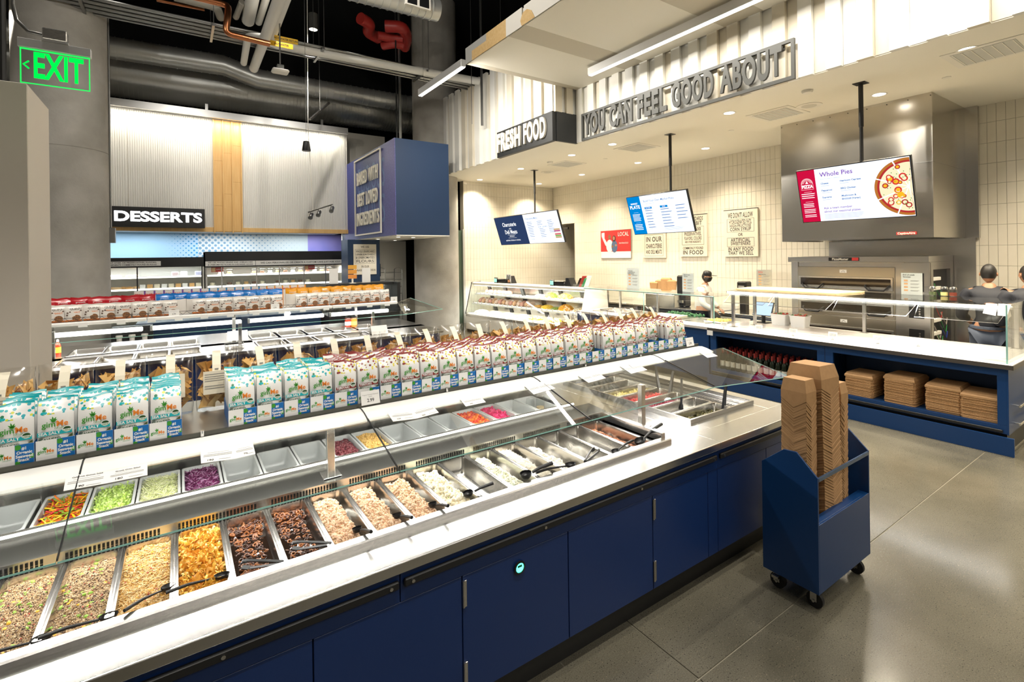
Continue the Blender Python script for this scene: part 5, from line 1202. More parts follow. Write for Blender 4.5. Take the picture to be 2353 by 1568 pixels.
for nm_, col, x0, x1, lab in (('red', (.42, .012, .02), -1.5, -.25, 'bag with a deep red top behind the pretzel bags'), ('blue', (.012, .16, .50), -.25, 1.42, 'bag with a bright blue top behind the pretzel bags'), ('orange', (.70, .30, .015), 1.42, 3.05, 'bag with an orange top behind the pretzel bags')):
    fo = mat('foil '+nm_, col, .22); me = [pouch_mesh(.20, .30, .07, s+20, [foilw, fo], [.7]) for s in range(2)]
    x = x0+.09
    while x < x1-.05:
        t = thing('snack_bag', 'tall snack '+lab, 'snack bag', (x, 8.53+RNG.uniform(-.015, .015), ZQ), RNG.uniform(-.15, .15), nm_+' topped snack bags')
        t.rotation_euler.x = R(RNG.uniform(-7, 0)); put('pouch', RNG.choice(me), t)
        m_ = text_mesh('pretzels', .03, 0, 1, 0, mat=gW); o = put('front_print', m_, t); o.matrix_local = Matrix.Translation((0, -.030, .235)) @ Matrix.Rotation(R(-8), 4, 'X') @ FACE_MY
        x += RNG.uniform(.168, .185)
side_m = {'v': fm('veg violet', (.16, .07, .30)), 'g': fm('veg blue', (.03, .22, .45)), 'o': fm('veg orange', (.75, .28, .03))}
i = 0; x = -.45
while x < 1.75:
    k = 'v' if x < .25 else ('g' if x < 1.1 else 'o')
    t = thing('veggie_chip_box', 'small white snack carton with a %s side, at the back of the pretzel shelf' % {'v': 'violet', 'g': 'blue green', 'o': 'orange'}[k], 'snack box', (x, 8.78, ZQ), 0, {'v': 'violet sided', 'g': 'blue sided', 'o': 'orange sided'}[k]+' snack cartons')
    MB().box(-.065, .065, -.03, .03, .0, .335, foilw).box(.045, .066, -.031, -.029, 0, .335, side_m[k]).build('carton', None, t)
    m_ = text_mesh('BRAD', .036, 0, 1, .0008, mat=M['redink']); o = put('front_print', m_, t); o.matrix_local = Matrix.Translation((-.012, -.0315, .285)) @ FACE_MY
    x += .112 if k != 'o' else .115
# wire rails holding the bags
for k, (a, c) in enumerate(((-1.5, -.62), (-.58, .24), (.28, 1.14), (1.18, 2.0), (2.04, 2.95))):
    b_ = MB()
    for z in (.01, .055): b_.tube([(a, 8.44, z), (a, 8.30, z), (c, 8.30, z), (c, 8.44, z)], .003, n=5)
    n = int((c-a)/.09)
    for j in range(n): xx = a+j*.09; b_.cyl((xx, 8.30, .01), (xx+.045, 8.30, .055), .002, n=4); b_.cyl((xx+.09, 8.30, .01), (xx+.045, 8.30, .055), .002, n=4)
    tag(b_.build('wire_rail', M['black_sat'], loc=(0, 0, ZQ)), 'low black wire rail in front of the pretzel bags', 'wire rail', 'wire rails on the pretzel shelf')
for px, py, lab in ((400, 727, 'beside the blue topped bags'), (632, 707, 'below the orange topped bags'), (905, 690, 'at the end of the pretzel shelf')):
    p = PY(px, py, 8.285); price_card('small white price card on the pretzel shelf, '+lab, p.x, 8.28, ZQ, .12, .085, '5.99', 0)
# ================================================================ PIZZA COUNTER
PC = thing('pizza_counter', 'blue pizza counter with white quartz top, bottle niche and box niche', 'counter', (6.9, 0, 0))
BL = M['blue2']
bevel(MB().box(0, 1.3, 1.31, 4.75, .885, .915).build('worktop', M['marble'], PC), .002)
MB().box(-.004, .0, 1.306, 4.75, .868, .914).box(0, 1.3, 1.302, 1.308, .868, .914).build('worktop_edge', mat('dark slab edge', (.07, .06, .05), .4), PC)
for a in (1.9, 2.55, 3.2, 3.85): MB().box(.02, .9, a-.0015, a+.0015, .915, .9154).build('slab_joint', M['white'], PC)
MB().box(.25, .254, 1.4, 4.7, .915, .9154).build('slab_line', M['white'], PC)
# frame around the two niches
fr = MB().box(.03, .06, 1.36, 4.72, .79, .885).box(.03, .06, 1.36, 4.72, .205, .285).box(.03, .06, 1.36, 1.43, .285, .79).box(.03, .06, 2.96, 3.15, .285, .79).box(.03, .06, 4.62, 4.72, .285, .79)
bevel(fr.build('face_frame', BL, PC), .0015)
MB().box(.0295, .031, 3.053, 3.058, .205, .885).build('frame_joint', M['black'], PC)
MB().box(.06, .75, 1.36, 4.72, .27, .285).box(.60, .62, 1.36, 4.72, .285, .885).box(.06, .62, 3.04, 3.07, .285, .885).box(.06, .62, 4.70, 4.72, .285, .885).build('niche_lining', M['navy'], PC)
MB().box(.03, 1.28, 1.345, 1.36, .20, .885).build('end_panel', BL, PC)
MB().box(.08, 1.25, 1.37, 4.72, .0, .205).build('plinth', M['black_sat'], PC)
bevel(MB().box(-.02, .0, 1.30, 4.75, .0, .185).build('base_panel', BL, PC), .002)
MB().box(.012, .03, 1.39, 4.70, .215, .245, ch=.004).build('bumper_rail', M['black_sat'], PC)
MB().box(1.24, 1.30, 1.31, 4.75, 0, .885).build('rear_panel', M['steel'], PC)
for z in (.48, .30):
    h = MB().box(.16, 1.0, 1.285, 1.30, z-.012, z+.012, ch=.002).build('towel_rail', M['chrome'], PC)
    for x in (.2, .95): MB().cyl((x, 1.30, z), (x, 1.345, z), .008, n=10).build('rail_bracket', M['chrome'], h)
# wine bottles in the niche
wglass = mat('dark bottle glass', (.012, .016, .008), .08); caps = mat('red capsule', (.30, .03, .025), .35); wl_ = mat('cream wine label', (.62, .58, .48), .6)
prof = [(.030, 0), (.036, .006), (.036, .19), (.032, .215), (.0145, .245), (.0135, .285)]
wb_me = MB().lathe(prof, n=14).mesh('bottle_body', 40); wb_me.materials.append(wglass)
cp_me = MB().lathe([(.0155, .243), (.0148, .31), (0, .312)], n=12).mesh('capsule', 40); cp_me.materials.append(caps)
wl_me = MB().lathe([(.0366, .05), (.0366, .13)], n=14).mesh('bottle_label'); wl_me.materials.append(wl_)
for r_ in range(4):
    for k in range(17):
        y = 3.19+k*.086+(.02 if r_ % 2 else 0)
        t = thing('wine_bottle', 'dark wine bottle with a red capsule in the blue counter niche', 'bottle', (6.9+.12+r_*.095, y, .285), group='wine bottles in the pizza counter niche')
        put('bottle_body', wb_me, t); put('capsule', cp_me, t); put('bottle_label', wl_me, t)
# stacks of flat kraft cartons in the box niche
bx_me = []
for s in range(3):
    b = MB(); w2, d2, hh = .155, .20, .0085
    ring = [(-d2, -w2+.02), (-d2+.02, -w2), (d2, -w2), (d2, w2), (-d2+.02, w2), (-d2, w2-.02)]
    loft(b, [[(x*.99, y*.99, 0) for x, y in ring], [(x, y, hh*.4) for x, y in ring], [(x, y, hh*.8) for x, y in ring], [(x*.985, y*.985, hh) for x, y in ring]], close_top=True)
    me = b.mesh('carton'); me.materials.append(M['card']); bx_me.append(me)
tb = MB(); ring = [(-.20, -.155), (.20, -.155), (.20, .155), (-.20, .155)]
loft(tb, [[(x, y, 0) for x, y in ring], [(x, y, .02) for x, y in ring], [(x*.86-.0, y*.9, .05) for x, y in ring]]); tb_me = tb.mesh('carton'); tb_me.materials.append(M['card'])
for j, (y, n, dz, rz) in enumerate(((2.69, 27, .0098, -.02), (2.27, 32, .0098, -.05), (1.885, 30, .0098, .03), (1.585, 27, .0098, .05))):
    nm_ = ('next to the niche divider', 'second from the niche divider', 'third from the niche divider', 'next to the niche end wall')[j]
    for k in range(n-4):
        o = put('pizza_carton', bx_me[k % 3], None, (6.9+.27+RNG.uniform(-.004, .004), y+RNG.uniform(-.003, .003), .286+k*.0098), (0, 0, rz+RNG.uniform(-.012, .012)+(.02 if k > 18 else 0)))
        tag(o, 'flat kraft carton in the stack '+nm_, 'carton', 'kraft cartons '+nm_)
    o = put('pizza_carton', tb_me, None, (6.9+.27, y, .286+(n-4)*.0098), (0, 0, rz)); tag(o, 'folded kraft carton lying on top of the stack '+nm_, 'carton', 'kraft cartons '+nm_)
# label clips on the counter and a tag on the front
for i, (px, py) in enumerate(((1663, 755), (1743, 763), (1822, 772), (1913, 781), (2017, 790), (2110, 796))):
    p = PZ(px, py, .916); t = thing('label_clip', 'small white food label in a clip on the empty quartz counter', 'label', (p.x, p.y, .916), R(-90), 'label clips on the pizza counter')
    MB().lathe([(.018, 0), (.018, .003), (.004, .006), (.003, .03)], n=12).build('clip', M['chrome'], t); MB().slab([(-.055, 0, .025), (.055, 0, .025), (.055, .015, .10), (-.055, .015, .10)], .001).build('card', M['paper'], t)
    b_ = MB()
    for z in (.05, .062, .074): b_.slab([(-.04, -.0014+(z-.025)*.2, z), (.04, -.0014+(z-.025)*.2, z), (.04, -.0012+(z-.025)*.2, z+.004), (-.04, -.0012+(z-.025)*.2, z+.004)], -.0006)
    b_.build('print', M['greyink'], t)
p = PX(1633, 766, 6.9); tag(MB().box(6.878, 6.88, p.y-.05, p.y+.05, .80, .875).build('shelf_tag', M['paper']), 'white price tag on the blue front below the quartz slab', 'tag')
# glass guard of the pizza counter
PGd = thing('pizza_guard', 'glass guard with lit front rail over the pizza counter', 'sneeze guard', (6.9, 0, .915))
MB().box(.36, 1.32, 1.36, 4.62, .565, .577).build('top_pane', M['glass'], PGd)
MB().box(.32, .40, 1.36, 4.62, .535, .565, ch=.004).build('front_rail', M['steel'], PGd)
MB().box(.312, .32, 1.40, 4.6, .537, .561).box(.325, .395, 1.40, 4.6, .527, .535).build('led_strip', emis('bright led', (1, .965, .90), 6), PGd)
for a, c in ((1.40, 2.16), (2.18, 3.02), (3.04, 3.86), (3.88, 4.55)):
    g = MB().slab([(.33, a, .53), (.33, c, .53), (.10, c-.03, .405), (.10, a+.03, .405)], .007).build('glass_pane', M['glass'], PGd)
    MB().tube([(.33, a, .53), (.10, a+.03, .405), (.10, c-.03, .405), (.33, c, .53)], .004, n=4).build('glass_edge', M['chrome'], g)
for x, y in ((.36, 4.53), (.80, 4.43), (1.22, 3.05), (1.22, 1.5), (1.22, 4.3)):
    MB().box(x-.02, x+.02, y-.02, y+.02, 0, .55, ch=.002).build('post', M['steel'], PGd); MB().box(x-.05, x+.05, y-.05, y+.05, 0, .006).build('post_base', M['steel'], PGd)
e = MB().box(.06, 1.25, 1.355, 1.363, .0, .60).build('end_pane', M['glass'], PGd); MB().box(.058, .062, 1.352, 1.366, 0, .60).build('pane_edge', M['glass_g'], e)
lamp('AREA', 'pizza_guard_led', (7.26, 3.0, 1.435), 12, (1, .96, .90), rot=(0, R(0), 0), size=.06, size_y=3.2)
t = thing('paper_sheet', 'two white paper sheets taped on the pizza guard pane', 'paper', PX(2290, 710, 7.16))
b_ = MB(); c0 = Vector(t.location)
b_.slab([PX(2266, 697, 7.17)-c0, PX(2292, 699, 7.17)-c0, PX(2288, 726, 7.06)-c0, PX(2258, 720, 7.06)-c0], .001).slab([PX(2294, 698, 7.15)-c0, PX(2324, 700, 7.15)-c0, PX(2314, 727, 7.04)-c0, PX(2292, 725, 7.04)-c0], .001).build('sheet', M['paper'], t)
# things on the guard top
def tent(name, label, px, py, z, w, h, body):
    p = PX(px, py, 8.08); t = thing(name, label, 'sign', (8.08, min(p.y, 4.48), z), R(-90))
    MB().box(-w/2, w/2, 0, .004, 0, h).build('sheet', M['paper'], t); MB().box(-w/2-.004, w/2+.004, -.002, 0, 0, h+.004).box(-w/2, w/2, -.03, .05, 0, .003).build('acrylic_holder', M['acry'], t)
    it = []
    for (txt, x, z_, s, m_) in body: it.append((text_mesh(txt, s, 0, 1, .0003, mat=m_), FACE_MY @ T_(x, z_, .004)))
    b = MB()
    for k in range(4):
        zz = h*(.62-.15*k); b.box(-w*.36, -w*.18, -.0032, -.0028, zz, zz+h*.07, fm('menu dish', (.55, .30, .14)) if 'menu dish' not in bpy.data.materials else bpy.data.materials['menu dish']); b.box(-w*.05, w*.36, -.0032, -.0028, zz+h*.03, zz+h*.045, M['greyink']); b.box(-w*.05, w*.3, -.0032, -.0028, zz, zz+h*.015, M['greyink'])
    it.append((b.mesh('lines'), Matrix.Identity(4)))
    put('print', join_meshes('print', it), t); return t
bluep = mat('menu blue', (.05, .25, .45), .5)
tent('menu_stand', 'white menu stand headed End of week favorites on the pizza guard', 2095, 671, 1.492, .23, .29, [('End of week', -.03, .265, .026, M['ink']), ('favorites', -.05, .238, .024, M['ink'])])
tent('menu_stand', 'white pizza price stand beside the wooden pizza board', 1724, 655, 1.492, .26, .30, [('PIZZA', -.06, .26, .03, M['redink']), ('Pizza by the Slice', -.03, .225, .018, M['ink'])])
for i, (px, c, lab) in enumerate(((2143, (.10, .13, .05), 'green herbs'), (2170, (.72, .60, .25), 'grated cheese'), (2190, (.22, .03, .01), 'red pepper flakes'))):
    p = PX(px, 678, 8.12); t = thing('glass_shaker', 'glass shaker of '+lab+' with a steel lid on the pizza guard', 'shaker', (8.12, p.y, 1.492))
    MB().lathe([(.034, 0), (.040, .01), (.042, .05), (.036, .08), (.034, .092)], n=18).build('glass_body', M['acry'], t, smooth=40); MB().lathe([(0, .004), (.036, .008), (.038, .05), (0, .052)], n=14).build('contents', fm('shaker '+lab, c), t); MB().lathe([(.037, .09), (.037, .105), (.028, .122), (0, .126)], n=18).build('lid', M['chrome'], t, smooth=40)
p = PZ(1800, 658, 1.492)
bevel(tag(MB().prism([(-.36, -.75), (.34, -.82), (.36, .70), (.1, .78), (-.32, .74)], 'z', 0, .022).build('pizza_board', mat('pale wooden board', (.72, .52, .27), .55, noise=(5, (.80, .62, .36), 3, .3, .7, (4, .6, 4))), loc=(7.75, 3.85, 1.492)), 'large pale wooden pizza board lying on the guard top', 'board'), .004)

# ================================================================ PIZZA OVEN + HOOD
XO = 8.95
OV = thing('pizza_oven', 'three deck stainless pizza oven with black handles and open side panel', 'oven', (XO, 3.5, 0))
MB().box(.02, 1.0, -.92, .97, .12, 1.93).build('body', M['steel'], OV)
MB().box(0, .03, .86, .97, .12, 1.93).build('door_jamb', M['steel'], OV); MB().box(0, .03, -.66, -.55, .12, 1.93).build('door_jamb', M['steel'], OV)
MB().box(-.06, 1.0, -.97, 1.0, 1.91, 2.0, ch=.004).build('top_canopy', M['steel'], OV)
MB().box(-.064, -.06, -.10, .34, 1.93, 1.985).build('badge', M['black'], OV)
o = put('lettering', text_mesh('PizzaMaster', .05, 0, 1, .0012, mat=M['white']), OV); o.matrix_local = Matrix.Translation((-.066, .17, 1.957)) @ FACE_MX
MB().box(-.066, -.064, -.09, .0, 1.935, 1.98).build('badge_red', M['redink'], OV)
dz = [(1.835, 1.42), (1.42, 1.03), (1.03, .60)]
dsteel = mat('oven door steel', (.50, .46, .38), .28, 1); dglass = mat('oven window', (.02, .014, .010), .06)
for k, (zt, zb) in enumerate(dz):
    d = MB().box(-.01, .02, -.55, .86, zb+.008, zt-.004, ch=.004).build('deck_front', dsteel, OV)
    MB().box(-.03, -.01, -.53, .84, zb+.05, zt-.16, ch=.004).build('oven_door', M['steel'], d)
    MB().box(-.034, -.03, -.50, .80, zt-.31, zt-.19).build('oven_window', dglass, d)
    for y in (.60, -.33):
        MB().tube([(-.03, y+.16, zb+.13), (-.08, y+.15, zb+.11), (-.085, y+.10, zb+.055), (-.085, y-.10, zb+.055), (-.08, y-.15, zb+.11), (-.03, y-.16, zb+.13)], .014, n=8).build('door_handle', M['black'], d, smooth=50)
    mk = MB().box(-.0125, -.0095, .10, .20, zt-.10, zt-.05, M['paper']); mk.build('plate_mark', None, d)
    o = put('mark_chevron', MB().tube([(0, -.03, -.015), (0, 0, .012), (0, .03, -.015)], .003, n=4).mesh('chevron'), d, (-.0135, .15, zt-.075)); o.data.materials.append(M['greyink'])
cpn = MB().box(-.02, .02, -.97, -.66, .12, 1.90).build('control_panel', M['steel'], OV)
for k, (zt, zb) in enumerate(dz):
    MB().box(-.026, -.02, -.90, -.72, zb+.06, zb+.33).build('control_plate', M['black'], OV)
    for j in range(6): MB().lathe([(.012, -.036), (.012, -.026)], (0, -.85, zb+.09+j*.036), n=10, axis='x').build('control_knob', M['steel'], OV)
# open side: dark bay with terminal strips and wires
MB().box(.12, .95, -.925, -.92, .62, 1.80).build('side_bay', M['black'], OV)
MB().box(.0, .12, -.97, -.92, .12, 1.91).box(.86, 1.0, -.97, -.92, .12, 1.91).box(.12, .86, -.97, -.92, 1.80, 1.91).box(.12, .86, -.97, -.92, .55, .62).build('side_frame', M['steel'], OV)
for z in (1.66, 1.52, 1.30, 1.05, .86, .70): MB().box(.14, .46, -.965, -.925, z-.025, z+.025, ch=.004).build('terminal_strip', M['white'], OV)
for k in range(12):
    z0_ = RNG.uniform(.7, 1.6); x0 = RNG.uniform(.16, .5); col = RNG.choice([(.4, .02, .02), (.02, .02, .02), (.02, .05, .3), (.02, .2, .05), (.4, .35, .3)])
    nm = 'wire %.2f%.2f' % col[:2]
    MB().tube([(x0, -.95, z0_), (x0+.1, -.96, z0_-.12), (x0+.22, -.955, z0_-.2), (x0+.28, -.95, z0_-.1)], .006, n=5).build('wire', bpy.data.materials.get(nm) or mat(nm, col, .4), OV, smooth=60)
HD = thing('exhaust_hood', 'large stainless steel exhaust hood hanging over the pizza oven', 'hood', (8.5, 3.375, 2.26))
o = MB()
# slightly dished front sheet
n, m_ = 14, 10
vs = []; 
for i in range(n+1):
    for j in range(m_+1):
        y = 1.015-2.03*i/n; z = 1.974*j/m_
        vs.append((-.010*math.sin(math.pi*i/n*3)*math.sin(math.pi*min(1, j/m_*1.2))-.006*math.sin(math.pi*i/n*5+1)*math.sin(math.pi*j/m_), y, z))
o.add(vs, [(i*(m_+1)+j, (i+1)*(m_+1)+j, (i+1)*(m_+1)+j+1, i*(m_+1)+j+1) for i in range(n) for j in range(m_)])
o.build('front_sheet', M['steel_hood'], HD, smooth=80)
MB().box(0, 1.45, -1.015, -1.01, 0, 1.972).build('side_sheet', M['steel_hood'], HD); MB().box(0, 1.45, 1.01, 1.015, 0, 1.972).build('side_sheet', M['steel_hood'], HD)
MB().box(.0, 1.45, -1.01, 1.01, .02, .03).build('hood_underside', M['steel'], HD); MB().box(0, .02, -1.01, 1.01, 1.94, 1.972).build('top_flange', M['steel'], HD)
MB().box(-.012, -.004, -1.015, 1.015, 1.03, 1.036).box(0, 1.45, -1.019, -1.014, 1.03, 1.036).build('sheet_seam', M['steel'], HD)
MB().box(1.40, 1.48, -1.16, -1.015, 0, 1.972).build('duct_trim', M['steel'], HD)
MB().box(-.018, -.012, -.83, -.60, .045, .085).build('badge', M['redink'], HD)
o = put('lettering', text_mesh('CaptiveAire', .042, 0, 1, .001, mat=M['white']), HD); o.matrix_local = Matrix.Translation((-.020, -.715, .065)) @ FACE_MX
b_ = MB()
for k in range(9): b_.cyl((-.008, 1.0-k*.25, 1.93), (-.002, 1.0-k*.25, 1.93), .006, n=8)
b_.build('rivets', M['char2'], HD)
struct(MB().box(9.97, 9.985, 2.27, 4.3, 0, 2.26).build('trim_backsplash', M['steel']))

# ================================================================ HANGING MENU SCREENS
def screen(label, px_tl, px_tr, px_bl, X, pole_px, panels, dx=.19):
    a, b, c = PX(*px_tl, X), PX(*px_tr, X), PX(*px_bl, X)
    wd = a.y-b.y; zt = (a.z+b.z)/2; zb = CAMH+(c.z-CAMH)*(X+dx)/X; ht = math.hypot(zt-zb, dx); yc = (a.y+b.y)/2
    t = thing('menu_screen', label, 'screen', (X, yc, zt), 0)
    tilt = math.atan2(dx, zt-zb)
    fr = Matrix.Translation((0, 0, 0)) @ Matrix.Rotation(-tilt, 4, 'Y')       # local: panel hangs along -Z, faces -X
    body = MB().box(0, .05, -wd/2, wd/2, -ht, 0, ch=.004).build('bezel', M['black'], t); body.matrix_local = fr
    items = []
    F = Matrix.Translation((-.0008, 0, -ht/2)) @ FACE_MX     # print plane: x right, y up, centred
    for m_, M4 in panels(wd, ht): items.append((m_, F @ M4))
    d = put('display', join_meshes('display', items), t); d.matrix_local = fr
    pp = PZ(*pole_px, ZS); y0 = pp.y-yc; x0 = .075
    MB().cyl((x0, y0, -.02), (x0, y0, ZS-zt), .021, n=14).cyl((x0, y0, (ZS-zt)*.45), (x0, y0, ZS-zt), .027, n=14).build('pole', M['black_sat'], t)
    MB().box(x0-.07, x0+.07, y0-.07, y0+.07, ZS-zt-.008, ZS-zt).build('ceiling_plate', M['black_sat'], t)
    mo = MB().box(.05, .09, y0-.12, y0+.12, -.40, .0).build('mount', M['black_sat'], t); mo.matrix_local = fr
    return t
def rect(x0, y0, x1, y1, m_, z=0): return (MB().quad((x0, y0, z), (x1, y0, z), (x1, y1, z), (x0, y1, z), m_).mesh('r'), Matrix.Identity(4))
def tx(t, x, y, s, m_, al='LEFT', b=.0004, xs=1.0, z=.0012): return (text_mesh(t, s, 0, xs, b, al, m_), T_(x, y, z))
E_ = lambda n, c, s=1.0: emis('screen '+n, c, s)
sw, sbl, sred, snav, sdk, slb = E_('white', (.86, .92, 1.0), 1.15), E_('blue', (.0, .22, .62)), E_('red', (.55, .005, .045)), E_('navy', (.025, .045, .11)), E_('ink', (.05, .16, .42)), E_('pale blue', (.55, .72, .95), 1.1)
sgr, spur, swt = E_('grey', (.45, .55, .75)), E_('purple', (.20, .07, .42)), E_('letter white', (1, 1, 1), 1.1)
def lines(x0, y0, w, n, dy, m_, jit=.3, h=.006):
    b = MB()
    for k in range(n): b.quad((x0, y0-k*dy, .0012), (x0+w*(1-jit*RNG.random()), y0-k*dy, .0012), (x0+w*(1-jit*RNG.random()), y0-k*dy+h, .0012), (x0, y0-k*dy+h, .0012), m_)
    return (b.mesh('lines'), Matrix.Identity(4))
def pizza(wd, ht):
    L = [rect(-wd/2+.012, -ht/2+.012, wd/2-.012, ht/2-.012, sw, 0), rect(-wd/2+.012, -ht/2+.012, -wd/2+.24, ht/2-.012, sred, .0006)]
    cx = -wd/2+.126
    arc = MB()
    for r_ in (.075, .066): arc.tube([(cx+r_*math.cos(a), .175+r_*math.sin(a), .0015) for a in np.linspace(0, math.pi, 16)], .0016, swt, 4)
    for a in np.linspace(.15, math.pi-.15, 13): arc.tube([(cx+.038*math.cos(a), .178+.038*math.sin(a), .0015), (cx+.062*math.cos(a), .178+.062*math.sin(a), .0015)], .0014, swt, 4)
    arc.tube([(cx-.075, .175, .0015), (cx-.08, .095, .0015), (cx+.08, .095, .0015), (cx+.075, .175, .0015)], .0016, swt, 4)
    arc.add([(cx-.02, .178, .0015), (cx+.02, .178, .0015), (cx, .215, .0015)], [(0, 1, 2)], swt)
    L += [(arc.mesh('logo'), Matrix.Identity(4)), tx('PIZZA', cx, .135, .062, swt, 'CENTER', .003, .85)]
    for k, y in enumerate((.06, -.08)): L.append(rect(cx-.05, y, cx+.05, y+.003, swt, .001))
    L += [lines(cx-.09, .03, .18, 3, .028, swt, .2, .010), lines(cx-.08, -.11, .16, 3, .022, swt, .2, .008), lines(cx-.08, -.19, .16, 3, .022, swt, .2, .008), lines(cx-.08, -.27, .16, 2, .022, swt, .2, .008)]
    x0 = -wd/2+.30
    L += [tx('Whole Pies', x0, .275, .085, spur, b=.0012), tx('ADDITIONAL TOPPINGS', x0, .215, .022, sgr)]
    for i, (t1, t2) in enumerate((('Cheese', 'Heirloom Caprese'), ('Pepperoni', 'BBQ Chicken'), ('Supreme', 'Mushroom &'))):
        L += [tx(t1, x0, .155-i*.095, .032, sdk, b=.001), tx(t2, x0+.235, .165-i*.10, .032, sdk, b=.001), lines(x0, .12-i*.095, .13, 1, .02, sgr), lines(x0+.235, .13-i*.10, .14, 1, .02, sgr)]
    L += [tx('Broccoli (Vegan)', x0+.235, -.078, .032, sdk, b=.001), tx('Ask a team member', x0, -.185, .042, spur, b=.0006), tx('about our seasonal pizzas.', x0, -.232, .042, spur, b=.0006), lines(x0, -.275, .5, 4, .018, sgr, .2, .006)]
    # pizza picture clipped by the screen edge
    px, py, R0 = wd/2-.05, .0, .34
    def clip(p): return (min(p[0], wd/2-.013), max(-ht/2+.013, min(ht/2-.013, p[1])), p[2])
    b = MB(); n = 44
    def disc(cx_, cy_, r_, m_, z, a0=0, a1=2*math.pi, k=n): b.add([clip((cx_, cy_, z))]+[clip((cx_+r_*math.cos(a0+(a1-a0)*i/k), cy_+r_*math.sin(a0+(a1-a0)*i/k), z)) for i in range(k+1)], [(0, i+1, i+2) for i in range(k)], m_)
    crust, sauce, chz = E_('crust', (.45, .16, .03)), E_('sauce', (.42, .03, .03)), E_('cheese', (.85, .78, .50)); tomr, tomy, grn = E_('tomato', (.62, .03, .03)), E_('yellow tomato', (.85, .45, .02)), E_('basil', (.05, .25, .03))
    for i in range(8):
        a0, a1 = 2*math.pi*i/8+.4, 2*math.pi*(i+1)/8+.385; am = (a0+a1)/2; ox, oy = px+.012*math.cos(am), py+.012*math.sin(am)
        if ox > wd/2+.02: continue
        disc(ox, oy, R0, crust, .0010, a0, a1, 8); disc(ox, oy, R0*.91, sauce, .0014, a0, a1, 8); disc(ox, oy, R0*.84, chz, .0018, a0, a1, 8)
    for i in range(26):
        r_, a = R0*.8*math.sqrt(RNG.random()), RNG.uniform(1.2, 5.0); q, w_ = px+r_*math.cos(a), py+r_*math.sin(a)
        if q < wd/2-.05 and abs(w_) < ht/2-.06: rr = RNG.uniform(.022, .042); disc(q, w_, rr, RNG.choice((tomr, tomy, tomr, sauce)), .0022+i*2e-5, k=12); disc(q, w_, rr*.6, RNG.choice((tomy, chz)), .0028+i*2e-5, k=10)
    for i in range(30):
        r_, a = R0*.8*math.sqrt(RNG.random()), RNG.uniform(1.3, 4.9); disc(px+r_*math.cos(a), py+r_*math.sin(a), .006, grn, .0036, k=6)
    L.append((b.mesh('pizza'), Matrix.Identity(4))); return L
def plate(wd, ht):
    L = [rect(-wd/2+.012, -ht/2+.012, wd/2-.012, ht/2-.012, sw, 0), rect(-wd/2+.012, -ht/2+.012, -wd/2+.33, ht/2-.012, sbl, .0006)]
    cx = -wd/2+.17
    L += [tx('MARKET', cx, .235, .045, swt, 'CENTER', .001), tx('PLATE', cx, .165, .09, swt, 'CENTER', .003), rect(cx-.06, .06, cx+.06, .064, slb, .001), lines(cx-.1, .02, .2, 6, .025, swt, .2, .009), rect(cx-.06, -.15, cx+.06, -.146, slb, .001), lines(cx-.1, -.19, .2, 4, .032, swt, .1, .013)]
    x0 = -wd/2+.40
    L += [tx('Build Your Own Market Plate', x0, .265, .058, sdk, b=.0002), lines(x0, .21, .3, 1, .03, sgr)]
    for i, (x_, y_) in enumerate(((x0, .13), (x0+.36, .13))): L.append(rect(x_, y_-.02, x_+.17, y_+.02, sbl, .001)); L.append(tx('ENTREES' if i == 0 else 'SIDES', x_+.085, y_, .03, swt, 'CENTER', 0, 1, .002))
    L += [lines(x0, .075, .2, 7, .055, sdk, .4, .012), lines(x0, .05, .1, 7, .055, sgr, .4, .006), lines(x0+.36, .075, .26, 7, .055, sdk, .4, .012), lines(x0+.36, .05, .1, 7, .055, sgr, .4, .006), lines(x0+.70, .12, .24, 5, .06, sdk, .4, .012), lines(x0+.36, -.28, .5, 3, .02, sgr)]
    return L
def deli(wd, ht):
    m = -.02
    L = [rect(-wd/2+.012, -ht/2+.012, m, ht/2-.012, snav, 0), rect(m+.01, -ht/2+.012, wd/2-.012, ht/2-.012, sw, 0)]
    cx = -wd*.26
    L += [tx('Charcuterie', cx, .17, .16, swt, 'CENTER', .002, .85), tx('AND', cx, .055, .05, swt, 'CENTER'), tx('Deli Meats', cx, -.04, .16, swt, 'CENTER', .002, .85), rect(cx-.2, -.12, cx+.2, -.116, swt, .001), tx('WITHOUT', cx, -.16, .05, swt, 'CENTER'), rect(cx-.2, -.205, cx+.2, -.201, swt, .001), tx('synthetic nitrates or nitrites', cx, -.27, .062, swt, 'CENTER')]
    x0 = m+.08
    L += [tx('Charcuterie Menu', x0, .27, .07, sdk), rect(x0, .22, wd/2-.06, .223, sgr, .001), lines(x0+.03, .17, .28, 10, .042, sdk, .4, .010), lines(x0+.03, -.28, .22, 1, .04, sdk), lines(x0+.46, .17, .26, 3, .042, sdk, .4, .010), tx('SALAMI + CURED MEATS', x0+.46, .03, .035, sdk), lines(x0+.50, -.02, .26, 6, .042, sdk, .5, .010), lines(x0+.88, .17, .24, 8, .042, sdk, .4, .010)]
    b = MB()
    for i in range(6): y = -.28+i*.04; b.quad((x0+1.05, y, .0012), (x0+1.28, y, .0012), (x0+1.28, y+.035, .0012), (x0+1.05, y+.035, .0012), E_('sandwich%d' % i, [(.5, .3, .12), (.2, .4, .08), (.6, .1, .1), (.8, .75, .7), (.45, .08, .2), (.55, .35, .15)][i]))
    L.append((b.mesh('sandwich'), Matrix.Identity(4))); return L
screen('hanging menu screen headed Whole Pies with a pizza picture', (1828, 393), (2092, 357), (1845, 513), 7.2, (1974, 190), pizza)
screen('hanging menu screen headed Build Your Own Market Plate', (1438, 455), (1577, 434), (1462, 540), 7.3, (1534, 308), plate, .24)
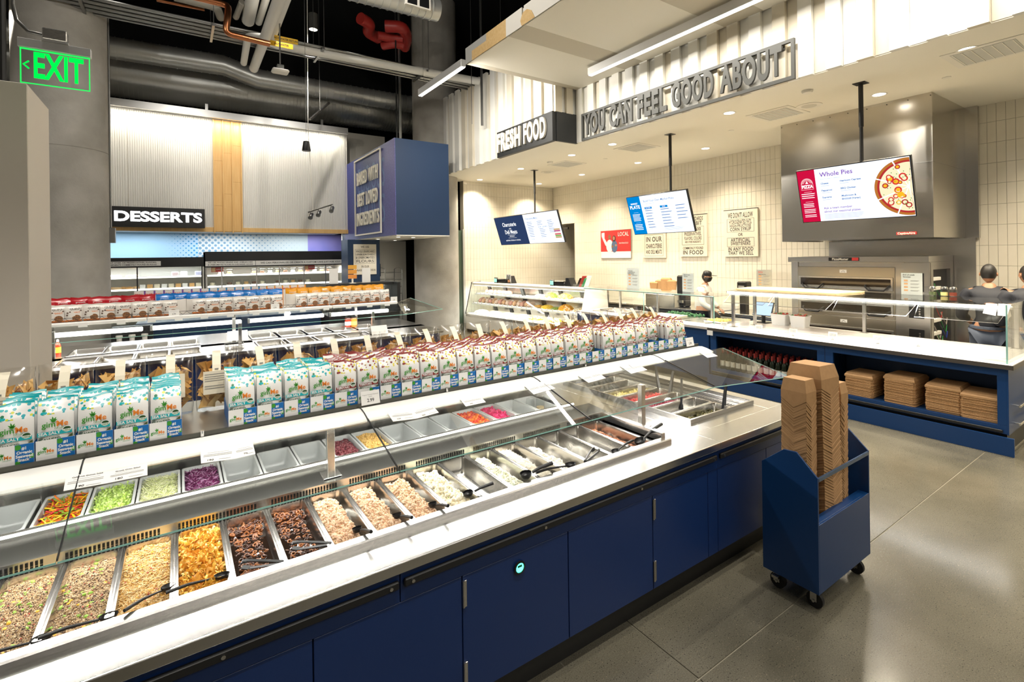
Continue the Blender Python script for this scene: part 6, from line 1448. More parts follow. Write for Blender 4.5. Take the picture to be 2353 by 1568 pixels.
screen('wide hanging menu screen headed Charcuterie and Deli Meats', (1134, 502), (1279, 482), (1152, 564), 7.4, (1222, 391), deli, .25)
# ================================================================ WALL SIGNS
def wallsign(label, tl, tr, bl, rows, name='wall_sign'):
    a, b, c = PX(*tl, 9.985), PX(*tr, 9.985), PX(*bl, 9.985)
    wd, zt, zb = a.y-b.y, (a.z+b.z)/2, c.z; yc = (a.y+b.y)/2; ht = zt-zb
    t = thing(name, label, 'sign', (9.985, yc, zb)); bevel(MB().box(-.04, 0, -wd/2, wd/2, 0, ht).build('board', mat('sign board cream', (.74, .68, .56), .5) if 'sign board cream' not in bpy.data.materials else bpy.data.materials['sign board cream'], t), .002)
    MB().box(-.042, 0, -wd/2, wd/2, ht-.012, ht+.003).build('top_edge', M['char'], t)
    it = []
    for (txt, v, s, w_) in rows:
        m_ = text_mesh(txt, s*ht, 0, 1, .028*s*ht, mat=M['char2'], space=1.08); bx = [q.co.x for q in m_.vertices]; k = w_*wd/(max(bx)-min(bx)) if w_ else 1
        it.append((m_, Matrix.Translation((-.0412, 0, v*ht)) @ FACE_MX @ Matrix.Diagonal((k, 1, 1, 1))))
    put('print', join_meshes('print', it), t); return t, wd, ht
def frame_box(t, wd, ht, v0, v1, w_=.8):
    b = MB(); y = w_*wd/2; z0_, z1_ = v0*ht, v1*ht; e = .006
    b.box(-.0418, -.0405, -y, y, z0_, z0_+e).box(-.0418, -.0405, -y, y, z1_-e, z1_).box(-.0418, -.0405, -y, -y+e, z0_, z1_).box(-.0418, -.0405, y-e, y, z0_, z1_); b.build('rule_frame', M['char2'], t)
t, wd, ht = wallsign("cream wall sign reading We don't allow hydrogenated fats", (1665, 481), (1743, 481), (1665, 590), [("WE DON'T ALLOW", .87, .15, .74), ('HYDROGENATED FATS,', .73, .12, .66), ('HIGH-FRUCTOSE', .65, .085, .62), ('CORN SYRUP', .575, .10, .62), ('OR', .46, .09, .14), ('ARTIFICIAL', .345, .11, .58), ('SWEETENERS', .27, .09, .58), ('IN ANY FOOD', .155, .11, .74), ('THAT WE SELL', .07, .11, .74)])
frame_box(t, wd, ht, .52, .80); frame_box(t, wd, ht, .21, .40)
t, wd, ht = wallsign('cream wall sign reading Over 100 preservatives commonly found in food', (1563, 494), (1626, 494), (1563, 590), [('OUR STANDARDS', .90, .13, .74), ('PROHIBIT', .79, .13, .66), ('OVER 100', .65, .12, .58), ('PRESERVATIVES,', .54, .12, .62), ('FLAVORS, COLORS', .435, .11, .62), ('AND OTHER INGREDIENTS', .35, .07, .58), ('COMMONLY FOUND', .20, .085, .74), ('IN FOOD', .095, .14, .74)])
frame_box(t, wd, ht, .28, .72)
t, wd, ht = wallsign('narrow cream wall sign reading In our charcuterie and deli meats', (1478, 505), (1531, 503), (1478, 593), [('NO ADDED', .90, .12, .6), ('NITRATES OR NITRITES', .66, .11, .7), ('IN OUR', .475, .18, .68), ('CHARCUTERIE', .30, .16, .68), ('AND DELI MEATS', .15, .14, .68)])
frame_box(t, wd, ht, .05, .60)
# red LOCAL poster
a, b, c = PX(1381, 528, 9.985), PX(1451, 528, 9.985), PX(1381, 594, 9.985); wd = a.y-b.y; ht = a.z-c.z-.04
t = thing('local_poster', 'red and white LOCAL poster with two people, on the tiled wall', 'poster', (9.985, (a.y+b.y)/2, c.z))
MB().box(-.02, 0, -wd/2, wd/2, 0, ht).build('frame', M['steel'], t)
b_ = MB(); X_ = -.0215
def pq(y0, y1, z0_, z1_, m_, k=0): b_.quad((X_-k, y0*wd, z0_*ht), (X_-k, y1*wd, z0_*ht), (X_-k, y1*wd, z1_*ht), (X_-k, y0*wd, z1_*ht), m_)
pq(.49, -.49, .24, .99, M['redink']); pq(.49, -.49, .01, .24, M['paper'])
b_.add([(X_-.001, y*wd, z*ht) for y, z in ((.46, .92), (.36, .93), (.36, .72), (.26, .52), (.25, .44), (.33, .46), (.42, .68), (.46, .8))], [tuple(range(8))], M['paper'])
skin_d, skin_l = fm('poster skin', (.25, .12, .06)), fm('poster skin b', (.40, .22, .13))
def blob(cy, cz, ry, rz, m_, k): b_.add([(X_-k, (cy+ry*math.cos(2*math.pi*i/14))*wd, (cz+rz*math.sin(2*math.pi*i/14))*ht) for i in range(14)], [tuple(range(14))], m_)
blob(.19, .44, .115, .23, M['paper'], .002); blob(.19, .76, .045, .085, skin_d, .003); blob(.03, .42, .10, .22, fm('poster blue', (.08, .13, .24)), .0025); blob(.04, .70, .055, .11, M['char'], .003); blob(.045, .71, .035, .07, skin_l, .0035); blob(.09, .42, .03, .04, skin_d, .004); blob(-.02, .46, .03, .04, skin_l, .004)
b_.build('picture', None, t)
for txt, y, z, s in (('LOCAL', -.26, .84, .20), ('SAN FRANCISCO', -.27, .53, .075)):
    o = put('lettering', text_mesh(txt, s*ht, 0, .8 if s > .1 else .75, .004*s, mat=M['paper']), t); o.matrix_local = Matrix.Translation((X_-.004, y*wd, z*ht)) @ FACE_MX
# ================================================================ DELI CASE
ang = math.atan2(-4.2, .50)
DC = thing('deli_case', 'long refrigerated deli case with sloping glass, full of meats and salads', 'deli case', (6.85, 12.15, 0), ang)
LD = 4.15
cwh = mat('case enamel', (.70, .68, .62), .35)
bevel(MB().box(0, LD, -.24, .80, .08, .50).build('base', cwh, DC), .01)
MB().box(0, LD, -.20, .75, 0, .08).build('plinth', M['black_sat'], DC)
MB().box(0, LD, -.25, -.24, .44, .50).build('bumper', M['steel'], DC)
MB().box(.02, LD-.02, -.20, .70, .50, .52).build('deck', M['white'], DC)
MB().prism([(.0, 1.29), (.35, 1.29), (.38, 1.31), (.36, 1.36), (.05, 1.37), (-.02, 1.34)], 'x', 0, LD).build('top_rail', mat('case top', (.74, .70, .62), .35), DC, smooth=40)
MB().box(0, LD, .72, .80, .5, 1.32).build('back_wall', M['steel'], DC)
for k in range(6):
    x = .35+k*.68; MB().prism([(.5, .55), (.56, .55), (.30, 1.28), (.24, 1.28)], 'x', x, x+.10).build('rear_strut', M['char'], DC)
for (z, y0, y1) in ((.79, -.04, .55), (1.05, .06, .52)):
    s_ = MB().box(.03, LD-.03, y0, y1, z-.012, z).build('shelf', M['white'], DC); MB().box(.03, LD-.03, y0-.006, y0, z-.035, z+.004).build('shelf_lip', M['paper'], s_)
    for k in range(22): MB().box(.10+k*.18, .15+k*.18, y0-.010, y0-.007, z-.005, z+.045).build('price_tag', M['paper'], s_)
for a in (0, LD/3, 2*LD/3):
    g = MB().slab([(a+.003, -.21, .52), (a+LD/3-.003, -.21, .52), (a+LD/3-.003, -.015, 1.30), (a+.003, -.015, 1.30)], .006).build('glass_pane', M['glass'], DC)
for x in (-.02, LD): MB().prism([(-.24, .50), (.78, .50), (.70, 1.36), (-.02, 1.36)], 'x', x, x+.02).build('end_panel', M['white'] if x > 0 else M['glass'], DC)
MB().tube([(-.01, -.24, .5), (-.01, -.02, 1.36), (-.01, .3, 1.37)], .012, n=6).build('end_trim', M['black_sat'], DC)
for z, y in ((1.28, .02), (1.03, .08)): MB().box(.05, LD-.05, y, y+.03, z-.01, z).build('case_light', M['led'], DC)
def dl(x, y, z): return DC.matrix_basis @ Vector((x, y, z))
DC_M = Matrix.Translation(DC.location) @ Matrix.Rotation(ang, 4, 'Z')
def dloc(x, y, z): v = DC_M @ Vector((x, y, z)); return (v.x, v.y, v.z)
for z, y, pw in ((1.265, .05, 45), (.76, .0, 30)):
    lamp('AREA', 'deli_led', dloc(LD/2, y, z), pw, (1, .98, .95), rot=(0, 0, ang), size=LD-.2, size_y=.04)
# meats: wrapped loaves with a tag
meat = [mat('loaf pink', (.55, .28, .22), .25), mat('loaf tan', (.55, .32, .17), .25), mat('loaf pale', (.66, .48, .38), .25)]
lv_ = [MB().lathe([(0, -.14), (.045, -.125), (.062, -.07), (.066, 0), (.062, .07), (.045, .125), (0, .14)], n=14, axis='y').mesh('loaf', 60) for k in range(3)]
for k in range(3): lv_[k].materials.append(meat[k])
wr = MB().lathe([(.0665, -.03), (.0672, 0), (.0665, .03)], n=14, axis='y').mesh('wrapper'); wr.materials.append(M['paper'])
for k in range(15):
    t = thing('deli_loaf', 'wrapped meat loaf lying on the middle shelf of the deli case', 'deli meat', dloc(.12+k*.145, .24, .857), ang+R(RNG.uniform(10, 30)), 'meat loaves on the middle deli shelf'); t.rotation_euler.x = R(12)
    put('loaf', lv_[k % 3], t)
    if k % 2: put('wrapper', wr, t)
for k in range(6):
    t = thing('deli_loaf', 'dark cured meat piece on the upper shelf of the deli case', 'deli meat', dloc(.30+k*.19, .28, 1.11), ang+R(RNG.uniform(60, 100)), 'cured meats on the upper deli shelf'); o = put('loaf', lv_[0], t); o.scale = (.85, .85, .85)
def dheap(name, label, x, y, z, w, l, cols, n, size, sd, h=.05):
    ms = [fm(name+str(i), c, .45) for i, c in enumerate(cols)]
    tr_ = tag(MB().box(-w/2-.01, w/2+.01, -l/2-.01, l/2+.01, 0, .012, ch=.003).build('deli_tray', M['white'], loc=dloc(x, y, z), rot=(0, 0, ang)), 'white tray under the '+(label.replace('pale sliced food on the deck of the deli case, tray ', 'pale deck food ') if 'tray ' in label else label), 'tray')
    ph = sd; gx = 12
    u, v = np.meshgrid(np.linspace(-1, 1, gx), np.linspace(-1, 1, gx), indexing='ij'); hz = h*np.clip(1-(u**2+v**2), 0, 1)**.7
    V = np.stack([u*w/2, v*l/2, hz+.012], -1).reshape(-1, 3); ii, jj = np.meshgrid(np.arange(gx-1), np.arange(gx-1), indexing='ij'); a = (ii*gx+jj).ravel(); F = np.concatenate([np.stack([a, a+gx, a+gx+1], -1), np.stack([a, a+gx+1, a+1], -1)])
    r_ = np.sqrt(NPR.random(n))*.95; th = NPR.uniform(0, 6.28, n); pu, pv = r_*np.cos(th), r_*np.sin(th)
    P = np.stack([pu*w/2, pv*l/2, h*np.clip(1-r_**2, 0, 1)**.7+.012+size[2]*.3], -1)
    v2, f2 = scatter(ICO1[0], ICO1[1], P, np.array(size)[None]*NPR.uniform(.7, 1.3, (n, 1))); mi = np.concatenate([np.zeros(len(F), int), np.repeat(NPR.integers(0, len(ms), n), len(ICO1[1]))])
    o = put(name, np_mesh(name, np.concatenate([V, v2]), np.concatenate([F, f2+len(V)]), ms, mi), None, dloc(x, y, z), (0, 0, ang)); return tag(o, label, 'food', None, 'stuff')
gn, yl, og, wt, bn = [(.25, .36, .05), (.40, .48, .12)], [(.80, .52, .03), (.85, .62, .10)], [(.80, .34, .02), (.86, .52, .05), (.75, .40, .05)], [(.76, .70, .58), (.82, .78, .68)], [(.42, .24, .08), (.62, .42, .16)]
dheap('grain_heap', 'brown and orange grain salad on the middle deli shelf', 2.42, .24, .79, .26, .34, bn+og, 200, (.014, .012, .010), 1)
dheap('corn_heap', 'yellow corn salad on the middle deli shelf', 2.72, .24, .79, .30, .34, yl, 260, (.014, .012, .010), 2, .07)
dheap('green_heap', 'small green salad on the middle deli shelf', 3.02, .24, .79, .20, .30, gn, 160, (.014, .012, .008), 3, .04)
dheap('squash_heap', 'tall orange squash cubes on the middle deli shelf', 3.34, .24, .79, .36, .36, og, 300, (.017, .015, .014), 4, .12)
dheap('white_heap', 'pale grain salad on the middle deli shelf', 3.78, .24, .79, .36, .36, wt+bn[1:], 260, (.013, .011, .010), 5, .08)
dheap('bean_heap', 'white and grey bean salad on the upper deli shelf', 2.45, .28, 1.05, .30, .32, wt, 220, (.013, .011, .010), 6, .06)
dheap('leaf_heap', 'tall green bean salad on the upper deli shelf', 2.82, .28, 1.05, .32, .34, gn, 260, (.022, .008, .008), 7, .11)
dheap('potato_heap', 'golden roast potato heap on the upper deli shelf', 3.28, .28, 1.05, .38, .36, bn+yl, 260, (.017, .014, .013), 8, .11)
dheap('slaw_heap', 'flat pale salad on the upper deli shelf', 3.72, .28, 1.05, .34, .34, wt+og[:1], 220, (.013, .011, .008), 9, .04)
for k in range(7): dheap('cheese_heap' if k > 4 else 'chicken_heap', 'pale sliced food on the deck of the deli case, tray %s' % ('by the column', 'next to the column tray', 'below the loaves', 'below the last loaves', 'below the grain salad', 'below the corn salad', 'below the squash cubes')[k], .32+k*.55, .08, .52, .42, .40, (wt if k < 4 else yl+wt), 160, (.024, .018, .012), 12+k, .05)
# scales and stands on the deli case
def scale(label, x, y, flip):
    t = thing('deli_scale', label, 'scale', dloc(x, y, 1.36), ang)
    MB().box(-.20, .20, -.12, .12, .015, .10, ch=.02).build('body', M['black'], t); MB().box(-.19, .19, -.15, .15, .115, .128, ch=.004).build('weigh_plate', M['steel'], t)
    for sx in (-.15, .15):
        for sy in (-.09, .09): MB().cyl((sx, sy, 0), (sx, sy, .02), .015, n=8).build('foot', M['rubber'], t)
    MB().cyl((0, 0, .10), (0, 0, .118), .03, n=10).build('neck', M['black'], t)
    d = MB().box(-.26, -.12, -.14, -.10, -.0, .15, ch=.01).build('display_unit', M['black'], t); MB().box(-.245, -.135, -.143, -.139, .03, .13).build('screen', emis('scale screen', (.35, .75, .60), 1.2) if 'scale screen' not in bpy.data.materials else bpy.data.materials['scale screen'], d)
    MB().prism([(.20, .0), (.40, .0), (.30, .20), (.22, .20)], 'y', -.1, .1).build('printer', M['black'], t)
    return t
scale('black deli scale on the case top near the concrete column', 1.15, .2, 0); scale('black deli scale with green screen on the case top, by the menus', 3.25, .2, 1)
t = thing('menu_card_stand', 'grey menu card standing beside the deli scale near the column', 'card', dloc(1.45, .1, 1.365), ang)
MB().box(-.09, .09, 0, .004, 0, .24).build('sheet', M['paper'], t); MB().box(-.03, .06, -.002, 0, .03, .10).build('picture', fm('menu picture', (.5, .25, .12)), t); MB().box(-.07, -.005, -.002, 0, .12, .22).box(.01, .07, -.002, 0, .12, .22).build('print', M['greyink'], t)
t = thing('brochure_holder', 'clear holder of folded menus at the end of the deli case', 'brochure holder', dloc(3.85, .2, 1.365), ang)
MB().slab([(-.16, -.1, 0), (.16, -.1, 0), (.22, -.16, .16), (-.10, -.16, .16)], .003).slab([(-.16, .1, 0), (.16, .1, 0), (.22, .1, .2), (-.10, .1, .2)], .003).box(-.16, .16, -.1, .1, 0, .004).build('acrylic', M['acry'], t)
for k, (x, m_) in enumerate(((-.1, M['black']), (-.02, M['redink']), (.05, fm('menu green', (.03, .30, .12))), (.13, M['paper']))): MB().slab([(x, -.06, .01), (x+.02, .06, .01), (x+.13, .06, .20+.05*(k % 2)), (x+.11, -.06, .20+.05*(k % 2))], .006).build('menu', m_, t)

# ================================================================ HOT PLATE COUNTER between deli case and pizza counter
HC = thing('plate_counter', 'white topped serving counter with wells between the deli case and the pizza counter', 'counter', (6.95, 0, 0))
bevel(MB().box(0, 1.0, 4.78, 7.9, .87, .91).build('worktop', M['marble'], HC), .002); MB().box(.03, .97, 4.78, 7.9, .1, .87).build('body', BL, HC); MB().box(.08, .95, 4.8, 7.9, 0, .1).build('plinth', M['black_sat'], HC)
for k in range(5): MB().box(.25, .85, 5.0+k*.55, 5.48+k*.55, .91, .922, ch=.004).build('well_rim', M['steel'], HC)
HG = thing('plate_guard', 'clear box glass guard over the plate counter', 'sneeze guard', (6.95, 0, .91))
MB().box(.20, .95, 4.80, 7.88, .465, .477).build('top_pane', M['glass'], HG); g = MB().box(.20, .208, 4.8, 6.25, .02, .465).build('front_pane', M['glass'], HG); MB().box(.197, .211, 4.795, 4.803, .02, .47).box(.197, .211, 6.247, 6.255, .02, .47).build('pane_edge', M['glass_g'], g)
g = MB().slab([(.20, 6.3, .465), (.20, 7.88, .465), (-.02, 7.85, .30), (-.02, 6.33, .30)], .006).build('front_pane', M['glass'], HG); MB().box(.19, .21, 4.8, 7.88, .455, .465).build('rail', M['steel'], HG)
MB().box(.20, .95, 4.795, 4.803, .0, .465).build('end_pane', M['glass'], HG); MB().tube([(.2, 4.8, .47), (.2, 7.88, .47)], .006, n=4).build('pane_edge', M['glass_g'], HG)
for x, y in ((.9, 7.5), (.9, 6.5), (.9, 5.3)): MB().box(x-.02, x+.02, y-.02, y+.02, 0, .465, ch=.002).build('post', M['steel'], HG)
MB().box(.24, .28, 4.85, 7.8, .452, .464).build('led_strip', M['led'], HG)
lamp('AREA', 'plate_led', (7.22, 6.3, 1.34), 25, (1, .96, .9), size=.05, size_y=2.9)
def tray(label, x, y, z, w, l, m_=None):
    t = thing('baking_tray', label, 'tray', (x, y, z)); b = MB(); loft(b, [rrect(w, l, .02, .02), rrect(w-.01, l-.01, .02, .02), rrect(w-.03, l-.03, .02, .003)], None); loft(b, [rrect(w, l, .02, .02), rrect(w-.02, l-.02, .02, 0)]); b.build('tray', m_ or M['steel'], t); return t
tray('large pale tray behind the plate counter glass', 7.55, 6.05, .923, .45, .62, fm('tray tan', (.60, .54, .42), .3)); tray('tray of golden food under the plate counter lamp', 7.6, 5.0, .923, .40, .36)
heap('golden_food', 'golden baked food in the lit tray of the plate counter', 7.6, 5.0, .34, .30, .945, fm('golden', (.72, .42, .08)), [(ICO1, 120, (.018, .015, .010), [fm('golden a', (.80, .52, .12)), fm('golden b', (.62, .34, .06))], .008, 3)], .008, 70)
tray('empty steel tray near the deli end of the plate counter', 7.55, 7.2, .923, .45, .8)
t = thing('green_vegetable_tray', 'heap of dark green vegetables behind the plate counter', 'food', (7.9, 5.9, .915)); t['kind'] = 'stuff'
V, F = scatter(ICO1[0], ICO1[1], np.stack([NPR.uniform(-.1, .1, 160), NPR.uniform(-.35, .35, 160), NPR.uniform(.0, .05, 160)], -1), np.full((160, 1), .02)); put('greens', np_mesh('greens', V, F, [fm('dark greens', (.03, .12, .04))]), t)
tent('menu_stand', 'tall white menu stand with a green seal on the plate guard', 1455, 661, 1.388, .33, .42, [('Ask your', -.07, .36, .03, M['ink']), ('prepared foods', -.04, .33, .03, M['ink']), ('team member', -.05, .30, .03, M['ink'])])
o = [q for q in bpy.data.objects if q.name.startswith('menu_stand') and q.parent is None][-1]; pp = PX(1455, 661, 7.6); o.location = (7.6, pp.y, 1.388)
tent('menu_stand', 'white menu stand listing end of week favorites on the plate guard', 1581, 665, 1.388, .24, .34, [('End of week', -.02, .31, .026, M['ink']), ('favorites', -.04, .28, .024, M['ink'])])
o = [q for q in bpy.data.objects if q.name.startswith('menu_stand') and q.parent is None][-1]; pp = PX(1581, 665, 7.6); o.location = (7.6, pp.y, 1.388)
# back kitchen along the tiled wall: prep tables, box stacks, small machines
for y0, y1, lab in ((4.55, 5.9, 'steel prep table with white fridge doors beside the pizza oven'), (6.0, 7.6, 'steel prep table behind the plate counter'), (7.7, 9.3, 'steel prep table behind the deli case end')):
    t = thing('prep_table', lab, 'prep table', (9.3, (y0+y1)/2, 0)); h = (y1-y0)/2
    MB().box(-.35, .62, -h, h, .86, .90, ch=.004).build('worktop', M['steel'], t); MB().box(-.32, .6, -h+.02, h-.02, .1, .86).build('cabinet', M['steel'] if y0 < 5 else M['char'], t)
    for k in (-1, 1): MB().box(-.335, -.32, min(0, k*h)+.03, max(0, k*h)-.03, .18, .82, ch=.006).build('door', cwh if y0 < 5 else M['char'], t)
    for sx in (-.28, .55):
        for sy in (-h+.06, h-.06): MB().cyl((sx, sy, 0), (sx, sy, .1), .02, n=8).build('leg', M['steel'], t)
kraft_me = bx_me[0]
for j in range(4):
    p = PX(1505+j*11, 665, 9.1); 
    b = MB(); ring = [(-.07, -.11), (.07, -.11), (.07, .11), (-.07, .11)]; h = .36-.05*abs(j-2)
    loft(b, [[(x*.7, y*.7, 0) for x, y in ring], [(x, y, h*.9) for x, y in ring], [(x*.9+.01, y*(.5 if j % 2 else .8), h) for x, y in ring]])
    tag(b.build('paper_bag', M['card'], loc=(9.1+.03*j, p.y, 1.18), rot=(0, R(4), .2*j)), 'upright brown kraft carton leaning in the row behind the plate guard', 'carton', 'kraft cartons behind the plate guard')
tag(MB().box(-.2, .2, -.4, .4, 0, .28, ch=.01).build('carton_shelf_box', M['steel'], loc=(9.15, PX(1525, 665, 9.1).y, .90)), 'low steel riser carrying the upright kraft cartons', 'riser')
t = thing('receipt_printer', 'small black label printer on the prep table by the tiled wall', 'printer', (9.2, PX(1710, 660, 9.2).y, .9)); MB().box(-.1, .1, -.1, .1, .42, .62, ch=.02).box(-.06, .06, -.06, .06, 0, .42).build('body', M['black'], t); MB().box(-.106, -.10, -.06, .06, .46, .54).build('paper_slot', M['greyink'], t)
t = thing('coffee_grinder', 'black upright machine behind the menu stand and the worker', 'machine', (9.3, PX(1571, 655, 9.3).y, .9)); MB().box(-.12, .12, -.11, .11, 0, .70, ch=.03).build('body', M['black'], t); MB().box(-.16, -.12, -.08, .08, .1, .16).build('drip_tray', M['steel'], t)
t = thing('register_screen', 'tilted point of sale screen behind the pizza counter', 'screen', (8.02, 4.5, .915)); MB().slab([(0, -.16, .12), (0, .16, .12), (.1, .16, .34), (.1, -.16, .34)], .02).build('bezel', M['black'], t); MB().slab([(-.003, -.15, .13), (-.003, .15, .13), (.092, .15, .33), (.092, -.15, .33)], -.002).build('display', slb, t); MB().cyl((.06, 0, 0), (.06, 0, .2), .03).box(-.05, .15, -.1, .1, 0, .012).build('stand', M['black'], t)
for k, (y, c) in enumerate(((4.2, (.72, .72, .70)), (3.9, (.70, .70, .68)))):
    t = thing('storage_bin', 'white plastic bin behind the pizza counter, '+('next to the screen' if k == 0 else 'next to the oven'), 'bin', (8.05, y, .915)); b = MB(); loft(b, [rrect(.20, .24, .02, .17), rrect(.17, .21, .02, .0)]); loft(b, [rrect(.216, .256, .02, .165), rrect(.216, .256, .02, .175), rrect(.196, .236, .02, .175)], close_bottom=False); b.build('tub', fm('bin white%d' % k, c, .4), t)
    V, F = scatter(ICO1[0], ICO1[1], np.stack([NPR.uniform(-.07, .07, 30), NPR.uniform(-.09, .09, 30), NPR.uniform(.14, .18, 30)], -1), np.full((30, 1), .022)); put('contents', np_mesh('contents', V, F, [fm('bin green%d' % k, (.10, .22, .08)), fm('bin red%d' % k, (.45, .05, .04))], np.repeat(NPR.integers(0, 2, 30), len(ICO1[1]))), t)

# ================================================================ PEOPLE
def skin_obj(name, verts, edges, rad, m_, parent, root=0, sub=2):
    me = bpy.data.meshes.new(name); me.from_pydata(verts, edges, [])
    o = put(name, me, parent); md = o.modifiers.new('skin', 'SKIN'); md.use_smooth_shade = True
    sv = me.skin_vertices[0].data if me.skin_vertices else None
    if sv is None:
        bm = bmesh.new(); bm.from_mesh(me); bm.verts.layers.skin.verify(); bm.to_mesh(me); bm.free(); sv = me.skin_vertices[0].data
    for i, r_ in enumerate(rad): sv[i].radius = r_ if isinstance(r_, tuple) else (r_, r_)
    for i in range(len(verts)): sv[i].use_root = i == root
    s_ = o.modifiers.new('sub', 'SUBSURF'); s_.levels = sub; s_.render_levels = sub
    me.materials.append(m_); return o
def head_mesh(mskin, mhair, short=True):
    # head facing +X, chin near z=-.11, crown at +.12
    bm = bmesh.new(); bmesh.ops.create_uvsphere(bm, u_segments=24, v_segments=18, radius=1)
    for v in bm.verts:
        x, y, z = v.co
        X, Y, Z = x*.097, y*.076, z*.118
        if z < 0: X *= 1-.18*(-z)**1.5+(.10*(-z) if x > 0 else -.1*(-z)); Y *= 1-.30*(-z)**1.6
        if x > .75 and abs(y) < .25: 
            if -.25 < z < .12: X += .022*(1-abs(y)/.25)*(1-abs(z+.08)/.2)     # nose
        if x > .6 and .02 < z < .25 and .22 < abs(y) < .55: X -= .006          # eye sockets
        v.co = (X, Y, Z)
    me = bpy.data.meshes.new('head'); 
    for f in bm.faces:
        c = f.calc_center_median(); f.material_index = 1 if (c.z > .055 or (c.x < -.015 and c.z > (-.055 if short else -.10)) or (c.x < .02 and c.z > .02)) else 0; f.smooth = True
    bm.to_mesh(me); bm.free(); me.materials.append(mskin); me.materials.append(mhair); return me
def person(label, loc, rz, h, skin, hair, shirt, trousers, pose, extras):
    t = thing('person', label, 'person', loc, rz); k = h/1.75
    sh = .205
    # joints: pelvis root, spine, neck, arms, legs (facing +X)
    V = [(0, 0, .95), (0, 0, 1.12), (pose.get('lean', 0)*.5, 0, 1.30), (pose.get('lean', 0), 0, 1.43), (pose.get('lean', 0)*1.2, 0, 1.52), (pose.get('lean', 0)*1.4, 0, 1.56)]
    Rr = [(.15, .12), (.14, .105), (.165, .115), (.11, .085), (.058, .058), (.055, .055)]; E = [(0, 1), (1, 2), (2, 3), (3, 4), (4, 5)]
    L = pose.get('lean', 0)
    for s, el, wr_ in ((1, pose['le'], pose['lw']), (-1, pose['re'], pose['rw'])):
        i = len(V); V += [(L*.9, s*sh*.8, 1.43), (L*.9, s*sh, 1.40), el, wr_]; Rr += [.062, .055, .044, .034]; E += [(3, i), (i, i+1), (i+1, i+2), (i+2, i+3)]
    for s in (1, -1):
        i = len(V); V += [(0, s*.095, .90), (.02, s*.10, .50), (-.01, s*.10, .10), (.13, s*.11, .045)]; Rr += [.095, .062, .045, .038]; E += [(0, i), (i, i+1), (i+1, i+2), (i+2, i+3)]
    V = [(x*k, y*k, z*k) for x, y, z in V]; Rr = [tuple(q*k for q in r_) if isinstance(r_, tuple) else r_*k for r_ in Rr]
    skin_obj('body', V, E, Rr, skin, t)
    # clothes: torso + sleeves, trousers
    ti = [0, 1, 2, 3]; V2 = [V[i] for i in ti]; R2 = [tuple(q*1.2 for q in Rr[i]) for i in ti]; E2 = [(0, 1), (1, 2), (2, 3)]
    for a in (6, 10):
        i = len(V2); e = Vector(V[a+2]); w_ = Vector(V[a+3]); cut = pose.get('sleeve', .9); end = e.lerp(w_, max(0, (cut-.5)*2))
        V2 += [V[a], V[a+1], tuple(e), tuple(end)]; R2 += [.090*k, .082*k, .066*k, .056*k]; E2 += [(3, i), (i, i+1), (i+1, i+2), (i+2, i+3)]
    V2.append((V[3][0]+.01, 0, V[3][2]+.055*k)); R2.append((.072*k, .072*k)); E2.append((3, len(V2)-1))
    skin_obj('shirt', V2, E2, R2, shirt, t)
    V3 = [V[0]]; R3 = [(.165*k, .13*k)]; E3 = []
    for a in (14, 18):
        i = len(V3); V3 += [V[a], V[a+1], V[a+2]]; R3 += [.107*k, .078*k, .062*k]; E3 += [(0, i), (i, i+1), (i+1, i+2)]
    skin_obj('trousers', V3, E3, R3, trousers, t)
    sh_ = MB()
    for s in (1, -1): sh_ = MB(); sh_.box(-.09*k, .18*k, (s*.11-.045)*k, (s*.11+.045)*k, 0, .07*k, ch=.02); sh_.build('shoe', M['black'], t)
    hz = (1.56+.105)*k; hx = L*1.5*k+.012
    hd = put('head', head_mesh(skin, hair), t, (hx, 0, hz), pose.get('head', (0, 0, 0))); hd.scale = (k, k, k)
    for s in (1, -1): MB().lathe([(0, -.008), (.018, -.006), (.022, .0), (.018, .007), (.010, .004), (0, .002)], n=12, axis='y').build('ear', skin, hd, loc=(-.005, s*.078, -.01))
    for s in (1, -1):
        MB().lathe([(0, -.010), (.008, -.006), (.010, 0), (.008, .006), (0, .010)], n=10).build('eye', M['white'], hd, loc=(.086, s*.032, .012)); MB().lathe([(0, 0), (.005, 0)], n=8, axis='x').build('pupil', M['black'], hd, loc=(.0965, s*.032, .012))
    MB().prism([(-.024, -.062), (.024, -.062), (.018, -.070), (-.018, -.070)], 'x', .078, .088).build('mouth', fm('lips', (.35, .12, .10)) if 'lips' not in bpy.data.materials else bpy.data.materials['lips'], hd)
    # hands: palm with five fingers
    for nm, a, e in (('hand', V[9], V[8]), ('hand', V[13], V[12])):
        d = (Vector(a)-Vector(e)).normalized(); side = d.cross(Vector((0, 0, 1))); side = side.normalized() if side.length > .1 else Vector((0, 1, 0)); up = side.cross(d)
        A = Vector(a); vv = [A, A+d*.045*k, A+d*.085*k]; ee = [(0, 1), (1, 2)]; rr = [(.026*k, .020*k), (.036*k, .017*k), (.034*k, .014*k)]
        for f, (off, ln) in enumerate(((-.030, .058), (-.010, .070), (.010, .066), (.028, .050))):
            i = len(vv); b0 = A+d*.088*k+side*off*k; vv += [b0, b0+d*ln*.5*k-up*.008*k, b0+d*ln*k-up*.022*k]; ee += [(2, i), (i, i+1), (i+1, i+2)]; rr += [.0095*k, .0088*k, .0075*k]
        i = len(vv); b0 = A+d*.035*k-side*.034*k; vv += [b0, b0+d*.03*k-side*.022*k, b0+d*.055*k-side*.026*k-up*.01*k]; ee += [(1, i), (i, i+1), (i+1, i+2)]; rr += [.011*k, .0098*k, .0085*k]
        skin_obj('hand', [tuple(q) for q in vv], ee, rr, skin, t, 1, 1)
    extras(t, hd, k); return t
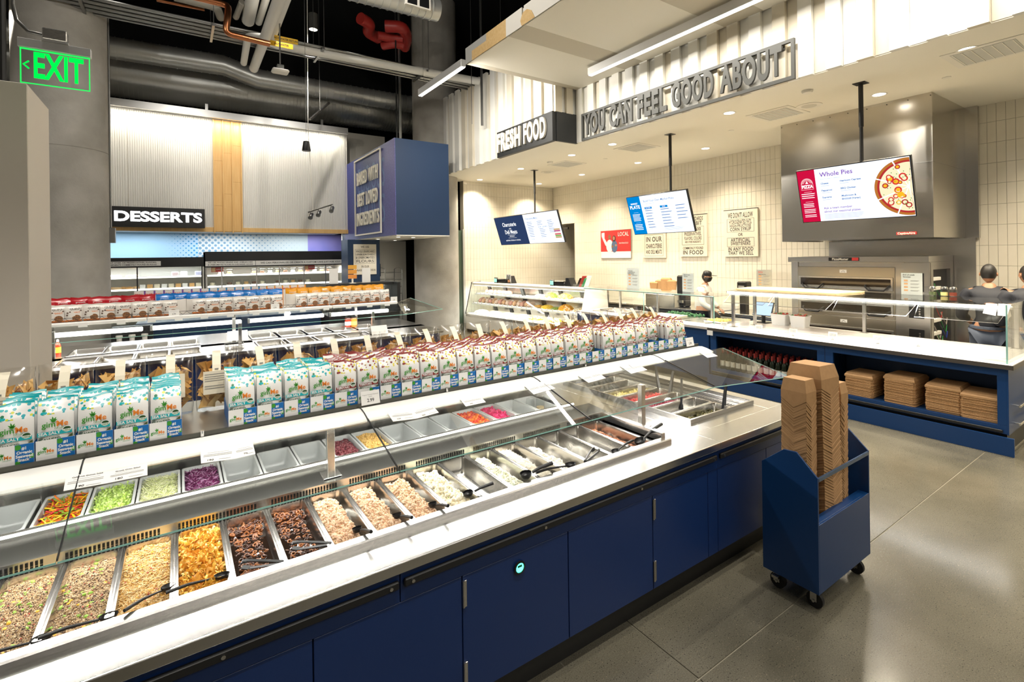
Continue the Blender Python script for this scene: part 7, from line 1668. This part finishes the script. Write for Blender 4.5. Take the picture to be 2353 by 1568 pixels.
sk1, sk2 = mat('skin warm', (.42, .22, .13), .5), mat('skin tan', (.36, .18, .10), .5); hair = mat('black hair', (.012, .010, .009), .5)
coat = mat('white coat', (.72, .70, .66), .7); dshirt = mat('navy black shirt', (.012, .014, .022), .7); apron = mat('grey blue apron', (.07, .085, .12), .7); blackt = mat('black trousers', (.015, .015, .016), .8)
def cap_mask(t, hd, k):
    b = MB().lathe([(.085, .030), (.088, .06), (.080, .10), (.055, .125), (0, .134)], n=22); b.build('cap', M['black'], hd, smooth=60, rot=(0, R(6), 0))
    MB().prism([(.05, -.075), (.13, -.06), (.185, -.028), (.19, .028), (.13, .06), (.05, .075)], 'z', .040, .047).build('cap_peak', M['black'], hd)
    MB().lathe([(.05, -.095), (.072, -.075), (.088, -.035), (.094, -.002)], n=20).build('face_mask', M['black'], hd, loc=(.018, 0, 0), smooth=60)
def apr(t, hd, k):
    MB().prism([(-.16*k, .55*k), (.16*k, .55*k), (.17*k, 1.0*k), (.12*k, 1.12*k), (-.12*k, 1.12*k), (-.17*k, 1.0*k)], 'x', .165*k, .175*k).build('apron', apron, t)
    MB().lathe([(.178*k, 1.0*k), (.180*k, 1.03*k)], n=20).build('apron_tie', apron, t)
pp = PX(1614, 660, 8.58)
person('kitchen worker in white coat, black cap and black face mask, walking behind the plate counter', (8.58, pp.y, 0), R(-72), 1.70, sk1, hair, coat, blackt, dict(le=(.10, .27, 1.14), lw=(.27, .18, 1.02), re=(.08, -.27, 1.14), rw=(.26, -.18, 1.02), lean=.05, sleeve=.95, head=(0, R(6), 0)), cap_mask)
pp = PX(2272, 640, 8.68)
person('person in dark shirt with short black hair, back turned, beside the pizza oven', (8.68, pp.y, 0), R(12), 1.86, sk2, hair, dshirt, apron, dict(le=(.06, .26, 1.14), lw=(.24, .16, 1.04), re=(.06, -.26, 1.14), rw=(.24, -.16, 1.04), lean=.03, sleeve=.8, head=(0, 0, R(-8))), apr)
pp = PX(2352, 640, 8.48)
person('person in dark shirt behind the end pane of the pizza guard', (8.48, pp.y-.06, 0), R(25), 1.86, sk2, hair, dshirt, apron, dict(le=(.06, .26, 1.14), lw=(.24, .16, 1.04), re=(.06, -.26, 1.14), rw=(.24, -.16, 1.04), lean=.03, sleeve=.8, head=(0, 0, R(10))), apr)
# ================================================================ DESSERT COOLERS
gl = M['glass']
def cooler(label, x0, x1, ztop, zb, zsign0, zsign1, doors, text, warm, yf=14.35):
    t = thing('display_cooler', label, 'cooler', ((x0+x1)/2, yf, 0)); h = (x1-x0)/2
    MB().box(-h, h, .0, 1.1, 0, .45).build('base', M['black_sat'], t)
    MB().box(-h, h, 1.06, 1.1, .45, ztop).build('back', M['white'], t); MB().box(-h, -h+.04, 0, 1.06, .45, ztop).build('side', M['white'], t); MB().box(h-.04, h, 0, 1.06, .45, ztop).build('side', M['white'], t)
    MB().box(-h, h, -.02, 1.1, zb, ztop, ch=.004).build('header', M['black_sat'], t)
    for a, c, rows in text:
        MB().box(a-(x0+x1)/2, c-(x0+x1)/2, -.026, -.02, zsign0, zsign1).build('sign_strip', M['paper'], t)
        for k, r_ in enumerate(rows):
            s_ = (zsign1-zsign0)*(.50 if len(rows) == 1 else .38); m_ = text_mesh(r_, s_, 0, 1, .001, mat=M['ink']); bx = [q.co.x for q in m_.vertices]; kx = min(1.35, (c-a)*.9/(max(bx)-min(bx)))
            o = put('lettering', m_, t); o.matrix_local = Matrix.Translation(((a+c)/2-(x0+x1)/2, -.0275, (zsign0+zsign1)/2+((.23-.46*k)*(zsign1-zsign0) if len(rows) > 1 else 0))) @ FACE_MY @ Matrix.Diagonal((kx, 1, 1, 1))
    for z in (.8, 1.12, 1.42, 1.70):
        MB().box(-h+.05, h-.05, .18, 1.0, z-.012, z).build('shelf', M['white'], t); MB().box(-h+.05, h-.05, .17, .18, z-.03, z+.01).build('shelf_light', M['led'], t)
    for a, c in zip(doors[:-1], doors[1:]):
        a -= (x0+x1)/2; c -= (x0+x1)/2
        d = MB().box(a+.005, a+.03, -.02, .02, .47, zsign0-.01).build('door_frame', M['black_sat'] if not warm else M['steel'], t)
        MB().box(a+.03, c, -.004, .002, .47, zsign0-.01).build('door_glass', gl, t)
    lamp('AREA', 'cooler_lamp', ((x0+x1)/2, yf+.25, zb-.03), 40 if warm else 80, (1, .97, .92) if warm else (.90, .95, 1), size=x1-x0-.2, size_y=.1)
    return t
cooler('dessert cooler with black header, cold white light and pastries', -3.0, .53, 2.16, 1.93, 1.965, 2.075, (-3, -1.9, -.80, .47, .53), [(-1.9, -.335, ('OUR STANDARDS PROHIBIT OVER 100 PRESERVATIVES, FLAVORS,', 'COLORS AND OTHER INGREDIENTS COMMONLY FOUND IN FOOD'))], False)
cooler('cake cooler with sliding glass doors below a custom cake sign', .56, 3.93, 2.29, 1.9, 1.93, 2.05, (.56, .89, 1.67, 2.21, 2.825, 3.39, 3.93), [(.56, 1.66, ('WE USE WHOLE GRAINS AND UNBLEACHED', '& UNBROMATED FLOURS IN OUR BAKED GOODS')), (1.67, 3.92, ('WE CAN PERSONALIZE OR CREATE A CUSTOM CAKE JUST FOR YOU!',))], True)
# pastries and boxed cakes
past = [mat('pastry gold', (.66, .36, .12), .4), mat('pastry tan', (.74, .50, .26), .4)]
pm = MB().lathe([(0, 0), (.07, 0), (.085, .02), (.07, .05), (.035, .065), (0, .068)], n=12).mesh('pastry', 60)
pmm = []
for m_ in past: q = pm.copy(); q.materials.append(m_); pmm.append(q)
for z, zl in ((.8, 'lower'), (1.12, 'second'), (1.42, 'third'), (1.70, 'top')):
    for k in range(12):
        if z > 1.6 and k % 3 == 0: continue
        tag(put('pastry', RNG.choice(pmm), None, (-2.0+k*.105+RNG.uniform(-.01, .01), 14.35+.28+.10*(k % 2), z)), 'round golden pastry on the %s shelf of the dessert cooler' % zl, 'pastry', 'pastries on the %s cooler shelf' % zl)
cakeb = [mat('cake cream', (.80, .72, .55), .5), mat('cake caramel', (.66, .38, .14), .5), mat('cake choc', (.16, .08, .05), .5)]
for z, zl in ((1.12, 'second'), (1.42, 'third'), (1.70, 'top')):
    for k in range(17):
        x = .72+k*.19
        if RNG.random() < .2: continue
        t = thing('boxed_cake', 'small cake in a clear plastic box on the %s shelf of the cake cooler' % zl, 'cake', (x, 14.35+.32, z), 0, 'boxed cakes on the %s cooler shelf' % zl)
        MB().box(-.075, .075, -.06, .06, 0, .025).build('box_base', M['paper'], t); MB().box(-.072, .072, -.057, .057, .025, .14, ch=.012).build('lid', M['acry'], t)
        MB().lathe([(.052, .026), (.054, .075), (.048, .085), (0, .088)], n=14).build('cake', cakeb[(k+int(z*7)) % 3], t)
for k in range(9):
    x = -.70+k*.14; tag(MB().box(-.055, .055, -.05, .05, 0, .10, ch=.01).build('dessert_tub', cakeb[k % 2] if k % 3 else M['paper'], loc=(x, 14.35+.30, 1.42)), 'small clear dessert tub on the third shelf of the dessert cooler', 'dessert tub', 'dessert tubs on the third cooler shelf')
for k, (x, c) in enumerate(((-.06, (.16, .12, .12)), (.12, (.5, .44, .40)), (.42, (.13, .13, .18)))): tag(MB().box(-.07, .07, -.05, .05, 0, .11, ch=.012).build('cookie_bag', fm('cookie bag%d' % k, c), loc=(x, 14.35+.30, 1.70)), ('dark', 'pale brown', 'blue grey')[k]+' bag of cookies on the top shelf of the dessert cooler', 'cookie bag', 'cookie bags on the top cooler shelf')
for x in (.70, 2.9):
    t = thing('local_card', 'small red LOCAL card in the cake cooler, '+('by the whole grains sign' if x < 1 else 'below the words just for you'), 'card', (x+.12, 14.35+.12, 1.80)); MB().box(-.13, .13, 0, .004, -.02, .10).build('card', M['redink'], t); o = put('lettering', text_mesh('LOCAL', .05, 0, .9, .001, mat=M['paper']), t); o.matrix_local = Matrix.Translation((.05, -.002, .045)) @ FACE_MY
    MB().box(-.12, -.04, -.002, 0, -.01, .09).build('picture', past[1], t)
# desserts sign
DS = thing('desserts_sign', 'black box sign with glowing white DESSERTS letters', 'sign', (-.335, 13.87, 2.87))
MB().box(-.875, .875, -.12, .0, -.03, .42, ch=.004).box(-.8, .8, 0, .1, .1, .3).build('box', M['black_sat'], DS)
m_ = text_mesh('DESSERTS', .30, .004, 1, .010, mat=emis('glowing letters', (.93, .95, 1), 4.0)); bx = [q.co.x for q in m_.vertices]
o = put('lettering', m_, DS); o.matrix_local = Matrix.Translation((.0, -.124, .195)) @ FACE_MY @ Matrix.Diagonal((1.62/(max(bx)-min(bx)), 1, 1, 1))
# flour sign on the pilaster
t = thing('flour_sign', 'white sign on the navy pilaster reading We use whole grains and unbleached flours', 'sign', (4.06, 12.898, 1.65))
bevel(MB().box(-.30, .30, -.02, 0, 0, .79).build('board', bpy.data.materials['sign board cream'], t), .002)
it = []
for txt, v, s, wd in (('WE USE', .72, .07, .22), ('WHOLE GRAINS AND', .60, .085, .48), ('UNBLEACHED', .52, .062, .48), ('& UNBROMATED', .44, .085, .48), ('FLOURS', .345, .10, .46), ('IN OUR', .205, .085, .2), ('BAKED GOODS', .11, .07, .54)):
    m_ = text_mesh(txt, s, 0, 1, .001, mat=M['char2']); bx = [q.co.x for q in m_.vertices]; it.append((m_, Matrix.Translation((0, -.0212, v)) @ FACE_MY @ Matrix.Diagonal((wd/(max(bx)-min(bx)), 1, 1, 1))))
put('print', join_meshes('print', it), t)
b = MB()
for a in ((-.26, .26, .285, .290), (-.26, .26, .655, .660), (-.26, -.255, .285, .66), (.255, .26, .285, .66)): b.box(a[0], a[1], -.022, -.0205, a[2], a[3])
b.build('rule_frame', M['char2'], t)
# navy counter run and black open case behind the hot bar
t = thing('navy_counter', 'long navy counter standing behind the hot bar', 'counter', (.4, 10.75, 0)); MB().box(-1.0, 2.05, 0, .6, .1, .95, ch=.004).build('body', M['navy'], t); MB().box(-1.0, 2.05, .03, .57, 0, .1).build('plinth', M['black_sat'], t); MB().box(-1.02, 2.07, -.02, .62, .95, .99, ch=.004).build('worktop', M['navy'], t)
for k in range(6): MB().box(-1.0+.51*k-.001, -1.0+.51*k+.002, -.004, 0, .12, .93).build('panel_joint', M['steel'], t)
t = thing('open_case', 'black refrigerated open case at the end of the hot bar run', 'case', (3.25, 10.3, 0)); MB().box(-.75, .75, 0, .75, .08, .92, ch=.01).build('body', M['black_sat'], t); MB().box(.68, .75, -.02, .75, .92, 1.55).build('end_panel', M['black_sat'], t); MB().box(-.75, .68, .3, .31, .92, 1.5).build('glass', gl, t); MB().box(-.7, .7, .02, .7, 0, .08).build('plinth', M['black_sat'], t); MB().box(-.75, .68, .2, .75, 1.5, 1.55).build('top_shelf', M['black_sat'], t)
t = thing('cup_dispenser', 'dark cup dispenser stand with three stacks of white cups', 'cup dispenser', (-.65, 10.5, .0)); MB().box(-.28, .28, 0, .22, 0, .98, ch=.006).build('stand', M['black_sat'], t)
for k in range(3): MB().lathe([(.035, .66), (.036, .80), (.048, .82), (.048, .84), (.044, .85)], (-.17+k*.17, -.05, 0), n=14).build('cup_stack', M['white'], t)
t = thing('snack_display', 'small display card tower with orange stickers on the black case', 'display', (3.05, 10.55, 1.55)); MB().cyl((0, 0, 0), (0, 0, .1), .02).box(-.06, .06, -.06, .06, 0, .01).build('stand', M['white'], t)
for k in range(3): MB().box(-.09, .09, -.012, 0, .10+k*.10, .185+k*.10).build('card', fm('orange card%d' % k, (.75, .28+.05*k, .05)), t)
for x in (2.68, 3.36): tag(MB().box(-.09, .09, -.005, 0, 0, .32).box(-.09, .09, -.005, .07, 0, .004).build('poster_card', M['paper'], loc=(x, 10.6, 1.55)), 'white poster card standing on the black case, '+('pilaster side' if x < 3 else 'column side'), 'card')
t = thing('baking_rack', 'tall wire baking rack beside the concrete column', 'rack', (5.1, 13.9, 0)); b = MB()
for sx in (-.25, .25):
    for sy in (-.3, .3): b.cyl((sx, sy, .08), (sx, sy, 1.75), .012, n=6)
    b.tube([(sx, -.3, 1.75), (sx, 0, 1.80), (sx, .3, 1.75)], .012, n=6)
for k in range(8):
    for sy in (-.3, .3): b.cyl((-.25, sy, .25+k*.2), (.25, sy, .25+k*.2), .007, n=5)
    for sx in (-.25, .25): b.cyl((sx, -.3, .25+k*.2), (sx, .3, .25+k*.2), .007, n=5)
b.build('frame', M['chrome'], t)
for sx in (-.25, .25):
    for sy in (-.3, .3): MB().cyl((sx-.012, sy, .04), (sx+.012, sy, .04), .04, n=12).build('caster', M['rubber'], t)
t = thing('paper_towel_box', 'small black wall box on the bakery tile', 'wall box', (4.46, 13.1, 1.75)); MB().box(0, .06, -.1, .1, -.18, .18, ch=.02).build('case', M['black'], t); MB().box(.02, .05, -.05, .05, -.2, -.18).build('slot', M['greyink'], t)

# ================================================================ EXIT SIGN
EX = thing('exit_sign', 'green edge-lit EXIT sign hanging in front of the concrete column', 'exit sign', (-.595, 4.0, 3.14))
grn = emis('exit green', (.0, 1, .06), 1.3); grd = emis('exit edge green', (.02, .9, .12), 1.0)
MB().box(-.165, .165, -.02, .02, .205, .258, ch=.003).build('housing', alu, EX); MB().box(-.06, .06, -.03, .03, .258, .27).build('mount_plate', alu, EX); MB().box(-.055, .055, -.035, .035, .27, .335, ch=.004).build('junction_box', M['steel'], EX)
MB().box(-.155, .155, -.003, .003, 0, .205).build('acrylic_panel', M['acry'], EX)
b = MB()
for a in ((-.157, .157, -.002, .003), (-.157, .157, .198, .204), (-.157, -.152, 0, .2), (.152, .157, 0, .2)): b.box(a[0], a[1], -.004, .004, a[2], a[3])
b.build('lit_edge', grd, EX)
m_ = text_mesh('EXIT', .19, .0005, 1, .0045, mat=grn); bx = [q.co.x for q in m_.vertices]; o = put('lettering', m_, EX); o.matrix_local = Matrix.Translation((.012, -.005, .103)) @ FACE_MY @ Matrix.Diagonal((.225/(max(bx)-min(bx)), 1.12, 1, 1))
MB().tube([(-.118, -.005, .13), (-.142, -.005, .108), (-.118, -.005, .086)], .0045, n=4).build('arrow', grn, EX)
MB().tube([(-.055, 0, .30), (-.12, 0, .305), (-.17, .0, .36), (-.185, 0, .45), (-.185, 0, 3.2)], .011, n=8).build('conduit', M['conduit'], EX, smooth=60)
p = PY(3, 100, 5.6); tag(MB().cyl((p.x, 5.6, .0), (p.x, 5.6, 9), .03, n=10).build('black_pole', M['black_sat']), 'slim black pole rising beside the exit sign', 'pole')

# ================================================================ CEILING SERVICES
def spiral_duct(name, label, pts, r, rib, m_):
    t = thing(name, label, 'duct', pts[0]); o0 = Vector(pts[0]); P = [Vector(q)-o0 for q in pts]
    MB().tube(P, r, n=28).build('duct_body', m_, t, smooth=45)
    b = MB()
    for a, c in zip(P[:-1], P[1:]):
        L = (c-a).length; d = (c-a).normalized()
        for k in range(int(L/rib)): q = a+d*(k+.5)*rib; b.tube([q-d*.008, q+d*.008], r+.010, n=28, caps=True)
    o = b.build('duct_seams', m_, t, smooth=45); o['kind'] = 'stuff'; return t
spiral_duct('round_duct', 'upper galvanised duct with an offset bend near the ceiling', [(-5, 13.45, PY(254, 108, 13.45).z-.1), (PY(513, 150, 13.45).x, 13.45, PY(513, 150, 13.45).z), (PY(590, 181, 13.45).x, 13.45, PY(590, 181, 13.45).z), (8.5, 13.45, PY(947, 240, 13.45).z)], .23, .155, M['duct'])
c1, c2 = PY(254, 168, 14.6), PY(947, 267, 14.6)
spiral_duct('large_duct', 'wide corrugated galvanised duct above the desserts wall', [(-5, 14.6, c1.z), (8.5, 14.6, c2.z)], .54, .09, M['duct'])
q1, q2 = PZ(1000, 30, 6.0), PZ(850, -40, 6.0)
spiral_duct('supply_duct', 'short galvanised supply duct with a square grille, beside the column', [tuple(PY(700, -55, 7.0)), tuple(PY(1005, 25, 7.0))], .16, .11, M['duct'])
p = PY(960, 2, 6.85); g = thing('duct_grille', 'square black supply grille on the short duct', 'grille', p); MB().box(-.2, .2, -.02, .02, -.10, .07).build('frame', M['white'], g); MB().box(-.17, -.02, -.025, -.02, -.08, .05).build('louvre', M['black'], g); MB().box(.02, .17, -.025, -.02, -.08, .05).build('louvre', M['black'], g)
# conduit rack
za = 6.15
for k in range(9):
    y = PZ(254, 40-k*4.6, za).y
    t = tag(MB().cyl((-6, y, za+.012*(k % 2)), (9, y, za+.012*(k % 2)), .022, n=10).build('conduit_pipe', M['conduit'], smooth=50), 'straight galvanised conduit in the parallel ceiling rack', 'conduit', 'conduits in the ceiling rack')
for x in (-3, -1.2, .55, 2.35, 4.5):
    y0_, y1_ = PZ(254, 45, za).y, PZ(254, -5, za).y
    t = thing('strut_trapeze', 'strut trapeze hanger under the conduit rack', 'hanger', (x, y0_, za-.05), group='strut trapezes of the conduit rack'); MB().box(-.02, .02, -.05, y1_-y0_+.05, -.02, .02).build('strut', M['conduit'], t)
    for yy in (0, y1_-y0_): MB().cyl((0, yy, 0), (0, yy, 9-za+.05), .006, n=6).build('rod', M['conduit'], t)
# white jacketed pipes that run across, copper line, red sprinkler mains
def pipe(name, label, pts, r, m_, grp=None, cat='pipe'):
    P = [Vector(p) for p in pts]; out = [P[0]]
    for i in range(1, len(P)-1):     # round the bends
        a, b_, c = P[i-1], P[i], P[i+1]; u = (a-b_).normalized(); v = (c-b_).normalized(); e = min(r*2.2, (a-b_).length*.4, (c-b_).length*.4)
        for k in range(5): s_ = k/4; out.append(b_+u*e*(1-s_)**2+v*e*s_**2)
    out.append(P[-1]); o0 = out[0]
    return tag(MB().tube([q-o0 for q in out], r, n=16).build(name, m_, loc=o0, smooth=60), label, cat, grp)
W = M['pipe_white']; zp = 6.0
pipe('insulated_pipe', 'thick white insulated pipe slanting down to the upper duct', [tuple(PZ(655, -40, zp)), tuple(PZ(583, 158, zp))], .085, W)
pipe('insulated_pipe', 'white insulated hot water pipe turning along the conduit rack', [tuple(PZ(668, -40, zp+.1)), tuple(PZ(618, 98, zp+.1)), tuple(PZ(947, 160, zp+.1)), tuple(PZ(1100, 187, zp+.1))], .085, W)
pipe('insulated_pipe', 'thin white pipe with an elbow beside the copper line', [tuple(PZ(560, 145, zp)), tuple(PZ(570, 82, zp)), tuple(PZ(610, 86, zp))], .06, W)
pipe('insulated_pipe', 'fat white pipe stub ending above the conduit rack', [tuple(PZ(585, -30, 6.6)), tuple(PZ(570, 48, 6.6))], .11, W)
pipe('insulated_pipe', 'slim white pipe stub beside the fat stub', [tuple(PZ(617, -20, 6.6)), tuple(PZ(594, 52, 6.6))], .06, W)
pipe('grey_pipe', 'grey pipe with an elbow by the copper line', [tuple(PZ(400, -8, 6.5)), tuple(PZ(498, 16, 6.5)), tuple(PZ(507, 40, 6.6))], .07, mat('dull grey pipe', (.34, .32, .27), .5))
pipe('grey_pipe', 'short grey pipe stub beside the copper bend', [tuple(PZ(556, 5, 6.6)), tuple(PZ(542, 40, 6.6))], .05, bpy.data.materials['dull grey pipe'])
pipe('copper_pipe', 'copper pipe stepping down in front of the conduit rack', [tuple(PZ(440, -8, 5.95)), tuple(PZ(525, 12, 5.95)), tuple(PY(523, 42, PZ(525, 12, 5.95).y-.2)), tuple(PY(518, 76, PZ(525, 12, 5.95).y-.2)), tuple(PY(620, 101, PZ(525, 12, 5.95).y-.2))], .045, M['copper'])
pipe('copper_pipe', 'thin copper line behind the grey pipe', [tuple(PZ(360, 0, 6.5)), tuple(PZ(470, 22, 6.5))], .025, M['copper'])
yel = mat('yellow pipe marker', (.80, .48, .02), .5)
for txt, px, py in (('HOT WATER RETURN', 658, 92), ('HOT WATER', 647, 103)):
    p = PZ(px, py, zp); t = thing('pipe_marker', 'yellow pipe marker reading '+txt.lower(), 'label', p-ray(px, py).normalized()*.16); MB().box(-.19, .19, -.004, .004, -.045, .045).build('band', yel, t); o = put('lettering', text_mesh(txt, .05, 0, .8, .001, mat=M['ink']), t); o.matrix_local = Matrix.Translation((0, -.006, 0)) @ FACE_MY
rp = M['pipe_red']
for i, pts in enumerate((((828, 42), (850, 55), (845, 75), (870, 88)), ((885, 60), (925, 62), (935, 85), (930, 108)), ((868, 82), (905, 88), (925, 90)), ((880, 105), (905, 100), (925, 104)))):
    pipe('sprinkler_main', ('curved red sprinkler main hung from the black ceiling', 'red sprinkler main dropping beside the grey pole', 'red sprinkler cross main under the curved one', 'lowest straight red sprinkler main', 'short red sprinkler stub below the white pipe')[i], [tuple(PZ(x, y, 7.4-.1*i)) for x, y in pts], .13 if i < 2 else .10, rp)
# hanging things
t = thing('pendant_downlight', 'cylindrical pendant downlight glowing under the black ceiling', 'pendant lamp', PY(720, 68, 11.0)); MB().lathe([(.085, 0), (.09, .004), (.09, .33), (0, .335)], n=24).build('cylinder', M['char2'], t, smooth=40); MB().lathe([(0, .003), (.083, .003), (.083, .0)], n=24).build('lens', M['led_disc'], t); MB().cyl((0, 0, .33), (0, 0, 9-PY(720, 68, 11.0).z), .006, n=6).build('stem', M['conduit'], t)
lamp('SPOT', 'pendant_lamp', PY(720, 68, 11.0)-Vector((0, 0, .02)), 200, NEUT, spot=80, size=.08)
p = PY(644, 168, 9); t = thing('wifi_access_point', 'white wireless access point on a grey drop rod', 'access point', p); bevel(MB().box(-.13, .13, -.1, .1, 0, .055, ch=.02).build('case', M['white'], t), .01, 3); MB().box(-.05, .05, -.05, .05, .055, .13).build('box', M['conduit'], t); MB().cyl((0, 0, .13), (0, 0, 9-p.z), .012, n=8).build('rod', M['conduit'], t)
p = PY(704, 347, 9); t = thing('pendant_speaker', 'small black pendant loudspeaker on a thin cable', 'speaker', p); MB().lathe([(0, 0), (.07, 0), (.072, .01), (.05, .16), (.03, .17), (0, .17)], n=20).build('cabinet', M['black'], t, smooth=40); MB().cyl((0, 0, .17), (0, 0, 9-p.z), .004, n=5).build('cable', M['conduit'], t)
a, b_ = PY(708, 488, 11), PY(764, 470, 10.6); t = thing('track_light', 'grey track with three spotlights hanging by a white cable', 'track light', a); d = b_-a
MB().tube([Vector((0, 0, 0)), d], .016, n=6).build('track', M['conduit'], t)
for k in (.1, .42, .95):
    q = d*k; MB().cyl(q, q+Vector((0, 0, -.05)), .012, n=6).cyl(q+Vector((-.02, -.06, -.14)), q+Vector((.03, .05, -.05)), .045, n=14).build('spot_head', M['conduit'], t)
    lamp('SPOT', 'track_lamp', a+q+Vector((0, -.08, -.16)), 25, NEUT, rot=(R(35), 0, 0), spot=50, size=.04)
ctop = PY(712, 290, 11); MB().tube([d*.2, Vector((.02, 0, ctop.z-a.z)), Vector((.05, 0, 9-a.z))], .008, n=5).build('cable', M['white'], t)
p = PY(735, 255, 11.5); st = thing('strut_brace', 'short steel strut hung from rods beside the ducts', 'strut', p); MB().box(-.55, .55, -.02, .02, -.02, .02, ch=.003).build('strut', M['steel'], st, rot=(0, R(-35), R(50))); MB().cyl((0, 0, 0), (0, 0, 9-p.z), .006, n=6).build('rod', M['conduit'], st)
p = PX(920, 318, 4.4); tag(MB().cyl((p.x, p.y, 4.70), (p.x, p.y, 9), .035, n=10).build('support_pole', M['conduit']), 'grey pole rising from the violet bakery box', 'pole')
p2 = PX(912, 318, 4.25); tag(MB().cyl((p2.x, p2.y, 4.70), (p2.x, p2.y, 9), .018, n=8).build('support_rod', M['black_sat']), 'thin black rod beside the grey pole over the bakery box', 'rod')
for k, (px, py, Y) in enumerate(((1105, 60, 9.5), (1082, 85, 9.5), (1150, 40, 9.0))): p = PY(px, py, Y); tag(MB().cyl((p.x, p.y, 5.0), (p.x, p.y, 9), .03 if k == 0 else .008, n=8).build('hanger_rod', M['conduit']), ('thick dark rod hanging behind the canopy', 'thin rod hanging beside the column behind the canopy', 'thin rod hanging over the ribbed fascia')[k], 'rod')
p = PY(249, 560, 10.8); b = MB().tube([(p.x+.02, 10.3, 9), (p.x+.02, 10.3, 2.62)], .012, n=6)
t = thing('wall_conduit', 'thin conduit with a grey outlet box down the concrete column side', 'conduit', (p.x+.03, 10.9, 0)); MB().cyl((0, -.0, 2.66), (0, 0, 9), .014, n=8).build('pipe', M['conduit'], t); MB().box(-.06, .06, -.06, .06, 2.40, 2.66, ch=.005).build('outlet_box', M['conduit'], t)
